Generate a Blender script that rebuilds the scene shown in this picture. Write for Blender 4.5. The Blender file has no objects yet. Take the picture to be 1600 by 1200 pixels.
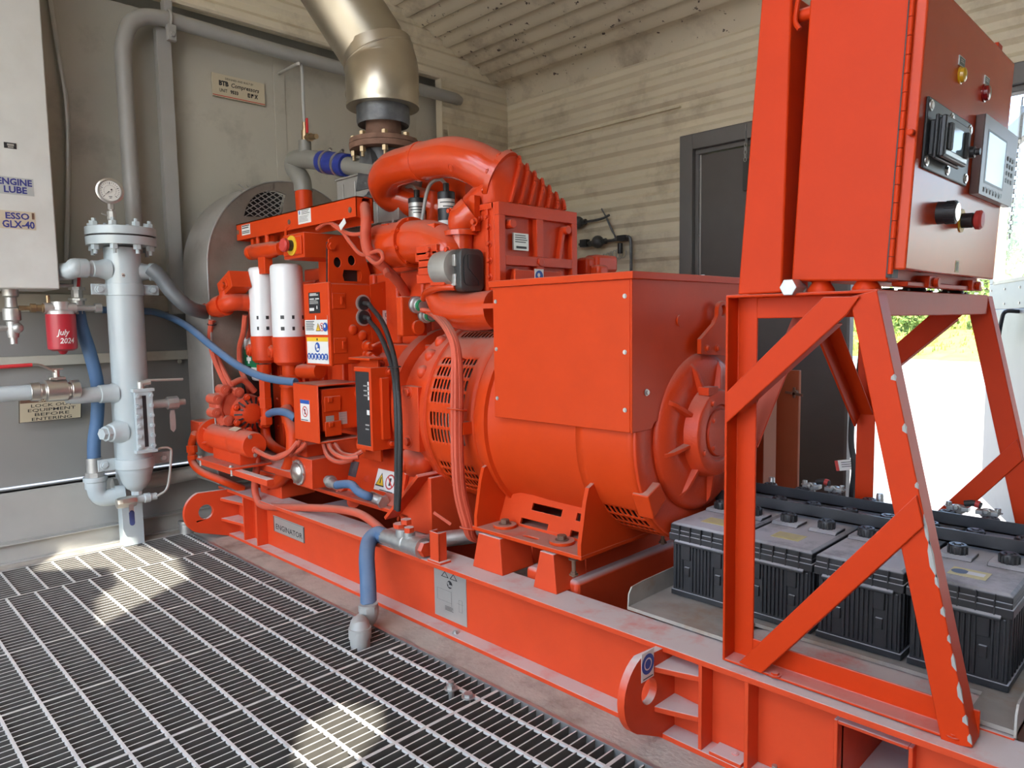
import bpy, bmesh, math, random
from mathutils import Vector, Matrix
from mathutils.geometry import tessellate_polygon
from mathutils.bvhtree import BVHTree
random.seed(7)
SC = bpy.context.scene
COL = SC.collection
PI = math.pi

# ------------------------------------------------------------------ camera
F = 1132.35
YAW, PITCH, ROLL = (math.radians(a) for a in (45.3802, 4.9784, -0.90235))
CAM = Vector((0, 0, 1.55))
_r = Vector((math.cos(YAW), math.sin(YAW), 0)); _f = Vector((-math.sin(YAW), math.cos(YAW), 0)); _u = Vector((0, 0, 1))
FW = math.cos(PITCH)*_f - math.sin(PITCH)*_u
_u2 = math.sin(PITCH)*_f + math.cos(PITCH)*_u
RT = math.cos(ROLL)*_r + math.sin(ROLL)*_u2
UP = -math.sin(ROLL)*_r + math.cos(ROLL)*_u2
cd = bpy.data.cameras.new('camera'); cam = bpy.data.objects.new('camera', cd); COL.objects.link(cam)
cam.matrix_world = Matrix(((RT.x, UP.x, -FW.x, CAM.x), (RT.y, UP.y, -FW.y, CAM.y), (RT.z, UP.z, -FW.z, CAM.z), (0, 0, 0, 1)))
cd.sensor_width = 36; cd.lens = F/1600*36; cd.clip_start = 0.02; cd.clip_end = 400
SC.camera = cam

# ------------------------------------------------------------------ world, sun, exposure
SUN_DIR = Vector((-0.57, 0.30, -0.766)).normalized()
w = bpy.data.worlds.new('sky'); SC.world = w; w.use_nodes = True
nt = w.node_tree; bg = nt.nodes['Background']
sky = nt.nodes.new('ShaderNodeTexSky'); sky.sky_type = 'NISHITA'; sky.sun_disc = False
sky.sun_elevation = math.asin(-SUN_DIR.z); sky.sun_rotation = math.atan2(-SUN_DIR.x, -SUN_DIR.y)
sky.air_density = 1.0; sky.dust_density = 2.5; sky.ozone_density = 1.0
nt.links.new(sky.outputs[0], bg.inputs[0]); bg.inputs[1].default_value = 0.66
sl = bpy.data.lights.new('sun', 'SUN'); sl.energy = 7.5; sl.angle = math.radians(0.6); sl.color = (1, .93, .80)
so = bpy.data.objects.new('sun', sl); COL.objects.link(so)
so.rotation_euler = SUN_DIR.to_track_quat('-Z', 'Y').to_euler(); so.location = (6, -4, 12)
def portal(loc, rot, sx, sy):
    l = bpy.data.lights.new('portal', 'AREA'); l.shape = 'RECTANGLE'; l.size = sx; l.size_y = sy; l.cycles.is_portal = True
    o = bpy.data.objects.new('portal', l); COL.objects.link(o); o.location = loc; o.rotation_euler = rot
portal((-2.4, -3.48, 1.95), (math.radians(90), 0, 0), 6.2, 3.9)          # near doorway, faces +Y
portal((-2.1, 5.8, 1.5), (math.radians(-90), 0, 0), 2.6, 3.0)            # far doorway, faces -Y
vs = SC.view_settings; vs.view_transform = 'Standard'; vs.look = 'None'; vs.gamma = 1; vs.use_curve_mapping = False
vs.exposure = 0.82
SC.cycles.max_bounces = 8; SC.cycles.diffuse_bounces = 5; SC.cycles.glossy_bounces = 4
SC.cycles.sample_clamp_indirect = 6; SC.cycles.caustics_reflective = False; SC.cycles.caustics_refractive = False

# ------------------------------------------------------------------ measuring: a sight line of the photograph met with a known plane
def P(px, py, x=None, y=None, z=None):
    d = (px-800)/F*RT - (py-600)/F*UP + FW
    if x is not None: t = (x-CAM.x)/d.x
    elif y is not None: t = (y-CAM.y)/d.y
    else: t = (z-CAM.z)/d.z
    return CAM + d*t

# ------------------------------------------------------------------ materials
MATS = {}
def mat(name, col, rough=.5, metal=0., noise=.08, nscale=6., dust=None, bump=0., bscale=60., chips=None, stain=None, spec=.5, coat=0., emit=None, alpha=None):
    m = bpy.data.materials.new(name); m.use_nodes = True; t = m.node_tree; N = t.nodes; L = t.links
    b = N['Principled BSDF']; b.inputs['Roughness'].default_value = rough; b.inputs['Metallic'].default_value = metal
    b.inputs['Specular IOR Level'].default_value = spec; b.inputs['Coat Weight'].default_value = coat; b.inputs['Coat Roughness'].default_value = .12
    g = N.new('ShaderNodeNewGeometry')
    n = N.new('ShaderNodeTexNoise'); n.inputs['Scale'].default_value = nscale; n.inputs['Detail'].default_value = 6
    L.new(g.outputs['Position'], n.inputs['Vector'])
    def mixc(fac, a, c):
        mx = N.new('ShaderNodeMix'); mx.data_type = 'RGBA'
        for s, k in ((fac, 0), (a, 6), (c, 7)):
            if hasattr(s, 'links') or hasattr(s, 'is_linked'): L.new(s, mx.inputs[k])
            else: mx.inputs[k].default_value = s if k == 0 else (*s, 1)
        return mx.outputs[2]
    c = mixc(n.outputs['Fac'], tuple(min(1, v*(1-noise*2)) for v in col), tuple(min(1, v*(1+noise*2)) for v in col))
    def thresh(scale, lo, hi, det=8):
        q = N.new('ShaderNodeTexNoise'); q.inputs['Scale'].default_value = scale; q.inputs['Detail'].default_value = det; q.inputs['Roughness'].default_value = .65
        L.new(g.outputs['Position'], q.inputs['Vector'])
        r = N.new('ShaderNodeMapRange'); r.inputs[1].default_value = lo; r.inputs[2].default_value = hi
        L.new(q.outputs['Fac'], r.inputs[0]); return r.outputs[0]
    def mul(a, k):
        q = N.new('ShaderNodeMath'); q.operation = 'MULTIPLY'; L.new(a, q.inputs[0])
        if hasattr(k, 'is_linked'): L.new(k, q.inputs[1])
        else: q.inputs[1].default_value = k
        return q.outputs[0]
    if stain: c = mixc(mul(thresh(stain[2], stain[3], stain[3]+.2), stain[1]), c, stain[0])
    if chips: c = mixc(thresh(chips[1], chips[2], chips[2]+.03), c, chips[0])
    if dust:
        s = N.new('ShaderNodeSeparateXYZ'); L.new(g.outputs['Normal'], s.inputs[0])
        r = N.new('ShaderNodeMapRange'); r.inputs[1].default_value = .35; r.inputs[2].default_value = .95; L.new(s.outputs[2], r.inputs[0])
        c = mixc(mul(mul(r.outputs[0], thresh(4.5, .18, .5)), dust[1]), c, dust[0])
        rr = N.new('ShaderNodeMapRange'); rr.inputs[3].default_value = rough; rr.inputs[4].default_value = .85; L.new(r.outputs[0], rr.inputs[0]); L.new(rr.outputs[0], b.inputs['Roughness'])
    L.new(c, b.inputs['Base Color'])
    if bump:
        q = N.new('ShaderNodeTexNoise'); q.inputs['Scale'].default_value = bscale; q.inputs['Detail'].default_value = 3; L.new(g.outputs['Position'], q.inputs['Vector'])
        bp = N.new('ShaderNodeBump'); bp.inputs['Strength'].default_value = bump; bp.inputs['Distance'].default_value = .01
        L.new(q.outputs['Fac'], bp.inputs['Height']); L.new(bp.outputs[0], b.inputs['Normal'])
    if emit: b.inputs['Emission Color'].default_value = (*emit[0], 1); b.inputs['Emission Strength'].default_value = emit[1]
    MATS[name] = m; return m
DUST = (.36, .24, .19)
OR = mat('orange_paint', (.60, .053, .0085), .38, noise=.05, dust=(DUST, .8), spec=.16, coat=.0, bump=.03, bscale=25)
ORG = mat('orange_gloss', (.60, .052, .008), .20, noise=.05, dust=(DUST, .55), spec=.45, coat=.3, bump=.02, bscale=25)
ORC = mat('orange_casting', (.62, .054, .012), .38, noise=.06, dust=(DUST, .65), spec=.28, coat=.03, bump=.12, bscale=120)
ORS = mat('orange_steel', (.64, .062, .016), .48, noise=.06, dust=((.60, .51, .48), 1.0), chips=((.34, .33, .31), 26, .735), spec=.3, bump=.04, bscale=40)  # dust on top faces, paled further to stand in for top light
ORH = mat('orange_hose', (.56, .085, .040), .62, noise=.08, dust=(DUST, .6), bump=.15, bscale=150)
ORF = mat('orange_stand', (.575, .041, .005), .45, noise=.04, dust=((.55, .40, .36), .5), chips=((.5, .5, .47), 22, .755), spec=.16,
 bump=.03, bscale=30)
PALE = mat('vessel_paint', (.45, .515, .53), .28, noise=.04, coat=.3)
GREYP = mat('grey_pipe_paint', (.37, .37, .345), .42, noise=.05)
ORD = mat('orange_door', (.58, .055, .012), .22, noise=.05, spec=.2, bump=.02, bscale=30)
WALLG = mat('grey_panel', (.49, .47, .395), .45, noise=.06, nscale=2, stain=((.15, .13, .11), .5, 1.7, .55), bump=.02, bscale=8)
WALLD = mat('grey_panel_shaded', (.27, .265, .25), .45, noise=.06, nscale=2, bump=.02, bscale=8)  # wall grey darkened: shade below the girt put into the colour
CREAM = mat('cream_cladding', (.70, .63, .47), .5, noise=.06, nscale=2, stain=((.26, .20, .13), .55, 2.2, .52), chips=((.10, .07, .055), 30, .76))
CEIL = mat('cream_ceiling', (.60, .535, .40), .5, noise=.06, nscale=2, stain=((.17, .12, .085), .75, 1.6, .5), chips=((.06, .042, .035), 15, .625))
DOORG = mat('door_grey', (.115, .105, .098), .5, noise=.06)
FRAMEG = mat('door_frame_grey', (.16, .155, .15), .5, noise=.06)
CONC = mat('concrete', (.42, .385, .33), .9, noise=.12, nscale=9, stain=((.20, .165, .13), .8, 3.5, .5), bump=.3, bscale=50)
PIT = mat('pit_steel', (.15, .145, .13), .8, noise=.2, bump=.2, bscale=30)
GRATE_SIDE = mat('grating_side', (.10, .095, .085), .85, noise=.2, nscale=14)  # darker tone for the sides of the bars
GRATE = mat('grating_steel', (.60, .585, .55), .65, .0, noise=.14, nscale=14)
LEAFD = mat('door_leaf_metal', (.30, .29, .275), .45, .3, noise=.06, nscale=3, stain=((.2, .19, .17), .5, 3, .55))
ALU = mat('aluminium', (.62, .61, .59), .38, .75, noise=.06, nscale=3, stain=((.35, .33, .30), .5, 3, .55))
STL = mat('bright_steel', (.62, .60, .56), .3, .95, noise=.08)
ZINC = mat('zinc_fitting', (.50, .50, .48), .42, .8, noise=.12, nscale=25)
GALV = mat('galvanised', (.46, .46, .44), .45, .75, noise=.12, nscale=12)
JACK = mat('exhaust_cladding', (.52, .465, .36), .30, .9, noise=.12, nscale=5, bump=.05, bscale=7)
DUCT = mat('exhaust_duct', (.43, .385, .29), .36, .85, noise=.08, nscale=3, bump=.04, bscale=5)
RUST = mat('rusty_steel', (.19, .105, .07), .75, .3, noise=.25, nscale=18, bump=.2)
DARKS = mat('dark_scale_steel', (.13, .135, .14), .5, .7, noise=.3, nscale=20, bump=.3, bscale=40)
SHIELD = mat('heat_shield', (.40, .385, .35), .45, .5, noise=.12, nscale=10)
GUARDS = mat('fan_guard_side', (.40, .38, .345), .5, .4, noise=.12, nscale=6, stain=((.25, .2, .16), .4, 5, .55), bump=.1)
GREYD = mat('grey_pipe_dark', (.21, .205, .18), .4, noise=.05)
GUARD = mat('fan_guard_steel', (.25, .215, .18), .45, .5, noise=.14, nscale=6, stain=((.15, .11, .085), .5, 5, .52), bump=.1)
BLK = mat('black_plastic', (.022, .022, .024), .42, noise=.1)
BLKR = mat('black_rubber', (.025, .026, .026), .6, noise=.1)
DKG = mat('dark_grey_cover', (.05, .05, .048), .45, noise=.1)
BATT = mat('battery_case', (.022, .023, .026), .38, noise=.12, dust=((.46, .46, .48), 1.0))  # lid dust, its colour also lifted for daylight falling on top
BARM = mat('hold_down_bar', (.055, .058, .065), .38, .35, noise=.15, nscale=14, chips=((.30, .25, .18), 24, .73))
GRN = mat('conduit_grey', (.10, .11, .115), .45, noise=.1)
BLUEH = mat('blue_hose', (.07, .145, .27), .6, noise=.1, bump=.1, bscale=200, dust=((.25, .28, .33), .5))
BLUES = mat('blue_silicone', (.02, .035, .22), .4)
WHT = mat('white_paint', (.62, .635, .60), .42, noise=.05, stain=((.48, .46, .40), .3, 2, .5), bump=.02, bscale=20)
FILT = mat('white_filter', (.78, .80, .80), .3, noise=.03, coat=.2)
LAB = mat('white_label', (.74, .73, .69), .5, noise=.03)
LABC = mat('cream_label', (.60, .53, .38), .5, noise=.05)
LABT = mat('tan_label', (.52, .45, .33), .55, noise=.15, nscale=14)
LABG = mat('grey_label', (.42, .44, .42), .55, noise=.06)
LABY = mat('yellow_label', (.62, .55, .24), .55, noise=.08, nscale=30)
YEL = mat('yellow_print', (.80, .50, .03), .5, noise=.02)
INK = mat('black_print', (.02, .02, .022), .5, noise=.02)
INKB = mat('blue_lettering', (.03, .035, .20), .5, noise=.02)
BLU = mat('blue_print', (.015, .08, .36), .5, noise=.02)
REDP = mat('red_print', (.55, .05, .04), .5, noise=.02)
REDF = mat('red_filter', (.42, .022, .035), .35, noise=.06, coat=.15)
REDH = mat('red_handle', (.55, .03, .035), .5, noise=.05)
GRNP = mat('green_print', (.01, .20, .08), .5, noise=.02)
BRASS = mat('brass', (.40, .29, .17), .35, .9, noise=.1)
SILV = mat('foil_label', (.52, .51, .47), .38, .55, noise=.06)
AMB = mat('amber_lens', (.72, .40, .01), .2, noise=.02, coat=.4)
REDL = mat('red_lens', (.30, .01, .012), .2, noise=.02, coat=.4)
SCR = mat('screen_glass', (.22, .30, .34), .08, noise=.03, spec=.5)
NAVY = mat('navy_grip', (.02, .028, .09), .45, noise=.05)
HMI = mat('hmi_bezel', (.15, .095, .085), .35, noise=.05)
DIAL = mat('gauge_dial', (.68, .67, .62), .4, noise=.02)
def glass():
    m = bpy.data.materials.new('window_glass'); m.use_nodes = True; t = m.node_tree
    for n in list(t.nodes):
        if n.type != 'OUTPUT_MATERIAL': t.nodes.remove(n)
    o = [n for n in t.nodes][0]; tr = t.nodes.new('ShaderNodeBsdfTransparent'); gl = t.nodes.new('ShaderNodeBsdfGlossy'); mx = t.nodes.new('ShaderNodeMixShader')
    tr.inputs[0].default_value = (.93, .96, .97, 1); gl.inputs['Roughness'].default_value = .05; mx.inputs[0].default_value = .1
    t.links.new(tr.outputs[0], mx.inputs[1]); t.links.new(gl.outputs[0], mx.inputs[2]); t.links.new(mx.outputs[0], o.inputs[0]); return m
GLASS = glass()
def fibre():
    m = bpy.data.materials.new('added_skylight_sheet'); m.use_nodes = True; t = m.node_tree
    for n in list(t.nodes):
        if n.type != 'OUTPUT_MATERIAL': t.nodes.remove(n)
    o = t.nodes[0]; tr = t.nodes.new('ShaderNodeBsdfTranslucent'); tr.inputs[0].default_value = (.80, .82, .84, 1); t.links.new(tr.outputs[0], o.inputs[0]); return m
FIBRE = fibre()

# ------------------------------------------------------------------ mesh builder
EACH = set('door_clamp jacking_screw latch foot_bolt pipe_plug flange_bolt screw cover_boss end_bolt gland gland_ring plug clip base_bolt rubber_mount sprayed_mount terminal_post push_key plate_screw plug_connector green_seal guard_bolt hose_clamp hose_tie rail_bracket engine_hose hose_fitting harness_clamp mounting_band fork_pocket pan_plug deck_plate round_valve line_cock shield_port jacket_seam hood_rib print foil_sticker crosshead'.split())
def frame(axis):
    a = Vector(axis).normalized(); h = Vector((0, 0, 1)) if abs(a.z) < .9 else Vector((1, 0, 0))
    u = a.cross(h).normalized(); return u, u.cross(a).normalized()*-1, a
class MB:
    def __init__(s): s.v = []; s.f = []; s.m = []; s.mi = 0
    def mat(s, i): s.mi = i; return s
    def add(s, vs, fs):
        o = len(s.v); s.v += [tuple(p) for p in vs]
        for f in fs: s.f.append(tuple(i+o for i in f)); s.m.append(s.mi)
        return s
    def box(s, x0, x1, y0, y1, z0, z1):
        x0, x1 = sorted((x0, x1)); y0, y1 = sorted((y0, y1)); z0, z1 = sorted((z0, z1))
        return s.add([(x0,y0,z0),(x1,y0,z0),(x1,y1,z0),(x0,y1,z0),(x0,y0,z1),(x1,y0,z1),(x1,y1,z1),(x0,y1,z1)],
                     [(0,3,2,1),(4,5,6,7),(0,1,5,4),(1,2,6,5),(2,3,7,6),(3,0,4,7)])
    def obox(s, c, a, b, d):
        c = Vector(c); a = Vector(a); b = Vector(b); d = Vector(d)
        if a.cross(b).dot(d) < 0: a = -a
        return s.add([c-a-b-d, c+a-b-d, c+a+b-d, c-a+b-d, c-a-b+d, c+a-b+d, c+a+b+d, c-a+b+d],
                     [(0,3,2,1),(4,5,6,7),(0,1,5,4),(1,2,6,5),(2,3,7,6),(3,0,4,7)])
    def beam(s, p0, p1, side, w, t):
        """flat bar from p0 to p1, width w across 'side', thickness t"""
        p0 = Vector(p0); p1 = Vector(p1); d = (p1-p0); a = d.normalized(); n = Vector(side); n = (n-a*n.dot(a)).normalized(); m = a.cross(n)
        return s.obox((p0+p1)/2, d/2, n*w/2, m*t/2)
    def prism(s, poly, vec):
        n = len(poly); vec = Vector(vec); A = [Vector(p) for p in poly]
        nr = Vector((0, 0, 0))
        for i in range(n): nr += A[i].cross(A[(i+1) % n])
        if nr.dot(vec) < 0: A.reverse()
        B = [p+vec for p in A]
        return s.add(A+B, [tuple(reversed(range(n))), tuple(range(n, 2*n))]+[(i, (i+1) % n, n+(i+1) % n, n+i) for i in range(n)])
    def plate(s, outer, holes, vec):
        """polygon with holes, extruded"""
        vec = Vector(vec); loops = [[Vector(p) for p in outer]]+[[Vector(p) for p in h] for h in holes]
        tris = tessellate_polygon(loops); flat = [p for l in loops for p in l]; n = len(flat)
        s.add(flat+[p+vec for p in flat], [])
        o = len(s.v)-2*n
        for t in tris:
            nr = (flat[t[1]]-flat[t[0]]).cross(flat[t[2]]-flat[t[0]])
            t = t if nr.dot(vec) < 0 else t[::-1]
            s.f.append(tuple(i+o for i in t)); s.m.append(s.mi); s.f.append(tuple(i+o+n for i in t[::-1])); s.m.append(s.mi)
        k = 0
        for li, l in enumerate(loops):
            m = len(l)
            for i in range(m): s.f.append((o+k+i, o+k+(i+1) % m, o+n+k+(i+1) % m, o+n+k+i)); s.m.append(s.mi)
            k += m
        s.fix = True; return s
    def lathe(s, p0, axis, prof, n=28, caps=True, a0=0., a1=2*PI):
        u, v, a = frame(axis); p0 = Vector(p0); full = abs(a1-a0-2*PI) < 1e-6; vs = []; k = n if full else n+1
        for t, r in prof:
            for i in range(k):
                an = a0+(a1-a0)*i/n; vs.append(p0+a*t+(u*math.cos(an)+v*math.sin(an))*r)
        fs = []
        for j in range(len(prof)-1):
            for i in range(n):
                i2 = (i+1) % k; fs.append((j*k+i, j*k+i2, (j+1)*k+i2, (j+1)*k+i))
        if caps and full:
            fs.append(tuple(reversed(range(k)))); fs.append(tuple(range((len(prof)-1)*k, len(prof)*k)))
        s.fix = True
        return s.add(vs, fs)
    def cyl(s, p0, p1, r, r2=None, n=16):
        p0 = Vector(p0); p1 = Vector(p1); d = p1-p0; return s.lathe(p0, d, [(0, r), (d.length, r if r2 is None else r2)], n)
    def ball(s, c, r, n=14, sc=(1, 1, 1)):
        m = n//2; o = len(s.v); vs = []; c = Vector(c)
        for j in range(1, m):
            th = PI*j/m
            for i in range(n): vs.append(c+Vector((r*sc[0]*math.sin(th)*math.cos(2*PI*i/n), r*sc[1]*math.sin(th)*math.sin(2*PI*i/n), r*sc[2]*math.cos(th))))
        vs += [c+Vector((0, 0, r*sc[2])), c-Vector((0, 0, r*sc[2]))]; T = len(vs)-2; fs = []
        for j in range(m-2):
            for i in range(n): fs.append((j*n+i, (j+1)*n+i, (j+1)*n+(i+1) % n, j*n+(i+1) % n))
        for i in range(n): fs.append((T, i, (i+1) % n)); fs.append((T+1, (m-2)*n+(i+1) % n, (m-2)*n+i))
        return s.add(vs, fs)
    def tube(s, pts, r, n=10, sub=5, rs=None):
        """round tube through points (Catmull-Rom)"""
        p = [Vector(q) for q in pts]
        if len(p) > 2 and sub > 1:
            e = [2*p[0]-p[1]]+p+[2*p[-1]-p[-2]]; q = []; R = []
            for i in range(1, len(e)-2):
                for k in range(sub):
                    t = k/sub; a, b, c, d = e[i-1:i+3]
                    q.append(.5*((2*b)+(-a+c)*t+(2*a-5*b+4*c-d)*t*t+(-a+3*b-3*c+d)*t**3))
                    if rs: R.append(rs[i-1]*(1-t)+rs[i]*t)
            q.append(p[-1]); p = q
            if rs: R.append(rs[-1]); rs = R
        vs = []; fs = []; u = None
        for i, c in enumerate(p):
            tg = (p[min(i+1, len(p)-1)]-p[max(i-1, 0)]).normalized()
            if u is None: u = frame(tg)[0]
            u = (u-tg*u.dot(tg)).normalized(); v = tg.cross(u); rr = rs[i] if rs else r
            for k in range(n): vs.append(c+(u*math.cos(2*PI*k/n)+v*math.sin(2*PI*k/n))*rr)
            if i:
                for k in range(n): fs.append(((i-1)*n+k, (i-1)*n+(k+1) % n, i*n+(k+1) % n, i*n+k))
        fs.append(tuple(reversed(range(n)))); fs.append(tuple(range((len(p)-1)*n, len(p)*n)))
        return s.add(vs, fs)
    def torus(s, c, axis, R, r, n=24, m=8, a0=0., a1=2*PI):
        u, v, a = frame(axis); c = Vector(c); full = abs(a1-a0-2*PI) < 1e-6
        pts = [c+(u*math.cos(a0+(a1-a0)*i/n)+v*math.sin(a0+(a1-a0)*i/n))*R for i in range(n+(0 if full else 1))]
        if not full: return s.tube(pts, r, m, 1)
        vs = []; fs = []
        for i in range(n):
            d = (pts[i]-c).normalized()
            for k in range(m): vs.append(pts[i]+(d*math.cos(2*PI*k/m)+a*math.sin(2*PI*k/m))*r)
        for i in range(n):
            for k in range(m): fs.append((i*m+k, i*m+(k+1) % m, ((i+1) % n)*m+(k+1) % m, ((i+1) % n)*m+k))
        s.fix = True
        return s.add(vs, fs)
    def bolt(s, p, axis, r=.011, h=.012, washer=True):
        a = Vector(axis).normalized(); p = Vector(p)
        if washer: s.cyl(p-a*.002, p+a*.003, r*1.45, n=12)
        return s.cyl(p, p+a*h, r, n=6)
    def hull(s, pts):
        bm = bmesh.new()
        for p in pts: bm.verts.new(p)
        r = bmesh.ops.convex_hull(bm, input=bm.verts); 
        for v in [v for v in bm.verts if not v.link_faces]: bm.verts.remove(v)
        bmesh.ops.dissolve_limit(bm, angle_limit=.01, verts=bm.verts, edges=bm.edges)
        bm.verts.index_update(); bmesh.ops.recalc_face_normals(bm, faces=bm.faces)
        s.add([v.co.copy() for v in bm.verts], [tuple(v.index for v in f.verts) for f in bm.faces]); bm.free(); return s
    def text(s, txt, o, u, v, h, width=None, bold=0., align='LEFT', shear=0.):
        cu = bpy.data.curves.new('t', 'FONT'); cu.body = txt; cu.size = 1; cu.resolution_u = 2; cu.offset = bold; cu.align_x = align; cu.shear = shear; cu.space_line = 1.0
        ob = bpy.data.objects.new('t', cu); me = ob.to_mesh(); o = Vector(o); u = Vector(u).normalized(); v = Vector(v).normalized()
        if me and me.vertices:
            xs = [q.co.x for q in me.vertices]; k = h/.70; kx = k
            if width: kx = width/max(1e-6, max(xs)-min(xs))
            s.add([o+u*q.co.x*kx+v*q.co.y*k for q in me.vertices], [tuple(p.vertices) for p in me.polygons])
        ob.to_mesh_clear(); bpy.data.objects.remove(ob); bpy.data.curves.remove(cu); return s
    def mesh(s, name, mats, smooth=True, loc=None):
        me = bpy.data.meshes.new(name); me.from_pydata(s.v, [], s.f)
        for m in (mats if isinstance(mats, (list, tuple)) else [mats]): me.materials.append(m)
        for p, i in zip(me.polygons, s.m): p.material_index = i; p.use_smooth = smooth
        if getattr(s, 'fix', False):
            bm = bmesh.new(); bm.from_mesh(me); bmesh.ops.recalc_face_normals(bm, faces=bm.faces); bm.to_mesh(me); bm.free()
        if smooth: me.set_sharp_from_angle(angle=math.radians(38))
        if loc is not None: me.transform(Matrix.Translation(-Vector(loc)))
        me.update(); return me
    def clusters(s):
        n = len(s.v); par = list(range(n))
        def fd(a):
            while par[a] != a: par[a] = par[par[a]]; a = par[a]
            return a
        for f in s.f:
            for i in f[1:]: par[fd(i)] = fd(f[0])
        g = {}
        for i in range(n): g.setdefault(fd(i), []).append(i)
        bb = []
        for k, idx in g.items():
            q = [s.v[i] for i in idx]; bb.append([[min(c)-.002 for c in zip(*q)], [max(c)+.002 for c in zip(*q)], {k}])
        ch = True
        while ch:
            ch = False
            for i in range(len(bb)):
                for j in range(i+1, len(bb)):
                    if all(bb[i][0][k] <= bb[j][1][k] and bb[j][0][k] <= bb[i][1][k] for k in range(3)):
                        bb[i] = [[min(p) for p in zip(bb[i][0], bb[j][0])], [max(p) for p in zip(bb[i][1], bb[j][1])], bb[i][2] | bb[j][2]]; bb.pop(j); ch = True; break
                if ch: break
        out = []
        for _, _, ks in bb:
            m = MB(); mp = {}
            for f, mi in zip(s.f, s.m):
                if fd(f[0]) in ks:
                    for i in f:
                        if i not in mp: mp[i] = len(m.v); m.v.append(s.v[i])
                    m.f.append(tuple(mp[i] for i in f)); m.m.append(mi)
            if getattr(s, 'fix', False): m.fix = True
            out.append(m)
        return out
    def build(s, name, mats, parent=None, bevel=0., label=None, cat=None, group=None, kind=None, smooth=True):
        if name in EACH and parent is not None:
            cl = s.clusters()
            if len(cl) > 1: return [c._build(name, mats, parent, bevel, label, cat, group, kind, smooth) for c in cl][0]
        return s._build(name, mats, parent, bevel, label, cat, group, kind, smooth)
    def _build(s, name, mats, parent=None, bevel=0., label=None, cat=None, group=None, kind=None, smooth=True):
        xs, ys, zs = zip(*s.v); base = Vector(((min(xs)+max(xs))/2, (min(ys)+max(ys))/2, min(zs)))
        o = bpy.data.objects.new(name, s.mesh(name, mats, smooth, base)); COL.objects.link(o); o.location = base
        if parent is not None:
            o.parent = parent; o.matrix_parent_inverse = Matrix.Translation(-wloc(parent))
        o['wl'] = tuple(base)
        if bevel:
            b = o.modifiers.new('bevel', 'BEVEL'); b.width = bevel; b.segments = 2; b.limit_method = 'ANGLE'; b.angle_limit = math.radians(40); b.harden_normals = False
        tag(o, label, cat, group, kind); return o
def wloc(o): return Vector(o['wl'])
def tag(o, label=None, cat=None, group=None, kind=None):
    for k, v in (('label', label), ('category', cat), ('group', group), ('kind', kind)):
        if v: o[k] = v
    return o
def thing(name, label, cat, loc, group=None):
    o = bpy.data.objects.new(name, None); o.empty_display_size = .05; COL.objects.link(o); o.location = loc; o['wl'] = tuple(Vector(loc)); return tag(o, label, cat, group)
def kids(o): return list(o.children)
def dup(root, off, label=None, parent=None):
    c = root.copy(); COL.objects.link(c)
    if parent is None: c.location = root.location+Vector(off)
    else: c.parent = parent
    if label: c['label'] = label
    for k in root.children: dup(k, None, None, c)
    return c
def by(mb, l, t, r, b, y, d):
    x0 = P(l, (t+b)/2, y=y).x; x1 = P(r, (t+b)/2, y=y).x; z1 = P((l+r)/2, t, y=y).z; z0 = P((l+r)/2, b, y=y).z
    mb.box(x0, x1, y, y+d, z0, z1); return x0, x1, z0, z1
def bx(mb, l, t, r, b, x, d):
    y0 = P(l, (t+b)/2, x=x).y; y1 = P(r, (t+b)/2, x=x).y; z1 = P((l+r)/2, t, x=x).z; z0 = P((l+r)/2, b, x=x).z
    mb.box(x-d, x, y0, y1, z0, z1); return y0, y1, z0, z1
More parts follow.
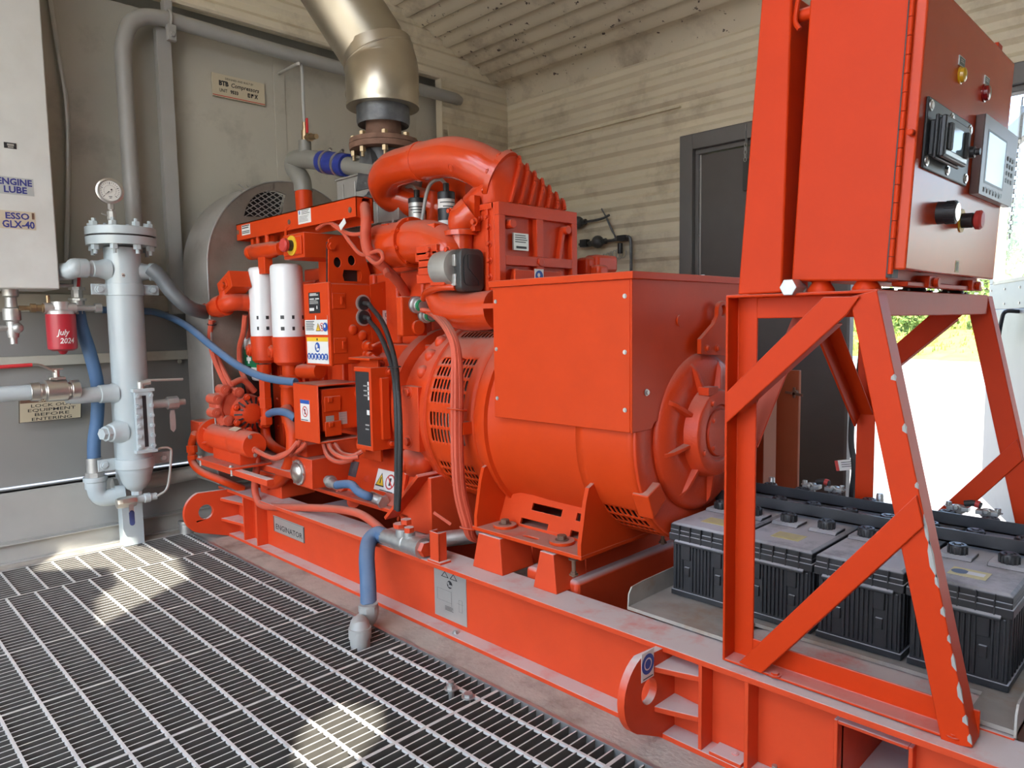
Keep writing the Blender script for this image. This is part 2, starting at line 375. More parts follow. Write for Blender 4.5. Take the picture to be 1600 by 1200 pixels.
class Sheet:
    """flat printed plate: lower-left corner O, unit axes u (right) and v (up)"""
    def __init__(s, O, u, v, W, H, th=.002, bg=0):
        s.O = Vector(O); s.u = Vector(u).normalized(); s.v = Vector(v).normalized(); s.n = s.u.cross(s.v); s.W = W; s.H = H; s.th = th; s.mb = MB(); s.k = 0
        s.mb.mat(bg).obox(s.O+s.u*W/2+s.v*H/2+s.n*th/2, s.u*W/2, s.v*H/2, s.n*th/2)
    def at(s, x, y): return s.O+s.u*x*s.W+s.v*y*s.H+s.n*(s.th+.0004+.0002*s.k)
    def poly(s, pts, mi):
        s.k += 1; s.mb.mat(mi).add([s.at(*p) for p in pts], [tuple(range(len(pts)))]); return s
    def rect(s, x0, y0, x1, y1, mi): return s.poly([(x0, y0), (x1, y0), (x1, y1), (x0, y1)], mi)
    def disc(s, cx, cy, r, mi, n=20):     # r as a share of the height
        a = s.H/s.W; return s.poly([(cx+r*a*math.cos(2*PI*i/n), cy+r*math.sin(2*PI*i/n)) for i in range(n)], mi)
    def warn(s, cx, cy, r, ye, ink):
        a = s.H/s.W
        for q, m in ((1., ink), (.8, ye)): s.poly([(cx-r*a*q, cy-r*.8*q), (cx+r*a*q, cy-r*.8*q), (cx, cy+r*q)], m)
        return s.rect(cx-r*a*.1, cy-r*.4, cx+r*a*.1, cy+r*.4, ink)
    def ban(s, cx, cy, r, red, white, ink):
        a = s.H/s.W; s.disc(cx, cy, r, red); s.disc(cx, cy, r*.8, white); s.rect(cx-r*a*.2, cy-r*.5, cx+r*a*.2, cy+r*.5, ink)
        return s.poly([(cx-r*a*.75, cy+r*.6), (cx-r*a*.6, cy+r*.75), (cx+r*a*.75, cy-r*.6), (cx+r*a*.6, cy-r*.75)], red)
    def lines(s, x0, x1, y0, y1, n, mi, fill=.45):
        d = (y1-y0)/n
        for i in range(n): s.rect(x0, y1-d*(i+fill), x1-(x1-x0)*.25*random.random(), y1-d*i, mi)
        return s
    def text(s, t, x, y, h, mi, bold=0., width=None, align='LEFT', shear=0.):
        s.k += 1; s.mb.mat(mi).text(t, s.at(x, y), s.u, s.v, h*s.H, None if width is None else width*s.W, bold, align, shear); return s
    def build(s, name, mats, parent=None, **k): return s.mb.build(name, mats, parent, smooth=False, **k)
def sheet_y(l, t, r, b, y, **k):      # faces -Y
    a = P(l, (t+b)/2, y=y); c = P(r, (t+b)/2, y=y); z1 = P((l+r)/2, t, y=y).z; z0 = P((l+r)/2, b, y=y).z
    return Sheet((a.x, y, z0), (1, 0, 0), (0, 0, 1), c.x-a.x, z1-z0, **k)
def sheet_x(l, t, r, b, x, **k):      # faces +X
    a = P(l, (t+b)/2, x=x); c = P(r, (t+b)/2, x=x); z1 = P((l+r)/2, t, x=x).z; z0 = P((l+r)/2, b, x=x).z
    return Sheet((x, a.y, z0), (0, 1, 0), (0, 0, 1), c.y-a.y, z1-z0, **k)
def struct(mb, name, m, parent=None, **k):
    return mb.build(name, m, parent, kind=None if parent is not None else 'structure', **k)

# ------------------------------------------------------------------ the building
WX, BY, NY, RX = -5.70, 5.62, -3.5, 2.4           # partition face, far wall, near wall, right end
EZ, RIDGE_Y, SLOPE = 3.97, 1.06, .338
# floor: concrete apron and strip round the pit of the grating
f = MB()
f.box(-6.6, -5.53, NY, BY+.2, -.4, 0); f.box(-5.53, RX, 2.02, BY+.2, -.4, 0); f.box(-.84, RX, NY, 2.02, -.4, 0); f.box(-5.53, -.84, NY, -.25, -.4, 0)
struct(f, 'floor', CONC)
p = MB(); p.box(-5.53, -.84, -.25, 2.02, -.42, -.36)
for x in (-4.4, -3.1, -1.9): p.box(x, x+.12, -.25, 2.02, -.36, -.06)
struct(p, 'floor_pit', PIT)
p = MB(); p.box(-5.53, -.84, 2.005, 2.022, -.06, .004); p.box(-5.545, -5.53, -.25, 2.022, -.06, .004); struct(p, 'trim_1', GALV)
# roof lining: ribbed sheets that run with the ridge, rounded at the eave; unseen holes added in the near slope shape the sun patches
def rib_line(n, pitch, dep):
    out = []; 
    for i in range(n):
        out += [(i*pitch, 0), (i*pitch+pitch*.30, 0), (i*pitch+pitch*.50, dep), (i*pitch+pitch*.80, dep)]
    return out+[(n*pitch, 0)]
def roof_profile(sign):
    ctrl = [(BY, EZ-.16), (BY-.012, EZ-.06), (BY-.05, EZ+.01), (BY-.12, EZ+.055)]
    pts = [(y, z) for y, z in ctrl]; y0, z0 = ctrl[-1]; L = (y0-RIDGE_Y)/math.cos(math.atan(SLOPE)); a = math.atan(SLOPE); n = int(L/.165)
    for s_, d in rib_line(n, L/n, .024): pts.append((y0-s_*math.cos(a)-d*math.sin(a)*0, z0+s_*math.sin(a)-d))
    return pts if sign > 0 else [(2*RIDGE_Y-y, z) for y, z in pts]
rp = roof_profile(1)
r = MB(); n = len(rp)
r.add([(WX-.1, y, z) for y, z in rp]+[(RX, y, z) for y, z in rp], [(i, n+i, n+i+1, i+1) for i in range(n-1)])
r.add([(WX-.1, y, z+.06) for y, z in rp]+[(RX, y, z+.06) for y, z in rp], [(i+1, n+i+1, n+i, i) for i in range(n-1)])
zr = rp[-1][1]
def near_z(y): return zr-(RIDGE_Y-y)*SLOPE
def sun_hole(poly):
    out = []
    for q in poly:
        q = Vector(q); t = 0
        # walk back along the sun ray to the near roof slope
        a = -SUN_DIR; t = (zr-SLOPE*RIDGE_Y+SLOPE*q.y-q.z)/(a.z-SLOPE*a.y); h = q+a*t; out.append((h.x, h.y, h.z))
    return out
holeA = sun_hole([(-5.70, 1.22, .02), (-5.64, 1.60, .02), (-5.0, 1.72, 0), (-4.5, 1.62, 0), (-4.38, 1.40, 0), (-4.12, 1.02, 0), (-4.55, 1.12, 0), (-4.75, 1.30, 0), (-5.1, 1.34, 0), (-5.38, .98, 0), (-5.48, 1.02, 0)])
holeB = sun_hole([(-2.80, 1.62, -.36), (-2.66, 1.72, -.36), (-2.50, 1.62, -.36), (-2.40, 1.40, -.36), (-2.55, 1.28, -.36), (-2.74, 1.42, -.36)])
holeC = sun_hole([(-5.36, 1.09, 1.06), (-5.36, 1.16, 1.06), (-5.36, 1.135, 1.11)])
outer = [(WX-.1, RIDGE_Y, zr), (RX, RIDGE_Y, zr), (RX, NY-.3, near_z(NY-.3)), (WX-.1, NY-.3, near_z(NY-.3))]
SKY = [(-2.9, -3.4), (2.0, -3.4), (2.0, -1.2), (-2.9, -1.2)]
skh = [(x, y, near_z(y)) for x, y in SKY]
r.plate(outer, [holeA, holeB, holeC, skh], (0, 0, .02))
struct(r, 'ceiling', CEIL)
r = MB(); r.prism([(x, y, z+.022) for x, y, z in skh], (0, 0, .004)); struct(r, 'added_skylight', FIBRE)  # unseen translucent sheet added to brighten upward faces
def rib_range(z0, z1, pitch, dep):          # the same ribs everywhere on a wall, cut to a height range
    full = rib_line(int(z1/pitch)+2, pitch, dep); out = []
    for (a, p), (b, q) in zip(full, full[1:]):
        if b <= z0 or a >= z1: continue
        if not out: out.append((max(a, z0), p+(q-p)*(max(a, z0)-a)/(b-a)))
        e = min(b, z1); out.append((e, p+(q-p)*(e-a)/(b-a)))
    return [(s_-z0, d) for s_, d in out]
def clad_y(mb, x0, x1, z0, z1, y, d):       # ribbed sheet on a wall facing -Y, ribs along X
    pr = rib_range(z0, z1, .168, .030); m = len(pr)
    mb.add([(x0, y-q, z0+s_) for s_, q in pr]+[(x1, y-q, z0+s_) for s_, q in pr], [(i, m+i, m+i+1, i+1) for i in range(m-1)])
    mb.box(x0, x1, y+.012, y+d, z0, z1)
b = MB()
clad_y(b, WX-.1, -3.545, 0, EZ-.1, BY, .1); clad_y(b, -3.545, -.72, 3.12, EZ-.1, BY, .1); clad_y(b, -.72, -.1, 0, EZ-.1, BY, .1); clad_y(b, -.1, 1.7, 2.7, EZ-.1, BY, .1); clad_y(b, 1.7, RX, 0, EZ-.1, BY, .1)
struct(b, 'wall_back', CREAM)
t = MB()                                       # lap seams of the sheets
for z in (1.78, 3.37): t.box(WX, -3.55, BY-.034, BY, z, z+.012)
t.box(WX, RX, BY-.021, BY, EZ-.155, EZ-.145)
for x in (-4.74, -4.42):
    for k in range(9): t.bolt((x, BY-.028, 1.55+.26*k), (0, -1, 0), .007, .006, False)
struct(t, 'trim_2', CREAM)
def clad_x(mb, y0, y1, z0, z1, x, top=None):
    pr = rib_range(z0, z1, .168, .030); m = len(pr)
    mb.add([(x+q, y0, z0+s_) for s_, q in pr]+[(x+q, y1, z0+s_) for s_, q in pr], [(m+i, i, i+1, m+i+1) for i in range(m-1)])
    mb.box(x-.06, x-.012, y0, y1, z0, z1)
l = MB()
clad_x(l, 4.69, BY, 0, 3.93, WX); clad_x(l, NY, BY, 3.93, 5.6, WX)
l.box(WX-.06, WX+.032, 4.685, 4.70, 1.4, 3.93)
struct(l, 'wall_left', CREAM)
# flat repair sheet beside the partition opening
q = MB(); c0 = P(700, 195, x=WX+.035); c1 = P(749, 320, x=WX+.035); q.box(WX+.030, WX+.038, c0.y, c1.y, c1.z, c0.z)
for k in range(4):
    for yy in (c0.y+.03, c1.y-.03): q.bolt((WX+.038, yy, c0.z-.06-k*.22), (1, 0, 0), .008, .005, False)
struct(q, 'trim_3', LABC, label='pale patch sheet screwed over the cream ribs')
# grey partition of the cooler bay, set back behind the cladding
GX = -5.82
z9 = P(60, 487, x=GX+.05).z
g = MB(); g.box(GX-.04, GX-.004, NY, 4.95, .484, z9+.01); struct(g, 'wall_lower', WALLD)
g = MB(); g.box(GX-.04, GX, NY, 4.95, z9+.005, 3.875); g.box(GX-.16, GX-.12, NY, 5.2, 3.4, 4.2); g.box(GX-.16, WX-.05, NY, 5.2, 4.16, 4.2); g.box(GX-.20, GX-.14, 4.9, 5.0, 0, 4.2); g.box(GX-.20, WX-.05, 4.95, 5.0, 0, 4.2)  # rear panels added to keep daylight out of the top and side gaps
for y in (-1.2, .35, 3.05, 4.42): g.box(GX, GX+.006, y-.05, y+.05, 1.75, 3.85)
z0 = P(60, 487, x=GX+.05).z; z1 = P(60, 459, x=GX+.05).z; g.box(GX, GX+.05, NY, 4.9, z0, z1)
z2 = P(60, 572, x=GX+.05).z; z3 = P(60, 556, x=GX+.05).z; g.box(GX, GX+.05, NY, 4.9, z2, z3)
for k in range(9): g.bolt((GX+.05, -.3+.6*k, (z2+z3)/2-.05), (1, 0, 0), .012, .01)
struct(g, 'wall_partition', WALLG, bevel=.004)
g = MB(); g.box(-5.76, -5.74, NY, BY, .10, .478); g.box(-5.80, -5.74, NY, BY, .46, .478); g.box(-5.76, -5.70, NY, BY, .0, .135); g.box(-5.70, -5.655, NY, 5.3, .125, .135); g.box(-5.70, -5.655, NY, 5.3, 0, .012)
g.box(-5.70, -5.69, NY, 5.3, 0, .13)
struct(g, 'baseboard_left', GREYP, bevel=.003)
# near wall and right end (behind the photographer)
n_ = MB(); n_.box(-6.6, -5.5, NY-.1, NY, 0, EZ); n_.box(.7, RX, NY-.1, NY, 0, EZ)
struct(n_, 'wall_front', CREAM)
n_ = MB(); n_.prism([(RX, NY, 0), (RX, BY, 0), (RX, BY, EZ), (RX, RIDGE_Y, zr+.05), (RX, NY, EZ)], (.1, 0, 0)); struct(n_, 'wall_right', GALV)
# double doors of the far wall
d = MB(); d.box(-3.545, -3.42, BY-.03, BY+.12, 0, 3.12); d.box(-.85, -.72, BY-.03, BY+.12, 0, 3.12); d.box(-3.42, -.85, BY-.03, BY+.12, 2.99, 3.12)
d.box(-3.42, -3.385, BY+.02, BY+.119, 0, 2.95); d.box(-3.42, -.85, BY+.02, BY+.118, 2.95, 2.99)
struct(d, 'trim_4', FRAMEG, bevel=.004)
d = MB(); d.box(-3.385, -2.11, BY+.045, BY+.10, .04, 2.945); dl = struct(d, 'door_1', DOORG, bevel=.004)
d = MB(); d.box(-3.388, -3.372, BY+.036, BY+.045, .04, 2.945)
for k in range(10): d.bolt((-3.38, BY+.037, .3+k*.28), (0, -1, 0), .006, .005, False)
struct(d, 'edge_strip', ALU, dl)
d = MB(); d.box(-2.122, -2.10, BY+.03, BY+.105, .04, 2.945); struct(d, 'meeting_stile', FRAMEG, dl)
# open leaf, swung out into the yard
H0 = Vector((-.90, BY+.06, 0)); LD = Vector((-.405, .914, 0)).normalized(); LN = Vector((LD.y, -LD.x, 0))*-1
LW = 1.38
def leaf_box(mb, s0, s1, z0, z1, t0, t1):
    mb.obox(H0+LD*(s0+s1)/2+LN*(t0+t1)/2+Vector((0, 0, (z0+z1)/2)), LD*(s1-s0)/2, LN*(t1-t0)/2, Vector((0, 0, (z1-z0)/2)))
d = MB(); leaf_box(d, 0, LW, .03, 1.58, -.03, .03); leaf_box(d, 0, LW, 1.58, 1.78, -.03, .03); leaf_box(d, 0, .16, 1.78, 2.95, -.03, .03); leaf_box(d, LW-.16, LW, 1.78, 2.95, -.03, .03); leaf_box(d, 0, LW, 2.78, 2.95, -.03, .03)
d2 = struct(d, 'door_2', LEAFD, bevel=.005)
d = MB(); leaf_box(d, .15, LW-.15, 1.77, 2.79, -.004, .004); struct(d, 'window_1', GLASS, d2)
d = MB(); leaf_box(d, .13, LW-.13, 1.775, 1.80, -.036, .036); leaf_box(d, .13, .17, 1.78, 2.79, -.036, .036); leaf_box(d, LW-.17, LW-.13, 1.78, 2.79, -.036, .036); struct(d, 'window_trim', LABC, d2)
d = MB()
for s_ in (.08, .5, .9, 1.3):
    for z in (1.62, 1.73): d.obox(H0+LD*s_+LN*(.031)+Vector((0, 0, z)), LD*.008, LN*.004, (0, 0, .008))
struct(d, 'rivet_row', STL, d2, )
d = MB(); hp = H0+LD*.50+LN*(.03); hz = hp.z+1.38
d.tube([hp+Vector((0, 0, 1.56)), hp+LN*.08+Vector((0, 0, 1.56)), hp+LN*.09+LD*.05+Vector((0, 0, 1.50)), hp+LN*.09+LD*.12+Vector((0, 0, 1.36))], .014, 8); struct(d, 'door_handle', BLK, d2)
d = MB(); leaf_box(d, LW-.02, LW+.02, 1.36, 1.62, -.05, .05); struct(d, 'latch', GALV, d2)
# ------------------------------------------------------------------ floor grating panels
BP = .0435
bar_me = {}
def bar_mesh(key, mb):
    if key not in bar_me:
        bar_me[key] = mb.mesh(key, [GRATE, GRATE_SIDE], False)
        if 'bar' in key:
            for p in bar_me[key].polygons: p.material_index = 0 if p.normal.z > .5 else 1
    return bar_me[key]
seams = [-5.525, -4.955, -4.09, -3.44, -2.79, -2.14, -1.49, -.85]
ranks = ['against the grey wall', 'second from the grey wall', 'third from the grey wall', 'under the grey drain elbow', 'with the two-stud clip in it', 'between the clip panel and the stickered lug', 'beside the lug with the blue sticker']
for i in range(7):
    x0, x1 = seams[i]+.003, seams[i+1]-.003; L = x1-x0; n = max(2, round(L/BP)); y0, y1 = -.24, 2.0; off = .0 if i else .068
    t = thing('floor_grating', 'steel bar floor grating panel '+ranks[i], 'grating', ((x0+x1)/2, (y0+y1)/2, -.036))
    for k in range(n+1):
        th = .0035 if 0 < k < n else .0055
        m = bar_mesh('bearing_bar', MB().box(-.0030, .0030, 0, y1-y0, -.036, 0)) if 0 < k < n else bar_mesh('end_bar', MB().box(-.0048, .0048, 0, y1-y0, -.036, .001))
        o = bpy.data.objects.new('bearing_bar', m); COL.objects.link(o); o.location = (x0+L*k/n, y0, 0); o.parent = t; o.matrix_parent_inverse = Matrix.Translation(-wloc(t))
    yy = .049+off
    while yy > y0+.06: yy -= .1425
    while yy < y1-.01:
        if not (i == 3 and 1.9 < yy):
            o = bpy.data.objects.new('cross_rod', bar_mesh('rod%d' % i, MB().box(-L/2, L/2, -.0055, .0055, -.010, .002))); COL.objects.link(o)
            o.location = ((x0+x1)/2, yy, 0); o.parent = t; o.matrix_parent_inverse = Matrix.Translation(-wloc(t))
        yy += .1425
# hold-down clip with its two studs
c = P(705, 1090, z=-.02)
m = MB(); m.box(c.x-.07, c.x+.09, c.y-.05, c.y+.06, -.075, -.06); m.cyl((c.x, c.y, -.06), (c.x, c.y, .05), .013, n=10); m.bolt((c.x, c.y, .02), (0, 0, 1), .02, .018); m.cyl((c.x+.075, c.y+.03, -.06), (c.x+.075, c.y+.03, .012), .012, n=10); m.bolt((c.x+.075, c.y+.03, 0), (0, 0, 1), .02, .016)
m.build('grating_clip', GALV, label='galvanised hold-down clip with two studs between grating bars', cat='clip')
# open pipe stub in the far corner
c = P(292, 832, z=0); m = MB(); m.lathe((c.x, c.y, 0), (0, 0, 1), [(0, .05), (.07, .05), (.075, .056), (.095, .056), (.095, .042), (.02, .042)], 20)
m.build('drain_stub', ZINC, label='short open pipe stub on the floor beside the left skid lug', cat='pipe')
# ------------------------------------------------------------------ skid frame
YC, ZC, ZT = 2.84, 1.05, .355
FY0, FY1, WEB = 2.18, 2.36, 2.26
SK0, SK1 = -5.36, .95
skid = thing('skid_frame', 'long orange steel base frame of I-beams that carries the engine and generator', 'skid', (-2.2, YC, 0))
pk0 = P(1315, 1150, y=WEB).x; pk1 = P(1425, 1175, y=WEB).x; pkt = P(1315, 1124, y=WEB).z
def ibeam(y0, y1, web, hole):
    m = MB(); m.box(SK0, SK1, y0, y1, ZT-.022, ZT); m.box(SK0, SK1, y0, y1, 0, .02)
    o = [(SK0, web, .02), (SK1, web, .02), (SK1, web, ZT-.022), (SK0, web, ZT-.022)]
    m.plate(o, [[(pk0, web, .05), (pk1, web, .05), (pk1, web, pkt-.02), (pk1-.02, web, pkt), (pk0+.02, web, pkt), (pk0, web, pkt-.02)]] if hole else [], (0, .016, 0))
    return m
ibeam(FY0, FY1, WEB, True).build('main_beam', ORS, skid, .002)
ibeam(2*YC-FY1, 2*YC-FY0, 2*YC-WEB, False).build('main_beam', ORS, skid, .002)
m = MB(); e = .012
for a in ((pk0-e, pk0, .05-e, pkt+e), (pk1, pk1+e, .05-e, pkt+e), (pk0, pk1, pkt, pkt+e), (pk0, pk1, .05-e, .05)): m.box(a[0], a[1], WEB-.035, 2*YC-WEB, a[2], a[3])
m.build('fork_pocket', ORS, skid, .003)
for x0, x1, z0, z1 in ((-5.36, -5.22, .02, .345), (-4.35, -4.15, .05, .333), (-3.35, -3.1, .05, .333), (-2.34, -2.02, .03, .395), (-.02, .12, .02, .333)):
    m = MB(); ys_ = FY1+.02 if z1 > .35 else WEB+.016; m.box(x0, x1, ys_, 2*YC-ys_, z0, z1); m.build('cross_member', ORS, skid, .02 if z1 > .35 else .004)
m = MB(); m.box(-1.52, -1.10, FY1-.01, 3.32, ZT-.014, ZT-.002); m.box(-1.24, -.40, FY1-.01, 3.33, ZT-.006, ZT+.006)
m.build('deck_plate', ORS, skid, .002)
def lug(x, ytip, zc, r, hole, ztop):
    """rounded lifting lug, a thick plate standing across the beam"""
    m = MB(); cy = ytip+r; o = [(x, WEB, .02), (x, WEB, ztop), (x, FY0+.01, ztop)]
    o += [(x, cy-r*math.cos(a), zc+r*math.sin(a)) for a in [math.radians(q) for q in range(70, -71, -10)]]
    o += [(x, FY0+.01, .0), ]
    m.plate(o, [[(x, cy+.0+hole*math.cos(a), zc+hole*math.sin(a)) for a in [2*PI*i/20 for i in range(20)]]], (.03, 0, 0))
    return m
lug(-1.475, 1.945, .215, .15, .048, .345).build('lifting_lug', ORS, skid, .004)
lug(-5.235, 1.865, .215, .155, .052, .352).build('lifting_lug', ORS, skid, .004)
for lx, sx in ((-1.445, -1.30), (-5.205, -4.965)):
    for z in (.275, .125):
        m = MB(); m.prism([(lx, FY0-.055, z), (sx, FY0+.012, z-.012), (sx, WEB, z-.012), (lx, WEB, z)], (0, 0, .022)); m.build('lug_gusset', ORS, skid, .003)
for x in (-4.965, -4.76, -1.30, -1.125, .2):
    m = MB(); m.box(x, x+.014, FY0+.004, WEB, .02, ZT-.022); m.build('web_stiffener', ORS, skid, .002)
m = MB(); m.box(-1.255, -1.135, FY0+.002, WEB-.002, .02, .034); m.bolt((-1.18, FY0+.05, .034), (0, 0, 1), .009, .004); m.build('jacking_pad', ORS, skid, .002)
c = P(1202, 1180, y=2.16); m = MB(); m.bolt((c.x, 2.20, .02), (0, 0, 1), .016, .03); m.cyl((c.x, 2.2, .05), (c.x, 2.2, .075), .009)
m.bolt((P(722, 985, z=.02).x, 2.215, .02), (0, 0, 1), .012, .014); m.build('flange_bolt', ZINC, skid)
m = MB()
for k in range(4): m.box(-1.02+k*.42, -1.015+k*.42, WEB-.004, WEB, .29, .315)
for x in (-5.19, -4.95): m.box(x, x+.006, WEB-.006, WEB, .03, .33)
m.build('weld_bead', ORS, skid, kind='stuff')
# plates with writing on the web
def web_sheet(tl, tr, bl):
    a = P(*tl, y=WEB-.003); b = P(*tr, y=WEB-.003); c = P(*bl, y=WEB-.003); return Sheet((a.x, WEB-.001, c.z), (1, 0, 0), (0, 0, 1), b.x-a.x, a.z-c.z)
s = web_sheet((427, 806), (475, 826), (427, 829)); s.rect(.03, .02, .97, .98, 1); s.text('ENGINATOR', .07, .22, .34, 2, .012, .86); s.rect(.0, 1.0, 1.0, 1.06, 1)
s.build('name_plate', [DARKS, SILV, INK], skid, label='metal plate lettered ENGINATOR')
s = web_sheet((678, 885), (728, 902), (678, 958)); s.W *= 1
for x in (.35, .62): s.poly([(x-.12, .86), (x+.12, .86), (x, .99)], 1); s.poly([(x-.08, .875), (x+.08, .875), (x, .965)], 0)
s.disc(.5, .74, .082, 1); s.disc(.46, .76, .03, 0); s.rect(.46, .69, .58, .74, 0)
for a in ((.1, .36, .105, .6), (.1, .36, .55, .363), (.1, .597, .55, .6), (.55, .30, .555, .6), (.78, .26, .785, .5), (.88, .26, .885, .5), (.78, .26, .89, .263), (.78, .50, .89, .503), (.72, .42, .93, .423)): s.rect(*a, 1)
s.lines(.35, .62, .18, .28, 4, 1, .3); s.build('lifting_plate', [SILV, INK], skid, label='silver data plate with lifting diagram')
c = P(1010, 1042, x=-1.443); s = Sheet((-1.4445, 2.045, .265), (0, 1, 0), (0, 0, 1), .075, .105); s.rect(.03, .03, .97, .97, 1); s.disc(.5, .55, .36, 2); s.disc(.5, .55, .22, 1); s.disc(.5, .55, .17, 2); s.rect(.1, .06, .9, .1, 3)
s.O = s.O
s.build('lug_sticker', [LAB, LAB, BLU, INK], skid, label='white sticker with blue round sign')
# mounting blocks for the alternator feet
for x0, x1 in ((-2.61, -2.40), (-2.20, -2.06)):
    m = MB(); m.hull([(x0, 2.285, ZT), (x1, 2.285, ZT), (x0+.03, 2.30, .525), (x1-.03, 2.30, .525), (x0, 2.5, ZT), (x1, 2.5, ZT), (x0+.03, 2.5, .525), (x1-.03, 2.5, .525)])
    m.box(x0+.01, x1-.01, 2.5, 3.35, ZT, .50); m.build('mounting_block', ORS, skid, .004)
m = MB()
for x, y in ((-2.015, 2.35), (-1.99, 3.0)): m.cyl((x, y, .43), (x, y, .53), .009); m.bolt((x, y, .44), (0, 0, 1), .014, .014); m.bolt((x, y, .51), (0, 0, 1), .016, .014)
m.build('jacking_screw', RUST, skid)

# ------------------------------------------------------------------ alternator
alt = thing('alternator', 'big round orange alternator with louvred ring and box housing on top, on the skid', 'generator', (-2.3, YC, .53))
AX = (1, 0, 0)
def ap(x, ph, r): return (x, YC-r*math.cos(ph), ZC+r*math.sin(ph))
def band(m, xs, slots, rows, r, ph0=180, ph1=540, st=2):
    """cylinder wall with open slots: xs edges; slots = indices of open cells; rows = angle ranges"""
    n = int((ph1-ph0)/st); o = len(m.v); k = len(xs); vs = []
    for i in range(n+1):
        for x in xs: vs.append(ap(x, math.radians(ph0+i*st), r))
    fs = []
    for i in range(n):
        a = ph0+(i+.5)*st; a = (a+180) % 360-180
        op = any(lo < a < hi for lo, hi in rows)
        for j in range(k-1):
            if op and j in slots: continue
            fs.append((i*k+j, i*k+j+1, (i+1)*k+j+1, (i+1)*k+j))
    m.add(vs, fs); m.fix = True
    return m
xs = [-3.02, -2.985]; sl_ = []
for q in range(10): sl_.append(len(xs)-1+0); xs += [xs[-1]+.0165, xs[-1]+.0275]
sl_ = [1+2*q for q in range(10)]; xs += [-2.64]
rows = [(-14, -5), (-4, 5), (10, 17), (18, 25), (26, 33), (34, 39), (56, 62), (63, 69), (70, 76), (-52, -47), (-46, -40), (-39, -33), (-32, -27)]
rows = [(a, b) for a, b in rows]
o = band(MB(), xs, sl_, rows, .5).build('louvre_ring', OR, alt); sd = o.modifiers.new('solid', 'SOLIDIFY'); sd.thickness = .005; sd.offset = 0
m = MB(); m.lathe((0, YC, ZC), AX, [(-3.02, .455), (-2.64, .455)], 40, False); m.build('fan_cavity_shade', BLK, alt)  # black drum put in as the shade behind the louvres
m = MB()
for q in range(12): 
    x = -2.98+q*.026; m.prism([ap(x, math.radians(a), .492) for a in (-15, -10, -5, 0, 5)]+[ap(x, math.radians(a), .46) for a in (5, 0, -5, -10, -15)], (.012, 0, 0))
m.build('fan_blades', SILV, alt, kind='stuff')
m = MB(); m.lathe((0, YC, ZC), AX, [(-3.34, .36), (-3.32, .43), (-3.22, .475), (-3.12, .497), (-3.05, .512), (-3.03, .512), (-3.02, .499)], 56, False)
m.build('adapter_ring', ORC, alt)
m = MB(); m.lathe((0, YC, ZC), AX, [(-2.64, .5), (-2.632, .506), (-2.575, .506), (-2.57, .515), (-2.555, .515), (-2.55, .495), (-2.50, .480), (-2.42, .478), (-2.30, .484), (-2.1, .487), (-2.0, .487)], 72, False)
m.build('stator_frame', OR, alt)
xs2 = [-2.0, -1.955]; 
for q in range(8): xs2 += [xs2[-1]+.017, xs2[-1]+.028]
xs2 += [-1.70]
o = band(MB(), xs2, [1+2*q for q in range(8)], [(-66, -60), (-59, -53), (-52, -46), (-45, -38)], .487).build('drive_end_frame', OR, alt); sd = o.modifiers.new('solid', 'SOLIDIFY'); sd.thickness = .005; sd.offset = 0
m = MB(); m.lathe((0, YC, ZC), AX, [(-2.0, .44), (-1.72, .44)], 40, False); m.build('winding_cavity_shade', BLK, alt)  # black drum standing in for shade behind the end slots
m = MB(); m.lathe((0, YC, ZC), AX, [(-1.702, .489), (-1.69, .485), (-1.685, .465), (-1.688, .42), (-1.70, .35)], 64, False)
m.lathe((0, YC, ZC), AX, [(-1.705, .352), (-1.69, .352), (-1.675, .342), (-1.655, .315), (-1.652, .25), (-1.65, .2)], 56, False)
for a in range(9):
    an = math.radians(-12+a*40); e = Vector((0, -math.cos(an), math.sin(an))); tn = Vector((0, math.sin(an), math.cos(an)))
    c0 = Vector((0, YC, ZC)); w_ = .008
    m.hull([c0+e*rr+tn*s_*w_*k+Vector((x, 0, 0)) for rr, x, k in ((.17, -1.618, 1), (.17, -1.67, 2.2), (.29, -1.638, 1), (.325, -1.660, 1.2), (.335, -1.68, 2.2)) for s_ in (-1, 1)])
m.build('end_shield', ORC, alt, .003)
m = MB(); m.lathe((0, YC, ZC), AX, [(-1.67, .205), (-1.61, .192), (-1.592, .185), (-1.588, .175), (-1.588, .125), (-1.60, .12), (-1.60, .104), (-1.588, .10), (-1.586, .0)], 40, False)
for a in range(4):
    an = math.radians(45+90*a); m.bolt(ap(-1.587, an, .083), AX, .009, .007); m.bolt(ap(-1.588, an+.3, .152), AX, .011, .009)
m.box(-1.64, -1.59, YC-.1, YC-.02, ZC+.17, ZC+.205)
m.build('bearing_hub', ORC, alt, .002)
# strap and foot at the drive end
m = MB()
m.hull([ap(x, math.radians(a), r) for x in (-1.735, -1.655) for a, r in ((-25, .50), (-38, .515), (-38, .40), (-25, .40))])
m.build('frame_lug', OR, alt, .006)
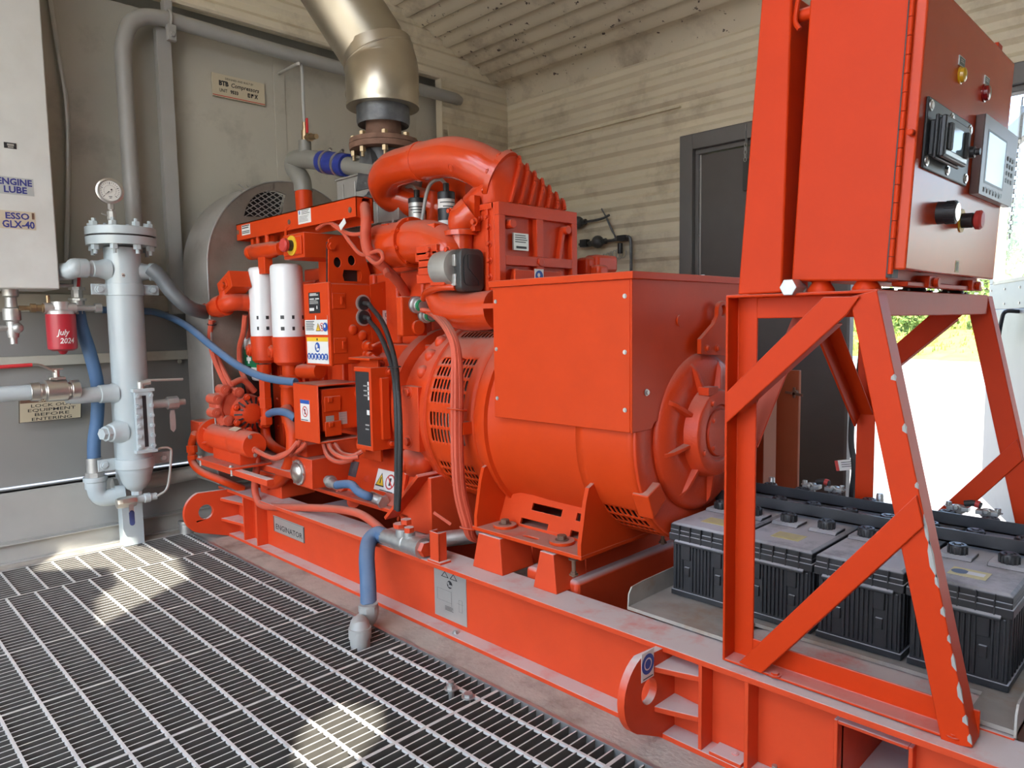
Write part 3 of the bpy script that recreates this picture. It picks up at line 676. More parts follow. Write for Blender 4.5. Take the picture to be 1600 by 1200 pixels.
# terminal housing
TX0, TX1, TY0, TY1, TZ0, TZ1 = -2.475, -1.684, 2.325, 3.36, 1.10, 1.735
m = MB(); m.box(TX0+.004, TX1-.004, TY0+.006, TY1, TZ0+.1, TZ1-.02); m.box(TX0, TX1-.012, TY0, TY0+.01, TZ0, TZ1-.03); m.prism([(TX1-.010, TY0-.002, TZ0), (TX1-.010, TY0+.13, TZ0), (TX1-.010, TY0+.16, TZ0+.03), (TX1-.010, TY1, TZ0+.03), (TX1-.010, TY1, TZ1-.02), (TX1-.010, TY0-.002, TZ1-.02)], (.01, 0, 0))
th = m.build('terminal_box', OR, alt, .003)
m = MB(); m.box(TX0-.014, TX1+.012, TY0-.014, TY1+.01, TZ1-.03, TZ1); m.build('lid', OR, th, .003)
m = MB()
for x in (TX0+.02, TX1-.035):
    for z in (1.19, 1.42, 1.64): m.bolt((x, TY0, z), (0, -1, 0), .0065, .006)
m.bolt((TX1, 2.42, 1.255), AX, .010, .010)
for x, y in ((-1.9, 2.62), (-1.75, 2.95), (-2.2, 2.5)): m.bolt((x, y, TZ1), (0, 0, 1), .012, .01)
m.build('screw', ZINC, th)
m = MB(); m.cyl((TX1, 2.66, 1.54), (TX1+.006, 2.66, 1.54), .024, n=16); m.build('blanking_plug', OR, th)
# lifting eye on the end face
LX = -1.66
def q_(px, py): return P(px, py, x=LX)
cc = q_(1124, 486)
o_ = [q_(1110, 506), q_(1089, 530), q_(1089, 553), q_(1134, 556), q_(1150, 540), q_(1148, 500)]
rr = .045; o_ = o_[::-1]
arc = [Vector((LX, cc.y-rr*math.cos(a), cc.z+rr*math.sin(a))) for a in [math.radians(q) for q in range(170, -11, -20)]]
m = MB(); m.plate([tuple(p) for p in o_+[Vector((LX, cc.y-rr, cc.z-.02))]+arc[::-1]+[Vector((LX, cc.y+rr, cc.z-.02))]], [[(LX, cc.y+.026*math.cos(2*PI*i/16), cc.z+.026*math.sin(2*PI*i/16)) for i in range(16)]], (.02, 0, 0))
for px in (1098, 1114): b_ = q_(px, 544); m.bolt((LX+.02, b_.y, b_.z), AX, .012, .012)
m.box(TX1, LX, cc.y-.03, cc.y+.08, cc.z-.16, cc.z-.04)
m.build('lifting_eye', OR, alt, .003)
# feet
GX0, GX1, FYF = -2.615, -1.955, 2.305
m = MB(); slot = [(-2.285+.035*s1+.012*math.cos(a), 2.36+.012*math.sin(a), .53) for s1, rng in ((1, range(-90, 91, 30)), (-1, range(90, 271, 30))) for a in [math.radians(q) for q in rng]]
m.plate([(GX0-.02, FYF, .53), (GX1+.02, FYF, .53), (GX1+.02, 3.37, .53), (GX0-.02, 3.37, .53)], [slot], (0, 0, .02))
m.build('foot_plate', OR, alt, .004)
for gx in (GX0, GX1):
    arc = [(gx, YC-.487*math.cos(math.radians(a)), ZC+.487*math.sin(math.radians(a))) for a in range(-24, -91, -6)]
    o_ = [(gx, FYF, .55), (gx, FYF, .60), (gx, FYF+.035, .775), (gx, FYF+.055, .835), (gx, FYF+.08, .845)]+arc
    o_ += [(gx, 2*YC-y, z) for _, y, z in reversed(o_)]
    m = MB(); m.plate(o_, [], (.02, 0, 0)); m.build('foot_gusset', OR, alt, .003)
m = MB(); A = Vector((GX0+.02, 2.455, .55)); B = Vector((GX1, 2.455, .55)); T = Vector((0, .08, .20)); W = B-A
def sp(u, v): return A+W*u+T*v
holes = [[sp(a, c), sp(b, c), sp(b, d), sp(a, d)] for a, b, c, d in ((.22, .5, .06, .20), (.72, .95, .06, .20), (.30, .60, .42, .58), (.74, .96, .42, .58))]
m.plate([sp(0, 0), sp(1, 0), sp(1, 1.15), sp(0, 1.15)], holes, Vector((0, .012, -.006))); m.build('vent_strip', OR, alt, .002)
for px, py in ((789, 818), (878, 843)):
    c = P(px, py, z=.566); m = MB(); m.cyl((c.x, c.y, .55), (c.x, c.y, .565), .058, n=24); m.build('washer', OR, alt, .002)
    m = MB(); m.bolt((c.x, c.y, .565), (0, 0, 1), .022, .022); m.build('foot_bolt', RUST, alt)
# ------------------------------------------------------------------ engine
eng = thing('engine', 'orange gas engine covered in pipes, hoses and boxes between fan guard and alternator', 'engine', (-4.1, YC, .36))
def yz(mb, x0, x1, poly): return mb.prism([(x0, y, z) for y, z in poly], (x1-x0, 0, 0))
def sym(poly): return poly+[(2*YC-y, z) for y, z in reversed(poly)]
m = MB(); yz(m, -4.9, -3.28, sym([(2.40, .44), (2.40, .465), (2.47, .475), (2.50, .56), (2.60, .86)]))
for x in (-4.3, -3.62): m.hull([(a, b, c) for a in (x, x+.27) for b, c in ((2.42, .475), (2.46, .475), (2.50, .54), (2.52, .475))])
for k in range(9): m.bolt((-4.8+k*.18, 2.425, .465), (0, 0, 1), .012, .01, False)
m.build('oil_pan', ORC, eng, .008)
m = MB(); yz(m, -4.95, -3.3, sym([(2.56, .84), (2.56, 1.02), (2.60, 1.06), (2.60, 1.42)]))
for k in range(6): m.hull([(x, y, z) for x in (-4.86+k*.26, -4.70+k*.26) for y, z in ((2.56, 1.08), (2.56, 1.34), (2.62, 1.04), (2.62, 1.38))])
m.build('crankcase', ORC, eng, .01)
m = MB()
for k in range(6): m.box(-4.88+k*.25, -4.66+k*.25, 2.64, 3.04, 1.42, 1.86)
m.box(-4.9, -3.4, 2.70, 3.0, 1.42, 1.95); m.build('cylinder_head', ORC, eng, .015)
m = MB(); m.box(-5.06, -4.93, 2.50, 3.2, .50, 1.5); m.box(-5.09, -5.05, 2.58, 3.1, .60, 1.4)
for k in range(5): m.bolt((-5.0, 2.50, .6+.2*k), (0, -1, 0), .014, .012)
m.build('gear_case', ORC, eng, .012)
m = MB(); m.lathe((-5.16, 2.78, 1.0), (1, 0, 0), [(0, .20), (.01, .21), (.03, .19), (.05, .21), (.07, .19), (.09, .21), (.10, .2)], 32); m.build('crank_pulley', DARKS, eng)
# heat shield on the exhaust manifold
m = MB(); x0, x1, z0, z1 = by(m, 527, 270, 622, 352, 2.70, .26)
for px in (537, 556, 590): c = P(px, 300, y=2.70); m.box(c.x-.008, c.x+.004, 2.692, 2.70, z0, z1-.03)
m.box(x0-.01, x1+.01, 2.69, 2.97, z1, z1+.012)
hs = m.build('heat_shield', SHIELD, eng, .006)
m = MB(); c = P(578, 307, y=2.7); m.cyl((c.x, 2.696, c.z), (c.x, 2.70, c.z), .035); c = P(588, 285, y=2.7); m.box(c.x-.008, c.x+.008, 2.692, 2.7, c.z-.13, c.z+.03); m.build('shield_port', BLK, hs)
# ------- charge air: arch pipe, intercooler, plenum, throttle
arch = [P(784, 278, y=2.70), P(763, 267, y=2.67), P(738, 254, y=2.63), P(706, 246, y=2.60), P(672, 250, y=2.58), P(640, 257, y=2.58), P(614, 266, y=2.60), P(602, 284, y=2.65), P(612, 304, y=2.72), P(642, 315, y=2.80), P(680, 322, y=2.88), P(705, 335, y=2.95)]
ra = [.118, .118, .114, .110, .104, .102, .104, .108, .108, .100, .09, .09]
m = MB(); m.tube(arch, .12, 22, 6, ra)
for i, w_ in ((0, .145),):
    d_ = (arch[1]-arch[0]).normalized(); m.lathe(arch[0]-d_*.0, d_, [(-.01, w_), (.02, w_), (.025, .118)], 28)
    u, v, a = frame(d_)
    for k in range(8): m.bolt(arch[0]+(u*math.cos(k*PI/4)+v*math.sin(k*PI/4))*.132+d_*.02, d_, .012, .012)
c0 = arch[5]*.4+arch[4]*.6; d_ = (arch[4]-arch[5]).normalized(); m.lathe(c0, d_, [(-.02, .102), (-.015, .110), (.015, .110), (.02, .102)], 28, False)
c1 = P(638, 250, y=2.58); m.obox(c1, (.06, 0, .01), (0, .03, .02), (-.006, -.02, .03)); m.bolt(c1+Vector((-.03, -.02, .03)), (0, -.5, 1), .012, .02); m.bolt(c1+Vector((.03, -.02, .04)), (0, -.5, 1), .012, .02)
ap_ = m.build('charge_air_pipe', ORG, eng)
m = MB(); c = P(700, 268, y=2.495)
u_ = (P(714, 270, y=2.49)-P(686, 272, y=2.49)).normalized()
m.torus(P(704, 262, y=2.49), (0, -1, -.5), .018, .003, 14, 5)
m.build('cast_mark', OR, ap_)
m = MB(); m.tube([P(752, 296, y=2.98), P(720, 296, y=2.98), P(685, 300, y=3.0)], .13, 20, 3); m.tube([P(680, 300, y=2.85), P(678, 330, y=2.85), P(672, 365, y=2.85)], .05, 12, 3); m.build('inlet_manifold', OR, eng)
def rrect(y0, y1, z0, z1, r): return [(y+r*math.cos(a), z+r*math.sin(a)) for y, z, b in ((y1-r, z1-r, 0), (y0+r, z1-r, 90), (y0+r, z0+r, 180), (y1-r, z0+r, 270)) for a in [math.radians(b+q) for q in (0, 30, 60, 90)]]
IX = -2.72; ID = .30; iy0, iy1 = 2.575, 3.185; iz0, iz1 = 1.62, P(774, 316, x=IX).z
ic = MB(); ic.box(IX-ID, IX-.02, iy0+.015, iy1-.015, iz0, iz1-.01); ic.box(IX-ID-.02, IX-.005, iy0, iy1, iz1-.03, iz1)
for k in range(7):
    y = iy0+.04+k*(iy1-iy0-.08)/6; ic.bolt((IX-.03, y, iz1), (0, 0, 1), .011, .02, False)
for k in range(5):
    ic.bolt((IX-ID+.03+k*(ID-.09)/4, iy0+.01, iz1-.07), (0, -1, 0), .011, .02); ic.bolt((IX-.05, iy0+.012, iz1-.12-.085*k), (0, -1, 0), .012, .02)
for x in (-ID+.02, -ID+.10, -.07): ic.box(IX+x, IX+x+.02, iy0, iy0+.02, iz0, iz1-.03)
for k in range(5): ic.bolt((IX-.03, iy1-.012, iz1-.10-.085*k), (0, 1, 0), .016, .03)
io = ic.build('intercooler', ORC, eng, .004)
m = MB(); t = .035; g_ = .045                                           # end cover with a cross of ribs
ym, zm = (iy0+iy1)/2, (iz1+iz0)/2-.02
zc0 = iz0
m.box(IX-.02, IX, iy0, iy1, zc0, iz1)
for a in ((iy0, iy1, iz1-.065, iz1), (iy0, iy1, zc0, zc0+g_), (iy0, iy0+g_, zc0+g_, iz1-.065), (iy1-g_, iy1, zc0+g_, iz1-.065), (iy0+g_, iy1-g_, iz1-.315, iz1-.265), (ym-.025, ym+.025, iz1-.265, iz1-.065), (ym-.025, ym+.025, zc0+g_, iz1-.315)): m.box(IX, IX+t, *a)
m.build('end_cover', ORC, io, .0025)
m = MB()
for (y_, z_) in ((iy0+.09, iz1-.105), (iy1-.09, iz1-.105), (iy0+.08, iz1-.50), (iy1-.08, iz1-.50)):
    m.cyl((IX, y_, z_), (IX+.05, y_, z_), .024, n=14)
    if y_ < ym and z_ > iz1-.3: continue
    s_ = 1 if y_ < ym else -1; zz = iz1-.27 if z_ > iz1-.3 else iz1-.33
    m.hull([(IX+q, a, b) for q in (0, .03) for a, b in ((y_+s_*.04, zz), (y_+s_*.06, zz), (y_+s_*.0, z_), (y_+s_*.025, z_))])
m.cyl((IX+t, ym, iz1-.29), (IX+t+.008, ym, iz1-.29), .022)
m.build('cover_boss', ORC, io, .003)
s = Sheet((IX+.012, iy0+.115, iz1-.235), (0, 1, 0), (0, 0, 1), .11, .088, .012); s.lines(.08, .92, .38, .9, 4, 1, .4); s.rect(.15, .1, .85, .24, 1); s.build('data_label', [SILV, INK], io)
m = MB(); base = [(x, y, iz1) for x in (IX-ID, IX-.02) for y in (iy0+.03, iy1-.02)]                            # ribbed hood
d_ = (arch[1]-arch[0]).normalized(); u, v, a = frame(d_)
ring = [arch[0]+(u*math.cos(k*PI/10)+v*math.sin(k*PI/10))*.135 for k in range(20)]
hoodmb = m; m.hull(base+ring+[(x, y, iz1+.06) for x in (IX-ID+.01, IX-.04) for y in (iy0+.04, iy1-.03)]); hood = m.build('hood', ORC, io, .01)
m = MB(); top = max(ring, key=lambda p: p.z); rite = max(ring, key=lambda p: p.y); far_ = Vector((IX-.05, iy1-.03, iz1+.06)); st_ = top*.55+rite*.45
bvh = BVHTree.FromPolygons([Vector(p) for p in hoodmb.v], hoodmb.f); nn = Vector((1, -.1, .62)).normalized()
for k in range(7):
    f_ = k/6.2; a = st_.lerp(far_, f_); b = Vector((IX-.012, iy0+.13+f_*(iy1-iy0-.17), iz1+.015)); pts = []
    for q in range(9):
        p = a.lerp(b, q/8); h = bvh.ray_cast(p+nn*.8, -nn)
        if h[0] is not None: pts.append(h[0]+nn*.004)
    for p, q in zip(pts, pts[1:]): m.beam(p, q+(q-p)*.05, nn, .034, .014)
m.build('hood_rib', ORC, io, .002)
# small elbow to the cooler
m = MB(); e_ = [P(721, 398, y=2.55), P(721, 365, y=2.55), P(724, 345, y=2.55), P(738, 332, y=2.58)]; m.tube(e_, .075, 16, 4, [.062, .062, .085, .09]); c = P(721, 366, y=2.55); m.lathe(c-Vector((0, 0, .01)), (0, 0, 1), [(0, .095), (.025, .095), (.03, .08)], 24)
c = P(742, 334, y=2.56); m.obox(c, (.02, 0, 0), (0, .02, 0), (0, 0, .09)); m.bolt(P(742, 347, y=2.53), (0, -1, 0), .015, .02); m.bolt(P(704, 330, y=2.5), (0, -1, 0), .012, .02)
m.build('water_elbow', ORG, eng)
PY = 2.52
pl = [P(598, 386, y=PY), P(622, 383, y=PY), P(648, 379, y=PY), P(676, 379, y=PY), P(697, 390, y=PY), P(705, 412, y=PY), P(704, 432, y=PY)]
m = MB(); m.tube(pl, .15, 24, 5, [.132, .13, .122, .118, .115, .105, .092]); d_ = (pl[2]-pl[1]).normalized()
c = P(645, 379, y=PY); m.lathe(c, d_, [(-.02, .11), (-.02, .142), (.012, .142), (.012, .10)], 32)
u, v, a = frame(d_)
for k in range(8): m.bolt(c+(u*math.cos(k*PI/4+.3)+v*math.sin(k*PI/4+.3))*.126+d_*.012, d_, .011, .012)
for px, py in ((606, 356), (678, 356)): c = P(px, py, y=PY-.05); m.box(c.x-.035, c.x+.03, c.y-.02, c.y+.06, c.z-.06, c.z+.02)
m.build('mixture_plenum', ORG, eng)
m = MB(); c = P(690, 402, y=PY-.08)
for py, w_ in ((392, .09), (402, .10), (413, .072), (424, .076), (436, .088)):
    c = P(690, py, y=PY-.02); m.box(c.x-w_, c.x+w_*.9, c.y-.1, c.y+.1, c.z-.024, c.z+.024)
for px in (672, 700):
    for py in (390, 398): m.bolt(P(px, py, y=PY-.12), (0, -1, 0), .014, .02)
by(m, 672, 428, 694, 446, PY-.14, .03); m.bolt(P(676, 436, y=PY-.14), (0, -1, 0), .008, .01); m.bolt(P(689, 434, y=PY-.14), (0, -1, 0), .008, .01)
m.build('throttle_body', ORC, eng, .006)
m = MB(); lo = [P(690, 440, y=PY), P(692, 462, y=PY), P(706, 480, y=PY), P(735, 487, y=PY), P(775, 484, y=PY+.02)]; m.tube(lo, .12, 20, 5, [.09, .098, .102, .102, .10]); m.tube([P(662, 466, y=2.46), P(668, 456, y=2.42), P(688, 449, y=2.40), P(712, 448, y=2.42)], .020, 10); by(m, 752, 474, 776, 482, PY-.11, .05)
m.build('mixture_elbow', ORG, eng)
# actuator with black cover
AXX = -2.80; c = P(708, 420, x=AXX); ct = thing('throttle_actuator', 'grey throttle actuator with square black cover beside the intercooler', 'actuator', (AXX, c.y, c.z-.2))
cc = P(731, 420, x=AXX)
m = MB(); m.lathe((AXX-.18, cc.y-.03, cc.z+.01), (1, 0, 0), [(0, .088), (.11, .092), (.13, .088)], 28); m.build('housing', SHIELD, ct)
m = MB(); c0 = P(719, 387, x=AXX); c1 = P(757, 456, x=AXX); 
def rrect(y0, y1, z0, z1, r): return [(y+r*math.cos(a), z+r*math.sin(a)) for y, z, b in ((y1-r, z1-r, 0), (y0+r, z1-r, 90), (y0+r, z0+r, 180), (y1-r, z0+r, 270)) for a in [math.radians(b+q) for q in (0, 30, 60, 90)]]
m.prism([(AXX-.06, y, z) for y, z in rrect(c0.y, c1.y, c1.z, c0.z, .035)], (.06, 0, 0)); cv = m.build('cover', DKG, ct, .006)
m = MB(); m.prism([(AXX, y, z) for y, z in rrect(c0.y+.02, c1.y-.02, c1.z+.03, c0.z-.03, .03)], (.005, 0, 0)); w0, w1, zz = c0.y, c1.y, c0.z-c1.z
m.beam((AXX+.006, w0+.05, c0.z-.03), (AXX+.006, w0+.05, c0.z-zz*.45), (0, 1, 0), .008, .006); m.beam((AXX+.006, w0+.05, c0.z-zz*.45), (AXX+.006, w1-.04, c0.z-zz*.75), (0, 1, 0), .008, .006); m.beam((AXX+.006, w1-.04, c0.z-zz*.75), (AXX+.006, w1-.04, c1.z+.03), (0, 1, 0), .008, .006); m.build('cover_panel', BLK, cv)
m = MB()
for z in (c0.z-.06, c1.z+.06): m.box(AXX-.075, AXX-.03, c0.y-.012, c0.y+.012, z-.03, z+.03)
m.build('clip', SILV, ct, .003)
# ignition coils
for i, (px, pt, pb, w_) in enumerate(((608, 319, 346, .052), (652, 310, 338, .052), (698, 300, 340, .050))):
    y = 2.76; a = P(px, pt, y=y); b = P(px, pb, y=y); e = thing('ignition_coil', ['ignition coil nearest the wiring rail', 'middle ignition coil, behind the round flange', 'tallest ignition coil, under the arch pipe'][i], 'coil', (b.x, b.y, b.z), 'ignition coils on the engine head')
    h = a.z-b.z
    m = MB(); m.lathe(b, (0, 0, 1), [(-.10, w_*.9), (-.1, w_), (h*.72, w_)], 20); m.build('body', SILV if i < 2 else LAB, e)
    m = MB(); m.lathe(b, (0, 0, 1), [(h*.72, w_*1.03), (h*.97, w_*1.03), (h, w_*.95)], 20); m.cyl(b+Vector((0, 0, h)), b+Vector((0, 0, h+.05)), .018)
    m.build('cap', BLK, e)
    if i == 2: m = MB(); m.lathe(b, (0, 0, 1), [(-.02, w_*1.03), (.05, w_*1.03)], 20); m.build('base_band', BLK, e)
    m = MB(); r0 = h*.12 if i < 2 else h*.38
    for k in range(3): m.lathe(b, (0, 0, 1), [(r0+h*.16*k, w_*1.012), (r0+h*.16*k+.006, w_*1.012)], 20, False, 3.6-.4*k, 5.2)
    m.lathe(b, (0, 0, 1), [(h*.1, w_*1.01), (h*.62, w_*1.01)], 20, False, 5.35, 5.75); m.build('label_print', INK, e)
    t0 = b+Vector((0, 0, h+.045)); s_ = [(-.16, -.30), (-.17, -.30), (-.18, -.44)][i]
    m = MB(); m.tube([t0, t0+Vector((-.05, -.01, .035)), t0+Vector((-.13, -.03, -.01)), t0+Vector((s_[0], -.05, s_[1]*.5)), t0+Vector((s_[0]-.04, -.08, s_[1]))], .011, 8); m.build('lead', GREYP, e)
    m = MB(); m.cyl(b-Vector((0, 0, .22)), b-Vector((0, 0, .10)), w_*1.25, n=12); m.build('tower', ORC, e)
# ------- boxes on the near side
RY = 2.34; ra_ = P(369, 349, y=RY); rb = P(556, 309, y=RY); rc = P(556, 341, y=RY); re = P(583, 311, x=rb.x)
rail = thing('wiring_rail', 'long orange wiring rail with two white stickers above the white filters', 'cable channel', ((ra_.x+rb.x)/2, RY+.06, rc.z))
m = MB(); ztop = (ra_.z+rb.z)/2; zbot = ztop-(rb.z-rc.z)
m.box(ra_.x, rb.x, RY, RY+.004, zbot, ztop); m.box(ra_.x, rb.x, RY, re.y, ztop-.006, ztop); m.box(ra_.x, ra_.x+.004, RY, re.y, zbot, ztop); m.box(ra_.x, rb.x, re.y-.006, re.y, zbot-.03, ztop)
m.plate([(rb.x-.004, RY, zbot), (rb.x-.004, re.y, zbot-.02), (rb.x-.004, re.y, ztop), (rb.x-.004, RY, ztop)], [[(rb.x-.004, RY+.07+.032*math.cos(a), zbot+.085+.032*math.sin(a)) for a in [PI*q/8 for q in range(16)]]], (.004, 0, 0))
m.box(ra_.x+.01, rb.x-.02, RY+.02, re.y-.02, zbot+.01, ztop-.02)
m.build('channel', OR, rail, .003)
s = sheet_y(378, 351, 391, 367, RY, th=.0015); s.lines(.05, .95, .55, .95, 2, 1, .5); s.lines(.05, .95, .08, .4, 2, 1, .5); s.build('sticker', [LAB, INK], rail)
s = sheet_y(466, 327, 486, 349, RY, th=.0015); s.rect(.08, .7, .16, .95, 2); s.lines(.3, .95, .6, .95, 3, 1, .35); s.lines(.08, .9, .08, .55, 5, 1, .25); s.build('sticker', [LAB, INK, BLU], rail)
m = MB()
for px, py in ((372, 363), (452, 347), (547, 328)): m.bolt(P(px, py, y=RY), (0, -1, 0), .012, .006)
m.build('screw', RUST, rail)
m = MB()
for px in (398, 424): c = P(px, 376, y=RY+.05); m.box(c.x-.02, c.x+.02, RY+.03, RY+.06, c.z-.10, zbot)
m.build('rail_bracket', OR, rail)
# regulator cylinder below the rail
m = MB(); a = P(391, 395, y=2.36); b = P(440, 388, y=2.36); m.lathe(a, b-a, [(0, .035), (.008, .052), (.06, .055), (.07, .05), (.08, .055), ((b-a).length*.75, .055), ((b-a).length*.8, .045), ((b-a).length, .045)], 20); c = (a+b)/2; m.box(c.x-.06, c.x+.04, c.y-.03, c.y+.03, c.z-.16, c.z-.04); m.cyl(b, b+Vector((.10, 0, .03)), .022); m.cyl(c+Vector((.04, 0, .03)), c+Vector((.04, 0, .13)), .018); m.cyl(c-Vector((.1, 0, -.03)), c+Vector((-.1, 0, .12)), .015)
m.tube([b+Vector((.07, 0, .03)), b+Vector((.12, -.02, .12)), b+Vector((.2, 0, .14))], .012, 8); m.build('gas_regulator', OR, eng, .004)
# emergency stop box
EY = 2.27; es = P(460, 404, y=EY); et = thing('stop_button_box', 'small orange box with red push button on yellow ring below the wiring rail', 'stop box', (es.x, EY+.1, es.z))
m = MB(); x0, x1, z0, z1 = by(m, 443, 365, 475, 404, EY, .30); m.box(x0+.015, x1-.015, EY-.012, EY, z0+.02, z1-.02); m.build('case', OR, et, .005)
c = P(459, 384, y=EY); m = MB(); m.cyl((c.x, EY-.018, c.z), (c.x, EY-.012, c.z), .062, n=28); m.build('yellow_ring', YEL, et)
m = MB(); m.cyl((c.x, EY-.05, c.z), (c.x, EY-.018, c.z), .034, n=20); m.build('collar', BLK, et)
m = MB(); m.lathe((c.x, EY-.05, c.z), (0, -1, 0), [(0, .04), (.02, .043), (.03, .036)], 20); m.build('button', REDP, et)
# perforated bracket
BXX = -3.97
def q3(px, py): return P(px, py, x=BXX)
m = MB(); pts = [q3(512, 374), q3(518, 370), q3(552, 365), q3(560, 372), q3(582, 444), q3(574, 448), q3(512, 448)]
hl = [[(BXX, q3(px, py).y+r*math.cos(a), q3(px, py).z+r*1.15*math.sin(a)) for a in [2*PI*k/14 for k in range(14)]] for px, py, r in ((526, 410, .028), (548, 407, .028))]
c = q3(549, 431); hl.append([(BXX, c.y+dy, c.z+dz) for dy, dz in ((-.06, -.035), (.06, -.035), (.07, 0), (.06, .035), (-.06, .035), (-.07, 0))])
m.plate([tuple(p) for p in pts], hl, (.012, 0, 0)); pb = MB(); pb.hull([(BXX-.03-q, p.y*.9+q3(540, 410).y*.1, p.z*.9+q3(540, 410).z*.1) for p in pts for q in (0, .01)]); m.bolt(q3(516, 385)+Vector((.012, 0, 0)), (1, 0, 0), .022, .02); m.cyl(q3(547, 381)+Vector((.012, 0, 0)), q3(547, 381)+Vector((.016, 0, 0)), .03)
m.box(BXX-.5, BXX, q3(560, 372).y, q3(560, 372).y+.02, q3(548, 448).z, q3(548, 372).z)
pbk = m.build('perforated_bracket', OR, eng); pb.build('hole_shade', BLK, pbk)  # black plate added behind the holes as the shade of the cavity
# junction box with stickers
JY = 2.24; j0 = P(476, 505, y=JY); j1 = P(515, 505, y=JY); jt = P(495, 442, y=JY).z; jb = P(497, 571, y=JY).z; jd = P(580, 500, x=j1.x).y
jb_ = thing('junction_box', 'orange junction box with white pictogram stickers and black cables from its side', 'junction box', ((j0.x+j1.x)/2, JY+.1, jb))
m = MB(); m.box(j0.x+.006, j1.x-.02, JY+.02, jd, jb+.005, jt-.004); m.box(j1.x-.012, j1.x-.002, JY+.02, jd, jb+.01, jt-.01); m.build('case', OR, jb_, .004)
m = MB(); m.box(j0.x, j1.x, JY, JY+.022, jb, jt); m.build('door', OR, jb_, .006)
m = MB()
for z in (jt-.11, jb+.12): m.box(j1.x-.002, j1.x+.004, JY+.022, JY+.11, z-.045, z+.045); m.box(j1.x+.004, j1.x+.014, JY+.075, JY+.09, z-.02, z+.025)
m.build('latch', OR, jb_, .002)
s = Sheet((j0.x+.065, JY-.001, jt-.180), (1, 0, 0), (0, 0, 1), .13, .125); s.lines(.12, .88, .82, .95, 2, 1, .6); s.rect(.1, .66, .5, .71, 1); s.rect(.62, .66, .95, .71, 1); s.lines(.1, .9, .42, .62, 4, 1, .3); s.rect(.72, .2, .8, .36, 1); s.rect(.08, .12, .5, .26, 1); s.build('data_plate', [INK, LAB], jb_)
s = Sheet((j0.x+.01, JY-.001, jb+.185), (1, 0, 0), (0, 0, 1), j1.x-j0.x-.03, .115); s.rect(0, .78, .48, 1, 2); s.rect(.52, .78, 1, 1, 2); s.lines(.05, .46, .2, .72, 6, 1, .45); s.warn(.60, .38, .24, 3, 1); s.ban(.77, .4, .22, 4, 0, 1); s.disc(.92, .4, .23, 5); s.disc(.90, .45, .09, 0); s.build('sticker', [LAB, INK, OR, YEL, REDP, BLU], jb_)
s = Sheet((j0.x+.025, JY-.001, jb+.012), (1, 0, 0), (0, 0, 1), j1.x-j0.x-.045, .158); s.rect(0, .84, 1, 1, 1); s.disc(.5, .92, .05, 2); s.disc(.5, .62, .19, 3); s.disc(.47, .66, .07, 0); s.rect(.46, .5, .58, .58, 0)
for k in range(6): s.disc(.09+.164*k, .27, .125, 3); s.disc(.09+.164*k, .29, .05, 0); s.rect(.07+.164*k, .18, .11+.164*k, .28, 0)
s.build('sticker', [LAB, YEL, INK, BLU], jb_)
gl = [P(567, 474, x=j1.x), P(567.5, 496, x=j1.x)]
m = MB()
for c in gl: m.lathe(c, (1, 0, 0), [(0, .052), (.008, .052), (.01, .042)], 22)
m.build('gland_ring', SILV, jb_)
m = MB()
for c in gl: m.lathe(c+Vector((.0, 0, 0)), (1, 0, 0), [(.009, .043), (.016, .04)], 20)
m.build('gland', BLK, jb_)
m = MB()
for px, py, r in ((552, 515, .032), (567, 524, .032)): m.ball(P(px, py, x=j1.x), r, 12, (.5, 1, 1))
for px, py in ((573, 541), (574, 556)): c = P(px, py, x=j1.x); m.lathe(c, (1, 0, 0), [(0, .038), (.015, .038), (.02, .026), (.05, .024)], 14)
m.build('plug', OR, jb_)
m = MB()
m.tube([P(574, 541, x=j1.x)+Vector((.05, 0, 0)), P(588, 538, x=j1.x+.06), P(600, 533, x=j1.x+.03)], .009, 8); m.tube([P(574, 556, x=j1.x)+Vector((.05, 0, 0)), P(592, 564, x=j1.x+.08), P(612, 574, x=j1.x+.05), P(640, 576, x=j1.x+.0), P(650, 565, x=j1.x)], .014, 8); m.build('thin_cable', ORH, jb_)
m = MB()
cb = [(gl[0]+Vector((.01, 0, 0)), [(580, 480), (598, 504), (611, 540), (619, 575), (621, 600), (625, 660), (625, 740), (622, 798)]), (gl[1]+Vector((.01, 0, 0)), [(578, 502), (592, 520), (606, 552), (614, 578), (617, 600), (620, 660), (620, 740), (619, 796)])]
for st, pts in cb:
    n_ = len(pts); m = MB(); m.tube([st, st+Vector((.05, 0, -.005))]+[P(px, py, y=gl[0].y-(.24 if k > 4 else .05*k)) for k, (px, py) in enumerate(pts)], .0145, 10)
    m.build('black_cable', BLKR, jb_)
m = MB(); c = P(616, 573, y=gl[0].y-.16); m.torus(c, (0, 0, 1), .034, .004, 16, 6); m.build('cable_tie', BLK, jb_)
# back plate beside it with sticker
m = MB(); a = P(580, 445, x=j1.x-.01); b = P(618, 440, x=j1.x-.01); c = P(620, 640, x=j1.x-.01)
m.plate([(j1.x-.01, jd, a.z), (j1.x-.01, b.y-.03, b.z+.01), (j1.x-.01, b.y, b.z-.04), (j1.x-.01, c.y, c.z), (j1.x-.01, jd, c.z)], [], (.012, 0, 0)); m.bolt(P(599, 454, x=j1.x+.002), (1, 0, 0), .008, .004); bp_ = m.build('mounting_plate', OR, eng)
s = sheet_x(604-6, 485, 604+7, 507, j1.x+.003, th=.0015); s.poly([(.25, .8), (.75, .8), (.7, .55), (.3, .55)], 1); s.poly([(.32, .77), (.68, .77), (.63, .58), (.37, .58)], 0); s.rect(.47, .3, .53, .55, 1); s.poly([(.35, .35), (.65, .35), (.5, .2)], 1); s.build('sticker', [LAB, INK], bp_)
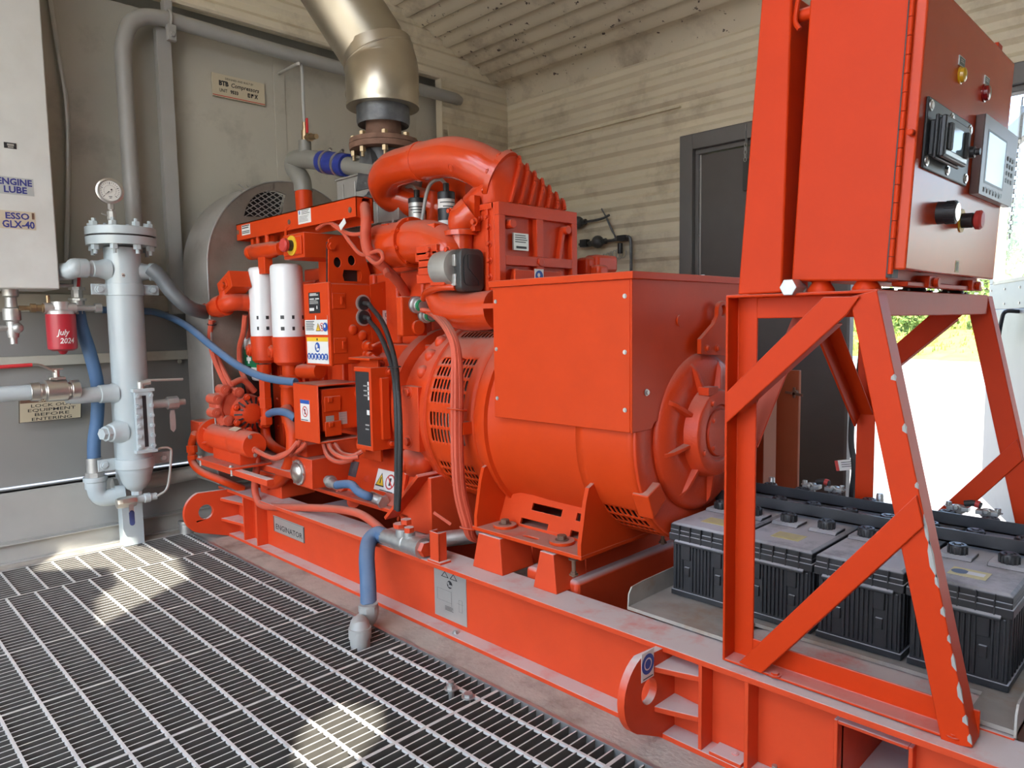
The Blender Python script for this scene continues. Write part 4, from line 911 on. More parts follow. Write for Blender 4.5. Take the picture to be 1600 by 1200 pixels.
# connector box with glands
CX = -3.30; m = MB(); y0, y1, z0, z1 = bx(m, 628, 463, 668, 525, CX, .055); cbx = m.build('connector_box', OR, eng, .01)
m = MB(); m.cyl(P(652, 512, x=CX), P(652, 512, x=CX)+Vector((.02, 0, 0)), .042, n=20); m.build('blank_cap', OR, cbx, .004)
m = MB()
for px, py in ((649, 476), (663, 491)): c = P(px, py, x=CX); m.lathe(c, (1, -.2, -.1), [(0, .048), (.03, .048), (.035, .04), (.06, .038), (.065, .03), (.10, .028)], 20)
m.build('plug_connector', ZINC, cbx)
m = MB()
for px, py in ((649, 476), (663, 491)): c = P(px, py, x=CX); m.lathe(c+Vector((.065, -.013, -.007)), (1, -.2, -.1), [(0, .034), (.03, .034)], 16)
m.build('green_seal', GRNP, cbx)
# ------- white filters and their heads
fl = []
for i, (px, pt, pb, hw) in enumerate(((412.5, 417, 525, 19.5), (451.5, 412, 526, 24.5))):
    y = 2.38; b = P(px, pb, y=y); t_ = P(px, pt, y=y); r_ = hw*1.0/F*(b-CAM).dot(FW)/1.0; h = t_.z-b.z
    e = thing('oil_filter', ['slimmer white spin-on filter, the one nearer the fan guard', 'wider white spin-on filter, the one next to the junction box'][i], 'filter', b, 'white spin-on filters on the engine')
    m = MB(); m.lathe(b, (0, 0, 1), [(0, r_*.985), (.01, r_), (h*.93, r_), (h*.97, r_*.96), (h*.99, r_*.85), (h, r_*.6), (h, 0.001)], 32); m.build('canister', FILT, e)
    m = MB()
    for k, a in enumerate((3.75, 4.4, 5.1)):
        for z in (.055, .13): m.lathe(b, (0, 0, 1), [(z-.012, r_*1.004), (z+.012, r_*1.004)], 3, False, a+.06*k, a+.06*k+.16+.08*((k+i) % 2))
    m.build('print', INK, e)
    m = MB(); m.lathe(b, (0, 0, 1), [(-.19, r_*.75), (-.17, r_*.98), (-.02, r_*1.04), (0, r_*1.05), (0, r_*.9)], 28)
    m.lathe(b+Vector((-r_*.75, -r_*.55, -.10)), (-.25, -1, 0), [(-.04, .045), (.035, .045), (.04, .036), (.05, .034), (.052, .016)], 18)
    m.build('filter_head', ORC, eng); fl.append((b, r_))
# pipes under the filters
b, r_ = fl[0]; m = MB(); top_ = Vector((b.x+.02, b.y-.02, b.z-.2)); m.cyl(top_, top_+Vector((0, 0, -.06)), .05, n=16); m.cyl(top_+Vector((0, 0, -.06)), top_+Vector((0, 0, -.24)), .042, n=6); m.cyl(top_+Vector((0, 0, -.24)), top_+Vector((0, 0, -.31)), .046, n=6); m.cyl(top_+Vector((0, 0, -.31)), top_+Vector((0, 0, -.38)), .036, n=16); m.cyl(top_+Vector((0, 0, -.37)), top_+Vector((0, 0, -.43)), .045, n=6)
m.tube([top_+Vector((0, 0, -.42)), P(414, 665, y=b.y), P(417, 685, y=b.y), P(428, 698, y=b.y+.02), P(446, 708, y=b.y+.1)], .034, 12); m.build('oil_pipe', OR, eng)
b, r_ = fl[1]; m = MB(); m.cyl((b.x, b.y, b.z-.19), (b.x, b.y, b.z-.28), .055, n=20); m.cyl((b.x, b.y, b.z-.26), (b.x, b.y, b.z-.34), .075, n=10); m.tube([(b.x, b.y, b.z-.3), P(452, 620, y=b.y), P(454, 660, y=b.y)], .056, 16); m.tube([P(470, 580, y=2.42), P(500, 580, y=2.45)], .05, 14, 2); m.build('oil_pipe', OR, eng)
m = MB(); m.tube([P(447, 640, y=2.34), P(457, 672, y=2.30), P(457, 712, y=2.28), P(446, 740, y=2.28), P(427, 754, y=2.3), P(402, 742, y=2.36)], .047, 16); m.build('drain_pipe', OR, eng)
# guard bracket, module and controller
GY = 2.16; m = MB(); x0, x1, z0, z1 = by(m, 459, 600, 497, 690, GY, .012); m.box(x0, x1+.0, GY, GY+.30, z1-.012, z1); m.box(x0, x1, GY, GY+.3, z0, z0+.012); m.box(x0, x0+.012, GY, GY+.3, z0, z1)
gd = m.build('guard_bracket', OR, eng, .006)
s = sheet_y(470, 625, 484, 658, GY, th=.0015); s.rect(0, .82, 1, 1, 1); s.ban(.5, .45, .26, 2, 0, 3); s.lines(.05, .95, .02, .08, 1, 3, .6); s.build('sticker', [LAB, BLU, REDP, INK], gd)
m = MB(); m.box(x0+.03, x1-.02, GY+.04, GY+.34, z0+.07, z1-.03)
c = x1-.02
for z in (z1-.12, z1-.27): m.box(c, c+.012, GY+.05, GY+.16, z-.045, z+.045); m.box(c+.012, c+.022, GY+.07, GY+.10, z+.01, z+.04)
md = m.build('ignition_module', OR, eng, .004)
for (a, b) in ((.06, .11), (.15, .2)): s = Sheet((c+.001, GY+a, z0+.10), (0, 1, 0), (0, 0, 1), .055, .06 if a < .1 else .075); s.lines(.1, .9, .1, .9, 4, 1, .4); s.build('foil_sticker', [SILV, LABG], md)
m = MB(); m.box(x1-.02, x1+.22, 2.44, 2.456, z1-.47, z1+.16); m.box(x1-.06, x1+.25, 2.36, 2.46, z1+.14, z1+.155)
for z in (z1-.06, z1-.36): m.box(x1+.06, x1+.15, 2.38, 2.46, z-.05, z+.05); m.bolt((x1+.105, 2.38, z), (0, -1, 0), .02, .025)
m.build('support_plate', OR, eng, .004)
KY = 2.26; k0 = P(556, 640, y=KY).x; k1 = P(581, 640, y=KY).x; kt = P(568, 574, y=KY).z; kb = P(568, 702, y=KY).z; kd = P(616, 640, x=k1).y
ecu = thing('engine_controller', 'black engine control unit with orange ribbed cover behind the black cables', 'controller', ((k0+k1)/2, KY+.1, kb))
m = MB(); m.box(k0, k1-.01, KY, kd-.02, kb+.02, kt-.02); kc = m.build('case', BLK, ecu, .008)
s = Sheet((k1-.075, KY-.001, kb+.10), (1, 0, 0), (0, 0, 1), .06, .34, .001); s.rect(.72, .55, .95, .85, 1)
for k in range(3): s.disc(.835, .62+.08*k, .014, 0); s.rect(.05, .61+.08*k, .6, .63+.08*k, 2)
s.rect(.5, .3, .95, .38, 1); s.lines(.2, .9, .0, .14, 2, 2, .3); s.build('front_print', [BLK, LAB, GREYP], kc)
m = MB(); m.box(k1-.012, k1+.008, KY-.006, kd, kb, kt); m.box(k1+.008, k1+.03, KY+.05, kd-.05, kb+.06, kt-.06); m.box(k0, k1, KY-.004, KY+.02, kt-.025, kt); m.box(k0, k1, KY-.004, KY+.02, kb, kb+.025)
for z in (kb+.03, kt-.03): m.bolt((k1+.008, kd-.035, z), (1, 0, 0), .016, .02)
m.build('cover', OR, ecu, .01)
# pan sticker, sight dome box, oil hose
m = MB(); x0, x1, z0, z1 = by(m, 457, 715, 487, 760, 2.24, .30); c = P(470, 703, y=2.27); m.box(c.x-.03, c.x+.09, 2.26, 2.38, z1, z1+.08); m.cyl((c.x+.02, 2.25, z1+.05), (c.x+.02, 2.26, z1+.05), .03); dm = m.build('oil_level_regulator', ORC, eng, .008)
c = P(467.5, 738, y=2.24); m = MB(); m.lathe((c.x, 2.24, c.z), (0, -1, 0), [(0, .082), (.012, .082), (.016, .07)], 28)
for k in range(6): m.bolt((c.x+.076*math.cos(k*PI/3), 2.228, c.z+.076*math.sin(k*PI/3)), (0, -1, 0), .008, .008, False)
m.build('sight_ring', ZINC, dm)
m = MB(); m.ball((c.x, 2.226, c.z), .068, 20, (1, .5, 1)); m.build('sight_dome', STL, dm)
m = MB(); a = P(512, 750, y=2.30); m.lathe(a, (1, -.1, -.08), [(0, .03), (.03, .03), (.035, .04), (.05, .04), (.055, .03), (.13, .028)], 14); b = P(597, 783, y=2.40); m.cyl(b, b+Vector((-.09, -.02, .02)), .03); m.cyl(b, b+Vector((.02, 0, -.005)), .04, n=6); m.build('hose_fitting', ZINC, eng)
m = MB(); m.tube([a+Vector((.12, -.01, -.01)), P(548, 757, y=2.30), P(560, 768, y=2.31), P(574, 775, y=2.34), b+Vector((-.08, -.02, .015))], .026, 12)
m.build('oil_hose', BLUEH, label='short blue hose from the dome box to the oil pan', cat='hose')
m = MB(); m.cyl(P(552, 784, y=2.44), P(552, 784, y=2.49), .04, n=18); m.cyl(P(574, 748, y=2.5), P(574, 748, y=2.56), .022, n=8); m.cyl(P(620, 755, y=2.48), P(620, 755, y=2.56), .02, n=8); m.build('pan_plug', ORC, eng)
pn = Vector((0, -.30, .10)).normalized(); pv = Vector((0, .10, .30)).normalized()
c = P(584, 764, y=2.488); s = Sheet(c, (1, 0, 0), pv, .21, .13); s.warn(.25, .48, .36, 1, 2); s.ban(.72, .5, .36, 3, 0, 2); s.rect(.3, .02, .95, .06, 2); s.build('warning_sticker', [LAB, YEL, INK, REDP], eng, label='sticker with yellow triangle and red ban circle')
c = P(536, 741, y=2.50); s = Sheet(c, (1, 0, 0), pv, .15, .10); s.build('maker_plate', [DARKS], eng)
# rear engine feet, housing lugs
m = MB(); x0, x1, z0, z1 = by(m, 628, 604, 654, 704, 2.33, .30)
for py in (613, 690): c = P(638, py, y=2.33); m.bolt(c, (0, -1, 0), .024, .02)
rh = m.build('housing_lug', ORC, eng, .012)
m = MB(); m.ball(P(650, 722, y=2.42), .085, 14, (1.5, 1, 1)); m.ball(P(632, 726, y=2.36), .045, 12); m.hull([(x, y, z) for x in (-3.3, -3.05) for y, z in ((2.40, .80), (2.40, .90), (2.7, .70), (2.7, 1.0))])
m.lathe((0, YC, ZC), AX, [(-3.46, .38), (-3.44, .47), (-3.36, .47), (-3.34, .4)], 40)
c = P(652, 560, y=2.5); 
for an in (28, 40, 52, 64): q = Vector(ap(-3.12, math.radians(an), .49)); m.ball(q, .04, 10, (1, 1, 1))
m.build('flywheel_housing', ORC, eng)
m = MB(); FYY = 2.40
m.prism([tuple(P(px, py, y=FYY)) for px, py in ((672, 742), (678, 838), (634, 826), (624, 806), (662, 752))], (0, .02, 0)); a = P(657, 742, y=FYY-.06); b = P(606, 808, y=FYY-.06); m.beam(a+Vector((.01, .05, 0)), b+Vector((.01, .05, 0)), (0, 1, 0), .16, .02)
c0 = P(676, 745, y=FYY); c1 = P(678, 838, y=FYY); m.box(c0.x-.005, c0.x+.02, FYY-.03, FYY+.5, c1.z, c0.z); m.box(c1.x-.35, c1.x+.05, FYY-.06, FYY+.3, ZT, ZT+.02)
for px, py in ((635, 740), (642, 760)): c = P(px, py, y=2.5); m.beam(c, c+Vector((-.09, 0, -.3)), (0, 1, 0), .02, .02)
m.build('rear_foot', ORS, eng, .003)
m = MB(); m.box(-4.92, -4.6, 2.30, 2.56, ZT, ZT+.16); m.box(-4.86, -4.66, 2.36, 2.56, ZT+.16, .56); m.cyl((-4.78, 2.30, ZT+.09), (-4.78, 2.27, ZT+.09), .05); m.build('front_foot', ORS, eng, .006)
# ------- front end: charging alternator, water pipes, motor
m = MB(); c = P(388, 645, x=-4.98); m.lathe(c-Vector((.16, 0, 0)), (1, 0, 0), [(0, .09), (.02, .13), (.15, .135), (.19, .12), (.22, .07), (.23, .05)], 28)
for k in range(7): an = k*.9; m.bolt(c+Vector((.05, .12*math.cos(an), .12*math.sin(an))), (1, 0, 0), .018, .02)
ca = m.build('charging_alternator', ORC, eng, .004)
m = MB()
for k in range(16): an = 2*PI*k/16; e = Vector((0, math.cos(an), math.sin(an))); m.beam(c+Vector((.066, 0, 0))+e*.075, c+Vector((.038, 0, 0))+e*.120, (0, -e.z, e.y), .011, .008)
m.build('vent_slot', BLK, ca, kind='stuff')
m = MB(); c2 = P(354, 632, x=-5.02)
for k in range(7): an = 2*PI*k/7; m.cyl(c2+Vector((-.05, .10*math.cos(an), .11*math.sin(an))), c2+Vector((.05+.03*(k % 2), .10*math.cos(an), .11*math.sin(an))), .036, n=10); m.bolt(c2+Vector((.05+.03*(k % 2), .10*math.cos(an), .11*math.sin(an))), (1, 0, 0), .018, .014)
m.lathe(c2-Vector((.06, 0, 0)), (1, 0, 0), [(0, .1), (.08, .1), (.1, .06)], 20); m.tube([P(362, 600, x=-5.0), P(380, 594, x=-5.0), P(398, 612, x=-5.0)], .022, 10); m.tube([P(350, 612, x=-5.0), P(342, 640, x=-5.0), P(350, 662, x=-5.0)], .03, 10); m.build('water_pump', ORH, eng)
m = MB(); m.box(-5.14, -5.10, 2.3, 3.0, .85, 1.25); m.build('drive_belt', BLKR, eng)
mt = P(398, 696, y=2.12); ms = Vector((P(336, 681, y=2.12).x, 2.12, 0)); ms.z = mt.z
mot = thing('prelube_motor', 'orange cylindrical electric motor lying on a bracket low in front of the fan guard', 'motor', ((mt.x+ms.x)/2, 2.12, mt.z-.12))
L = mt.x-ms.x; m = MB(); m.lathe(ms, (1, 0, 0), [(.0, .10), (.02, .088), (L*.55, .090), (L*.56, .086), (L*.60, .086), (L*.61, .092), (L*.7, .092), (L*.71, .088), (L*.98, .088), (L, .08), (L, .001)], 36); mb_ = m.build('motor_body', ORC, mot)
m = MB(); m.lathe(ms, (1, 0, 0), [(-.02, .128), (.012, .128), (.014, .12)], 36)
for k in range(6): an = k*PI/3+.4; m.hull([ms+Vector((x, rr*math.cos(an+d), rr*math.sin(an+d))) for x, rr in ((.0, .12), (0, .08), (.06, .086)) for d in (-.05, .05)])
m.build('flange', ORC, mot)
m = MB(); 
for dy, dz in ((-.03, .06), (.0, -.065)): m.bolt((mt.x, 2.12+dy, mt.z+dz), (1, 0, 0), .01, .008)
m.build('end_bolt', ZINC, mb_)
s = Sheet((mt.x-.28, 2.07, mt.z+.083), (1, 0, 0), Vector((0, .9, .35)), .11, .045, .003); s.build('rating_plate', [LABT], mb_)
m = MB(); m.box(ms.x+.10, mt.x-.10, 2.06, 2.2, mt.z-.14, mt.z-.06); m.box(ms.x+.0, mt.x-.05, 1.98, 2.26, mt.z-.155, mt.z-.14); m.build('foot', ORC, mot, .003)
m = MB()
for x in (ms.x+.02, mt.x-.1): m.bolt((x, 2.0, mt.z-.14), (0, 0, 1), .014, .012); m.cyl((x, 2.0, mt.z-.2), (x, 2.0, mt.z-.15), .009)
m.build('foot_bolt', ZINC, mot)
m = MB(); m.box(ms.x+.02, mt.x+.4, 2.0, 2.05, mt.z-.195, mt.z-.155); m.box(ms.x+.02, mt.x+.35, 2.22, 2.5, mt.z-.20, mt.z-.157); m.build('motor_bracket', ORS, mot, .003)
m = MB(); pc = ms+Vector((-.09, 0, .02)); m.box(pc.x-.10, pc.x+.07, 2.02, 2.24, pc.z-.03, pc.z+.09); m.build('pump_head', ORC, mot, .008)
m = MB(); m.tube([pc+Vector((-.03, -.10, -.01)), P(304, 680, y=2.0), P(300, 692, y=2.0), P(300, 708, y=2.0), P(301, 722, y=2.0), P(315, 737, y=2.02), P(350, 752, y=2.12), P(380, 764, y=2.25)], .028, 12); e = P(300, 700, y=2.0); m.cyl(e+Vector((0, 0, .02)), e-Vector((0, 0, .03)), .04, n=8); m.cyl(e+Vector((0, 0, -.05)), e-Vector((0, 0, .08)), .036, n=8); m.build('suction_pipe', OR, mot)
m = MB(); a = Vector((mt.x, 2.12-.0, mt.z-.03)); m.lathe(a, (1, 0, 0), [(0, .022), (.02, .022), (.02, .014)], 14); m.tube([a+Vector((.01, 0, 0)), P(416, 712, y=2.12), P(432, 716, y=2.12), P(450, 708, y=2.15), P(466, 690, y=2.2)], .016, 8); m.build('motor_lead', ORH, mot)
# water tee with tilted box, at the hose end
m = MB(); a = P(318, 488, y=2.12); b = P(352, 476, y=2.18); d_ = (b-a); m.lathe(a, d_, [(0, .05), (.02, .058), (.05, .058), (.055, .05), (.11, .05), (.115, .06), (.16, .06), (.17, .075), (d_.length, .078)], 20); m.tube([b-d_*.1, b+d_*.25, P(376, 472, y=2.26), P(392, 474, y=2.34), P(398, 480, y=2.5)], .062, 16); m.tube([b+Vector((0, 0, -.02)), b+Vector((.03, .02, .08)), b+Vector((.04, .03, .16))], .062, 16, 3); m.cyl(b+Vector((.04, .03, .10)), b+Vector((.04, .03, .13)), .075); m.cyl(b+Vector((.04, .03, .14)), b+Vector((.04, .03, .19)), .055, n=8); m.build('thermostat_tee', ORC, eng)
m = MB(); c = P(366, 446, y=2.22); r_ = Matrix.Rotation(math.radians(-22), 3, 'Y'); m.obox(c, r_ @ Vector((.11, 0, 0)), Vector((0, .07, 0)), r_ @ Vector((0, 0, .06))); m.obox(c+Vector((0, -.072, 0)), r_ @ Vector((.05, 0, 0)), Vector((0, .006, 0)), r_ @ Vector((0, 0, .03))); m.bolt(c+Vector((.01, -.075, 0)), (0, -1, 0), .018, .015); m.build('sensor_box', OR, eng, .006)
for i, pts in enumerate(([(330, 500, 2.12), (328, 530, 2.12), (334, 558, 2.13), (350, 595, 2.16), (368, 628, 2.2), (384, 655, 2.25), (398, 690, 2.3)], [(334, 500, 2.15), (333, 530, 2.15), (340, 560, 2.16), (356, 592, 2.18), (374, 622, 2.22), (392, 656, 2.28), (402, 680, 2.34)], [(383, 492, 2.3), (380, 520, 2.3), (374, 545, 2.3), (376, 575, 2.3), (386, 600, 2.3), (390, 618, 2.34)], [(392, 480, 2.34), (392, 510, 2.36), (388, 530, 2.38), (380, 560, 2.4)])):
    m = MB(); m.tube([P(px, py, y=y) for px, py, y in pts], .019, 8); m.build('engine_hose', ORH, eng)
m = MB()
for px, py, y in ((331, 507, 2.13), (370, 624, 2.2), (378, 629, 2.22)): m.torus(P(px, py, y=y), (.2, 0, 1), .028, .005, 14, 6)
m.build('hose_tie', BLK, eng)
# green and white rinse bottle sticker box
EY2 = 2.36; c = P(395, 562, y=EY2); eb = thing('first_aid_box', 'white box with green panel behind the filters', 'box', (c.x, EY2+.05, P(395, 597, y=EY2).z))
m = MB(); x0, x1, z0, z1 = by(m, 381, 527, 405, 595, EY2, .10); m.build('case', LAB, eb, .02)
s = Sheet((x0+.004, EY2-.001, z0+.1), (1, 0, 0), (0, 0, 1), x1-x0-.008, .13); s.rect(.2, .35, .5, .55, 1); s.rect(.3, .2, .4, .75, 1); s.build('panel', [GRNP, LAB], eb)
# loose harness under the module
for k, pts in enumerate(([(512, 690, 2.25), (520, 706, 2.2), (540, 716, 2.2), (560, 714, 2.25)], [(522, 692, 2.28), (534, 708, 2.24), (552, 712, 2.24), (566, 705, 2.28)], [(505, 690, 2.25), (512, 712, 2.22), (530, 722, 2.22), (552, 718, 2.26)], [(470, 686, 2.2), (462, 700, 2.2), (446, 708, 2.2), (425, 716, 2.16)], [(480, 690, 2.2), (472, 700, 2.2), (455, 712, 2.2)])):
    m = MB(); m.tube([P(*q[:2], y=q[2]) for q in pts], .014, 8); m.build('loose_wire', ORH, eng)
# main harnesses
h1 = [P(570, 322, x=rb.x+.005), P(572, 345, y=RY+.0), P(571, 375, y=RY), P(578, 398, y=RY+.02), P(600, 418, y=RY+.1), P(622, 440, y=RY+.2), P(636, 462, y=RY+.3)]
m = MB(); m.tube(h1, .030, 10); m.tube([P(520, 352, y=2.36), P(535, 362, y=2.36), P(548, 380, y=2.36), P(566, 398, y=2.36), P(592, 392, y=2.34), P(598, 404, y=2.33), P(588, 412, y=2.33), P(574, 402, y=2.34)], .012, 8); m.tube([P(495, 358, y=2.36), P(515, 348, y=2.36), P(545, 365, y=2.36), P(570, 365, y=2.36)], .012, 8); m.tube(h1[2:5]+[P(606, 430, y=2.42)], .02, 8)
m.build('wiring_harness', ORH, eng)
s = Sheet(P(533, 360, y=2.33), (.8, 0, .5), (-.5, 0, .8), .07, .035, .003); s.build('cable_tag', [LAB], eng)
h2 = [P(662, 484, x=CX+.10), P(680, 492, x=CX+.2), P(699, 512, y=2.32), P(712, 545, y=2.29), P(714, 600, y=2.27), P(714, 690, y=2.27), P(718, 765, y=2.27), P(730, 815, y=2.30), P(737, 838, y=2.34), P(752, 845, y=2.42)]
m = MB()
for k in range(7): an = 2*PI*k/7; m.tube([p+Vector((.014*math.cos(an), .014*math.sin(an), 0))*(1.5 if 3 < i < 8 else 1) for i, p in enumerate(h2)], .0135, 6, 5)
m.build('main_harness', ORH, eng)
m = MB()
for p in (P(714, 640, y=2.27), P(712, 560, y=2.31), P(733, 825, y=2.31), P(674, 489, x=CX+.17)): m.torus(p, (0, .2, 1), .045, .005, 18, 6)
c = P(718, 668, y=2.30); m.box(c.x-.03, c.x+.05, 2.28, 2.36, c.z-.03, c.z+.03); m.build('harness_clamp', OR, eng)
# vent pipe and hose along the skid
m = MB(); m.tube([P(402, 700, y=2.2), P(401, 730, y=2.18), P(398, 760, y=2.18), P(402, 780, y=2.18), P(415, 791, y=2.19), P(470, 793, y=2.22), P(520, 795, y=2.24), P(560, 802, y=2.25), P(585, 818, y=2.26), P(600, 832, y=2.26)], .024, 10); m.build('skid_conduit', ORH, eng)
# ------------------------------------------------------------------ drain valve group on the skid, blue drain hose
VY = 2.20
vt = thing('drain_tee', 'grey pipe tee with plugs and a blue hose on the skid edge', 'pipe fitting', (P(640, 850, y=VY).x, VY, ZT))
a = P(601, 838, y=VY); b = P(662, 857, y=VY); d_ = b-a
m = MB(); m.lathe(a, d_, [(0, .042), (.12, .044), (.122, .05), (.2, .05), (.205, .045), (d_.length*.8, .05), (d_.length, .055)], 20); m.cyl((a+b)/2, (a+b)/2+Vector((.0, .0, .075)), .04); m.tube([b-d_*.12, b-d_*.12+Vector((0, .1, .01)), b-d_*.12+Vector((.1, .26, .02)), b-d_*.12+Vector((.2, .5, .02))], .042, 12); m.cyl(b-d_*.35, b-d_*.35+Vector((0, 0, .065)), .032, n=12)
m.build('tee_body', ZINC, vt)
m = MB(); m.cyl(b-d_*.01, b+d_.normalized()*.03, .04, n=6); m.cyl((a+b)/2+Vector((-.03, 0, .075)), (a+b)/2+Vector((-.03, 0, .095)), .035, n=8); m.cyl((a+b)/2+Vector((.0, .02, .095)), (a+b)/2+Vector((0, .02, .12)), .03, n=6); m.cyl(b-d_*.35+Vector((0, 0, .065)), b-d_*.35+Vector((0, 0, .09)), .028, n=6)
m.build('pipe_plug', ORS, vt)
m = MB(); c = b-d_*.12+Vector((.02, .2, .06)); m.beam(c+Vector((.0, 0, .02)), c+Vector((-.08, -.05, .08)), (0, 0, 1), .016, .005); m.build('lever', ORH, vt)
m = MB(); c = P(683, 877, y=2.20); h = .155
m.box(c.x-.045, c.x+.03, 2.19, 2.196, ZT, ZT+h); m.box(c.x-.045, c.x-.039, 2.19, 2.24, ZT, ZT+h); m.box(c.x+.024, c.x+.03, 2.19, 2.24, ZT, ZT+h); m.box(c.x-.055, c.x+.05, 2.18, 2.25, ZT, ZT+.012)
m.build('stub_channel', ORS, skid, .002)
m = MB(); m.tube([a+d_*.02, P(590, 834, y=VY-.01), P(577, 845, y=VY-.06), P(573, 870, y=VY-.13), P(575, 910, y=2.02), P(576, 950, y=1.96)], .042, 14); m.build('drain_hose', BLUEH, label='blue hose arching from the tee on the skid down to the grating', cat='hose')
c = P(576, 952, y=1.955); m = MB(); g0 = P(563, 1005, z=0)
m.tube([c+Vector((0, 0, .03)), c-Vector((0, 0, .03)), Vector((c.x-.03, c.y-.03, c.z-.08)), Vector((g0.x, g0.y, .08)), Vector((g0.x, g0.y, -.08))], .048, 14); m.lathe((g0.x, g0.y, .03), (0, 0, 1), [(0, .055), (.05, .055)], 18); m.cyl(c+Vector((0, 0, -.01)), c+Vector((0, 0, .02)), .052, n=8)
m.build('drain_elbow', GREYP, label='grey painted elbow with hose collar passing down through the grating', cat='pipe fitting')
# ------------------------------------------------------------------ exhaust
EX = P(600, 222, y=YC); ex, ey = EX.x, EX.y; exh = thing('exhaust_stack', 'shiny clad exhaust elbow and duct rising from the engine to the roof', 'exhaust', (ex, ey, EX.z))
def zr_(py): return up_z(ex, ey, py)
def up_z(x, y, py):
    lo, hi = -1, 7
    for _ in range(50):
        mm = (lo+hi)/2; d = Vector((x, y, mm))-CAM; v = 600-F*d.dot(UP)/d.dot(FW)
        if v > py: lo = mm
        else: hi = mm
    return lo
ctr = Vector((ex, ey, 0)); W_ = (Vector((ex, ey, 2.7))-CAM).dot(FW)
zf = zr_(221); m = MB(); m.lathe((ex, ey, zf-.07), (0, 0, 1), [(-.34, .17), (-.28, .14), (-.1, .115), (-.03, .125), (-.0, .15)], 28); m.hull([(ex+x, ey+y, zf-.07-.25*k) for x, k in ((-.12, 1), (.12, 1), (.05, 0), (-.05, 0)) for y in (-.15, .1)]); m.build('outlet_neck', DARKS, exh)
m = MB(); m.lathe((ex, ey, zf-.065), (0, 0, 1), [(0, .14), (0, .222), (.03, .226), (.034, .226), (.036, .15)], 40); m.lathe((ex, ey, zf-.028), (0, 0, 1), [(0, .15), (.0, .226), (.03, .222), (.03, .12)], 40); fl_ = m.build('flange', RUST, exh)
for k in range(8):
    an = 2*PI*k/8+.2; m = MB(); x, y = ex+.195*math.cos(an), ey+.195*math.sin(an); m.cyl((x, y, zf-.13), (x, y, zf+.03), .011, n=8); m.cyl((x, y, zf-.10), (x, y, zf-.068), .021, n=6); m.cyl((x, y, zf+.002), (x, y, zf+.026), .021, n=6); m.build('flange_bolt', BRASS, exh)
zc_ = zr_(178); zj = zr_(192)
m = MB(); m.lathe((ex, ey, zf), (0, 0, 1), [(0, .125), (.03, .118), (zj-zf, .112), (zc_-zf+.1, .112)], 32, False); m.build('rusty_cone', RUST, exh)
m = MB(); m.lathe((ex, ey, zj-.02), (0, 0, 1), [(.03, .11), (0, .165), (.02, .172), (.10, .172), (.14, .17), (.14, .1)], 36); m.build('inner_collar', DARKS, exh)
def Pw(px, py): d = (px-800)/F*RT-(py-600)/F*UP+FW; return CAM+d*W_
z0 = zr_(168); path = [Vector((ex, ey, z0)), Vector((ex, ey, z0+.13)), Pw(596, 108), Pw(587, 74)]
m = MB(); m.tube(path, .25, 36, 6, [.228, .236, .24, .236]); m.lathe((ex, ey, z0-.005), (0, 0, 1), [(0, .21), (0, .235), (.02, .236), (.02, .23)], 40); jk = m.build('elbow_jacket', JACK, exh)
m = MB()
for (px, py, tx) in ((592, 92, -.42), (596, 120, -.22), (598, 148, -.08)):
    c = Pw(px, py); ax = (UP+RT*tx).normalized(); m.torus(c, ax, .236, .006, 40, 6)
m.build('jacket_seam', JACK, jk)
m = MB(); q0 = Pw(588, 84); q1 = Pw(489, -70); m.lathe(q0, q1-q0, [(0, .20), (.05, .228), ((q1-q0).length, .228)], 44, False); m.tube([q0, q1], .21, 20, 1); m.build('duct', DUCT, exh)
# ------------------------------------------------------------------ coolant pipe with blue coupling
CY = 2.74; cp = thing('coolant_pipe', 'grey coolant elbow pipe with blue rubber coupling and small brass valve above the fan guard', 'pipe', (P(474, 325, y=CY).x, CY, P(474, 325, y=CY).z))
m = MB(); m.tube([P(474, 300, y=CY), P(471, 280, y=CY), P(459, 262, y=CY), P(462, 250, y=CY), P(480, 249, y=CY), P(512, 253, y=CY)], .066, 18); c = P(477, 240, y=CY); m.cyl(c-Vector((0, 0, .03)), c+Vector((0, 0, .09)), .045); m.build('elbow', GREYD, cp)
m = MB(); m.tube([P(474, 298, y=CY), P(476, 330, y=CY), P(477, 350, y=CY)], .062, 18, 2); m.build('orange_section', OR, cp)
m = MB(); a = P(505, 253, y=CY); b = P(544, 259, y=CY); m.tube([a, b], .078, 22, 1); m.build('blue_coupling', BLUES, cp)
m = MB(); d_ = b-a
for k in (.25, .72): m.lathe(a+d_*k, d_, [(-.014, .08), (-.014, .083), (.014, .083), (.014, .08)], 24); m.cyl(a+d_*k+Vector((0, 0, .08)), a+d_*k+Vector((.03, 0, .09)), .012)
m.build('hose_clamp', STL, cp)
m = MB(); m.tube([b-d_*.1, P(572, 264, y=CY), P(600, 268, y=CY)], .06, 18, 2); m.build('outlet_pipe', GREYD, cp)
m = MB(); v0 = P(477, 222, y=CY); m.cyl(v0, v0+Vector((0, 0, .08)), .026); m.cyl(v0+Vector((0, 0, .08)), v0+Vector((0, 0, .14)), .017); m.lathe(v0+Vector((0, 0, .03)), (1, 0, -.12), [(0, .02), (.05, .02), (.05, .03), (.08, .03), (.08, .02), (.16, .018)], 12); m.build('bleed_valve', BRASS, cp)
m = MB(); m.beam(v0+Vector((.07, -.02, .05)), v0+Vector((.07, -.02, .15)), (1, 0, 0), .022, .008); m.build('valve_handle', REDH, cp)
m = MB(); m.tube([v0+Vector((0, 0, .13)), P(474, 160, y=CY), P(472, 110, y=CY), P(469, 100, y=CY), P(462, 101, y=CY-.02), P(436, 115, x=GX+.02)], .012, 8); m.build('bleed_tube', GREYP, cp)
